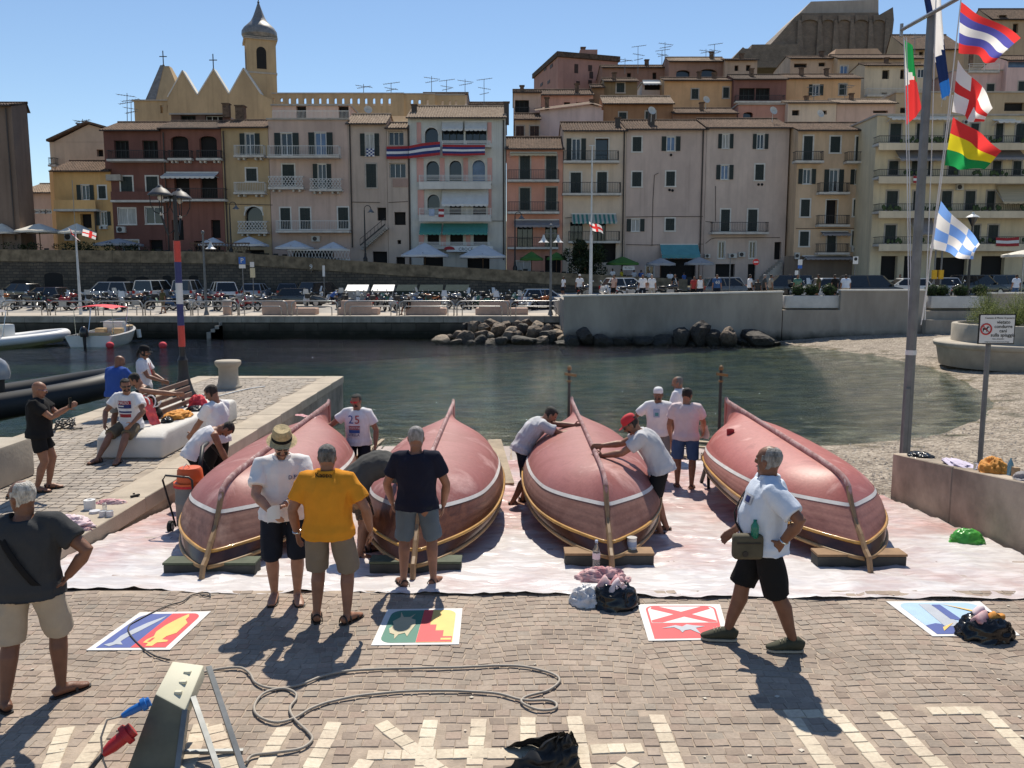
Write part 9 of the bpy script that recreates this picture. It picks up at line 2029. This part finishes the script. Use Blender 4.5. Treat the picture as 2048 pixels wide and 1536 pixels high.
q=MB();J=PEOPLE['hose'];a,b=at_hand(J,0),at_hand(J,1);q.tube([p+Vector((.08,.1,.7)),p+Vector((.0,.5,1.02)),J.M @ Vector((-.18,.18,.98)),a,a+Vector((.12,-.02,-.20)),a+Vector((.22,.02,-.42))],.03,10);q.build('vacuum_hose',M['rib_black'],B,smooth=True)
B=thing('white_bench','long white stone bench with a slatted wooden back rest on the pier','bench',(-6.55,16.4,0))
q=MB();q.prismx([(14.45,0),(18.5,0),(18.5,.36),(18.4,.46),(14.72,.46),(14.5,.36)],-7.22,-6.05);bevel(q.build('seat',mat('bench_white',(.58,.56,.52),.75,.08,2,.2,20),B),.07,3)
for y in(15.9,17.3):q=MB();q.bar((-6.72,y,.44),(-6.86,y,1.0),.06,.03,(0,1,0));q.build('bracket',M['black_iron'],B)
for k in range(4):q=MB();z=.56+.125*k;x=-6.71-.032*k;q.bar((x,15.5,z),(x,17.7,z),.035,.095);bevel(q.build('back_slat',mat('slat_brown',(.14,.085,.06),.65,.2,6),B),.006,1)
q=MB();q.grid(lambda i,j:(-6.55-.16*j+.14*i,15.15+.18*i+.1*noise.noise((i*4,j*5,1)),.48+.55*j+.04*noise.noise((i*5,j*6,3))-.10*i),12,14);q.build('net_bag',M['net_red'],smooth=True,label='red net bag standing on the white bench beside the seated man',cat='bag')
heap('orange_bag','orange cloth bag spread on the white bench',(-6.40,16.05,.465),.22,.40,.13,'cloth_orange',9,.5,'bag');heap('dark_bag','small black bag on the white bench beside the red net',(-6.38,15.5,.465),.10,.12,.10,'bag_black',13,.4,'bag');heap('helmet_bag','bright red bag behind the orange cloth on the white bench',(-6.45,17.25,.465),.18,.2,.26,'canvas_red',2,.3,'bag');heap('black_cloth','black cloth at the foot of the bright red bag on the bench',(-6.36,16.9,.465),.18,.18,.09,'bag_black',19,.5,'cloth')
q=MB();q.tube([(-6.62+.11*cos(k*.5),15.1+.02*k,.86+.12*sin(k*.5))for k in range(26)],.012,6);q.build('rope_coil',M['bin_lid'],smooth=True,label='pale rope coil hanging at the end of the bench back',cat='rope')
p=on(458,775,0);B=thing('stone_bollard','stout pale stone mooring bollard at the pier end','bollard',p);MB().lathe(p,[(.36,0),(.36,.05),(.30,.12),(.265,.35),(.27,.56),(.34,.64),(.36,.68),(.36,.74),(.33,.77),(.0,.78)],28).build('bollard',M['planter_stone'],B,smooth=True,angle=40)
for pts,m,lab in(([(405,790),(425,797),(470,785),(500,778),(530,774)],'bin_lid','pale mooring rope lying behind the bollard'),([(95,862),(130,858),(150,860),(165,858)],'cable_dark','dark blue rope tangle on the pier near the black inflatable')):
 P_=[on(u,v,0)for u,v in pts];o=[(q.x,q.y,.02)for q in P_];q=MB();q.tube(o,.016,6)
 if m=='cable_dark':q.tube([(P_[1].x+.14*cos(k*.9)*(1+.2*sin(k)),P_[1].y+.3*sin(k*.9),.04+.05*(k%4))for k in range(34)],.014,5)
 q.build('rope',M[m],smooth=True,label=lab,cat='rope',kind=None)
B=MB().bx(-9.2,-7.62,12.3,13.3,0,.62).build('stone_block',M['planter_stone'],label='grey concrete block at the left edge behind the bald photographer',cat='block');bevel(B,.05,2)
q=MB();q.prism([(-8.9+.7*cos(k*.5)*(.9+.1*sin(3*k)),12.9+.32*sin(k*.5))for k in range(13)],.625,.66);q.build('lilac_pad',M['cloth_lilac'],label='lilac pad lying on the concrete block at the left edge',cat='pad')
q=MB();p=on(384,900,-.4);q.box((-4.95,13.9,gz(13.9)+.16),(.2,.28,.32));bevel(q.build('wooden_stool',M['rub_yellow'],label='small yellow wooden box beside the bending man in the vest',cat='box'),.01,1)
for i,(a,b,w,lab)in enumerate([((1300,880),(1430,890),.16,'pale plank lying near the water right of the third boat'),((1330,905),(1400,925),.10,'short pale plank before the men at the water edge'),((770,880),(730,912),.10,'thin pale batten left of the second boat stern'),((1330,893),(1420,900),.10,'middle plank near the water before the two men')]):
 p,s=slip(*a),slip(*b);q=MB();q.bar((p.x,p.y,p.z+.05),(s.x,s.y,s.z+.05),w,.04);q.build('plank',M['old_wood'],label=lab,cat='plank',group='planks near the water')
q=MB();q.bar((-.36,17.0,gz(17)+.55),(-.10,14.6,gz(14.6)+.05),.28,.035);q.build('plank',M['old_wood'],label='broad tan plank leaning at the stern of the second boat',cat='plank',group='planks near the water')
p=Vector((6.64,14.1,-.5));B=thing('flagpole','tall grey metal flagpole with cross arm and halyards behind the concrete wall','flagpole',p)
pt=at(1860,26,14.1);MB().tube([p,(6.64,14.1,2),(6.64,14.1,pt.z)],[.092,.084,.066],8).build('pole',M['grey_metal'],B);q=MB();xa,xb=at(1803,60,14.9),at(1925,-8,13.1);q.tube([xa,xb],.032,8);q.tube([xa-Vector((0,0,.1)),xa+Vector((0,0,.1))],.03,6);q.build('cross_arm',M['steel'],B)
MB().box((6.58,14.0,.55),(.06,.06,1.5)).build('cleat_plate',M['grey_metal'],B);q=MB();q.cyl((6.64,14.1,1.85),(6.64,14.1,1.93),.092,.092,8);q.build('band',M['bin_lid'],B)
hal=MB()
def rope_px(a,Ya,b,Yb):p0,p1=at(*a,Ya),at(*b,Yb);hal.tube([p0,p0.lerp(p1,.5)+Vector((.015,0,0)),p1],.009,5)
for r_ in(((1808,75),14.9,(1818,655),14.15),((1813,75),14.9,(1822,640),14.1),((1922,0),13.2,(1862,500),13.9),((1862,495),13.9,(1845,640),14.1),((1905,190),13.4,(1842,650),14.1),((1872,0),14.0,(1850,640),14.1)):rope_px(*r_)
hal.build('halyards',M['bin_lid'],B,kind='stuff')
def pflag(lab,tl,tr,br,bl,Yh,dY,fn,mats,nu=16,nv=12,wave=.10,ph=0.0,cat='flag'):
 A_=[at(*tl,Yh),at(*tr,Yh+dY),at(*br,Yh+dY),at(*bl,Yh)]
 def f(i,j):top=A_[0].lerp(A_[1],i);bot=A_[3].lerp(A_[2],i);q=top.lerp(bot,j);q.y+=wave*sin(i*6.5+j*2.2+ph)*min(1,i*2.5);q.z+=.03*sin(i*7+ph)*i;return q
 o=flag_sheet('flag',f,nu,nv,fn,mats,None);tag(o,lab,'flag','flags on the tall flagpole')
pflag('flag striped red, blue, white, blue, red, topmost on the right halyard',(1921,3),(2043,78),(1994,125),(1917,106),13.3,-.35,lambda i,j:[0,1,2,1,0][min(4,int(j*5))],[FR,FB,FW],20,20)
pflag('white flag with a red cross, second down on the right halyard',(1916,120),(1992,218),(1966,248),(1904,224),13.5,-.3,lambda i,j:0 if .33<i<.56 or .40<j<.62 or(i>.8 and j>.85)else 1,[FR,FW],20,18,ph=1)
pflag('flag of red, yellow and green bands',(1906,234),(2009,302),(1962,342),(1889,331),13.6,-.35,lambda i,j:min(2,int(j*2.9)),[FR,FY_,FG],20,18,ph=2)
pflag('blue and white checkered flag, lowest on the flagpole',(1882,402),(1964,492),(1948,522),(1860,496),13.9,-.3,lambda i,j:(int(i*3.2)+int(j*3.8))%2,[FSB,FW],20,20,ph=.5)
pflag('drooping green, white and red tricolour left of the flagpole',(1807,74),(1826,96),(1846,218),(1811,252),14.9,.1,lambda i,j:0 if j<.42+.25*(i-.5)and i>.25 else(1 if j<.50+.2*(.5-i)else 2),[FG,FW,FR],12,20,wave=.07)
pflag('drooping white and navy flag behind the flagpole',(1846,-12),(1882,-12),(1905,186),(1884,198),14.4,.15,lambda i,j:(1 if i<.4 and j<.25 else 0)if j<.55+.2*(.5-i)else(1 if j<.85 else 2),[FW,FN,FCB],12,20,wave=.08)
B=thing('beach_sign','white notice on a grey post forbidding dogs on the beach','sign',(8.5,15.0,-.4));MB().tube([(8.46,15.06,-.5),(8.46,15.06,2.4)],.045,8).build('post',M['grey_metal'],B)
a,b=at(1954,688,15),at(2031,628,15);pl=MB().bx(a.x,b.x,14.98,15.0,a.z,b.z).build('plate',M['hair_black'],B);w,h=b.x-a.x,b.z-a.z
q=MB();q.bx(a.x+.018,b.x-.018,14.974,14.979,a.z+.018,b.z-.018);q.build('face',M['sign_white'],pl);q=MB()
def tline(t,s,x,y):text_mesh(t,s,M['hair_black'],'sign_lettering',pl,(a.x+w*x,14.972,a.z+h*y),(pi/2,0,0),offset=.0008 if s>.05 else 0)
tline('Comune di Monte Argentario',.043,.56,.87);[tline(t,.085,.67,y)for t,y in(('vietato',.73),('condurre',.585),('cani',.44),('sulla spiaggia',.30))];tline('Ord. n. 48 del 2014',.026,.55,.17);tline('i trasgressori saranno puniti a norma di legge',.024,.52,.075)
c=(a.x+w*.20,a.z+h*.50);q.tube([(c[0]+.092*cos(k*pi/14),14.971,c[1]+.092*sin(k*pi/14))for k in range(28)],.014,6,closed=True);q.bar((c[0]-.06,14.968,c[1]+.06),(c[0]+.06,14.968,c[1]-.06),.012,.006,(0,1,0));q.build('ban_ring',M['sign_red'],pl)
q=MB();q.add([(c[0]+x*.011,14.9705,c[1]+z*.011)for x,z in((-5,-4),(-4,-4),(-3.5,-1),(0,-1.2),(1,-4.5),(2,-4.5),(2,0),(3,2.5),(5,2.2),(4.8,3.6),(3,4.6),(1.6,4),(.5,1.6),(-4,1.5),(-6,3.4),(-5.4,.6))],[tuple(range(16))]);q.build('dog',M['hair_black'],pl)
W2=lambda Y,dx=.2:(6.14+dx,Y,wall_top(Y)+.002)
heap('black_cloth','black cloth bundle at the near end of the flagpole on the wall',W2(12.9),.16,.28,.07,'bag_black',31,.5,'cloth');heap('lilac_cloth','pale lilac shirt spread on the wall top',W2(11.75),.14,.42,.06,'cloth_lilac',33,.5,'cloth');heap('orange_bag','orange leather bag standing on the wall top',W2(10.95),.15,.22,.20,'cloth_orange',35,.35,'bag');heap('grey_bundle','grey rolled cloth on the wall top at the right edge of the photo',W2(10.15,.16),.12,.2,.10,'awning_grey',37,.4,'cloth')
lathe_thing('water_bottle','blue tinted water bottle standing on the wall top',W2(10.65,.24),[(.035,0),(.036,.12),(.034,.15),(.012,.20),(.012,.22)],'bottle_blue');q=MB();x,y,z=W2(10.5,.22);q.box((x,y,z+.06),(.07,.07,.12));q.build('carton',M['card'],label='small brown carton beside the blue bottle on the wall',cat='carton');lathe_thing('jar','small glass jar left of the orange bag on the wall',W2(11.3,.16),[(.03,0),(.032,.08),(.025,.09)],'clear_plastic')
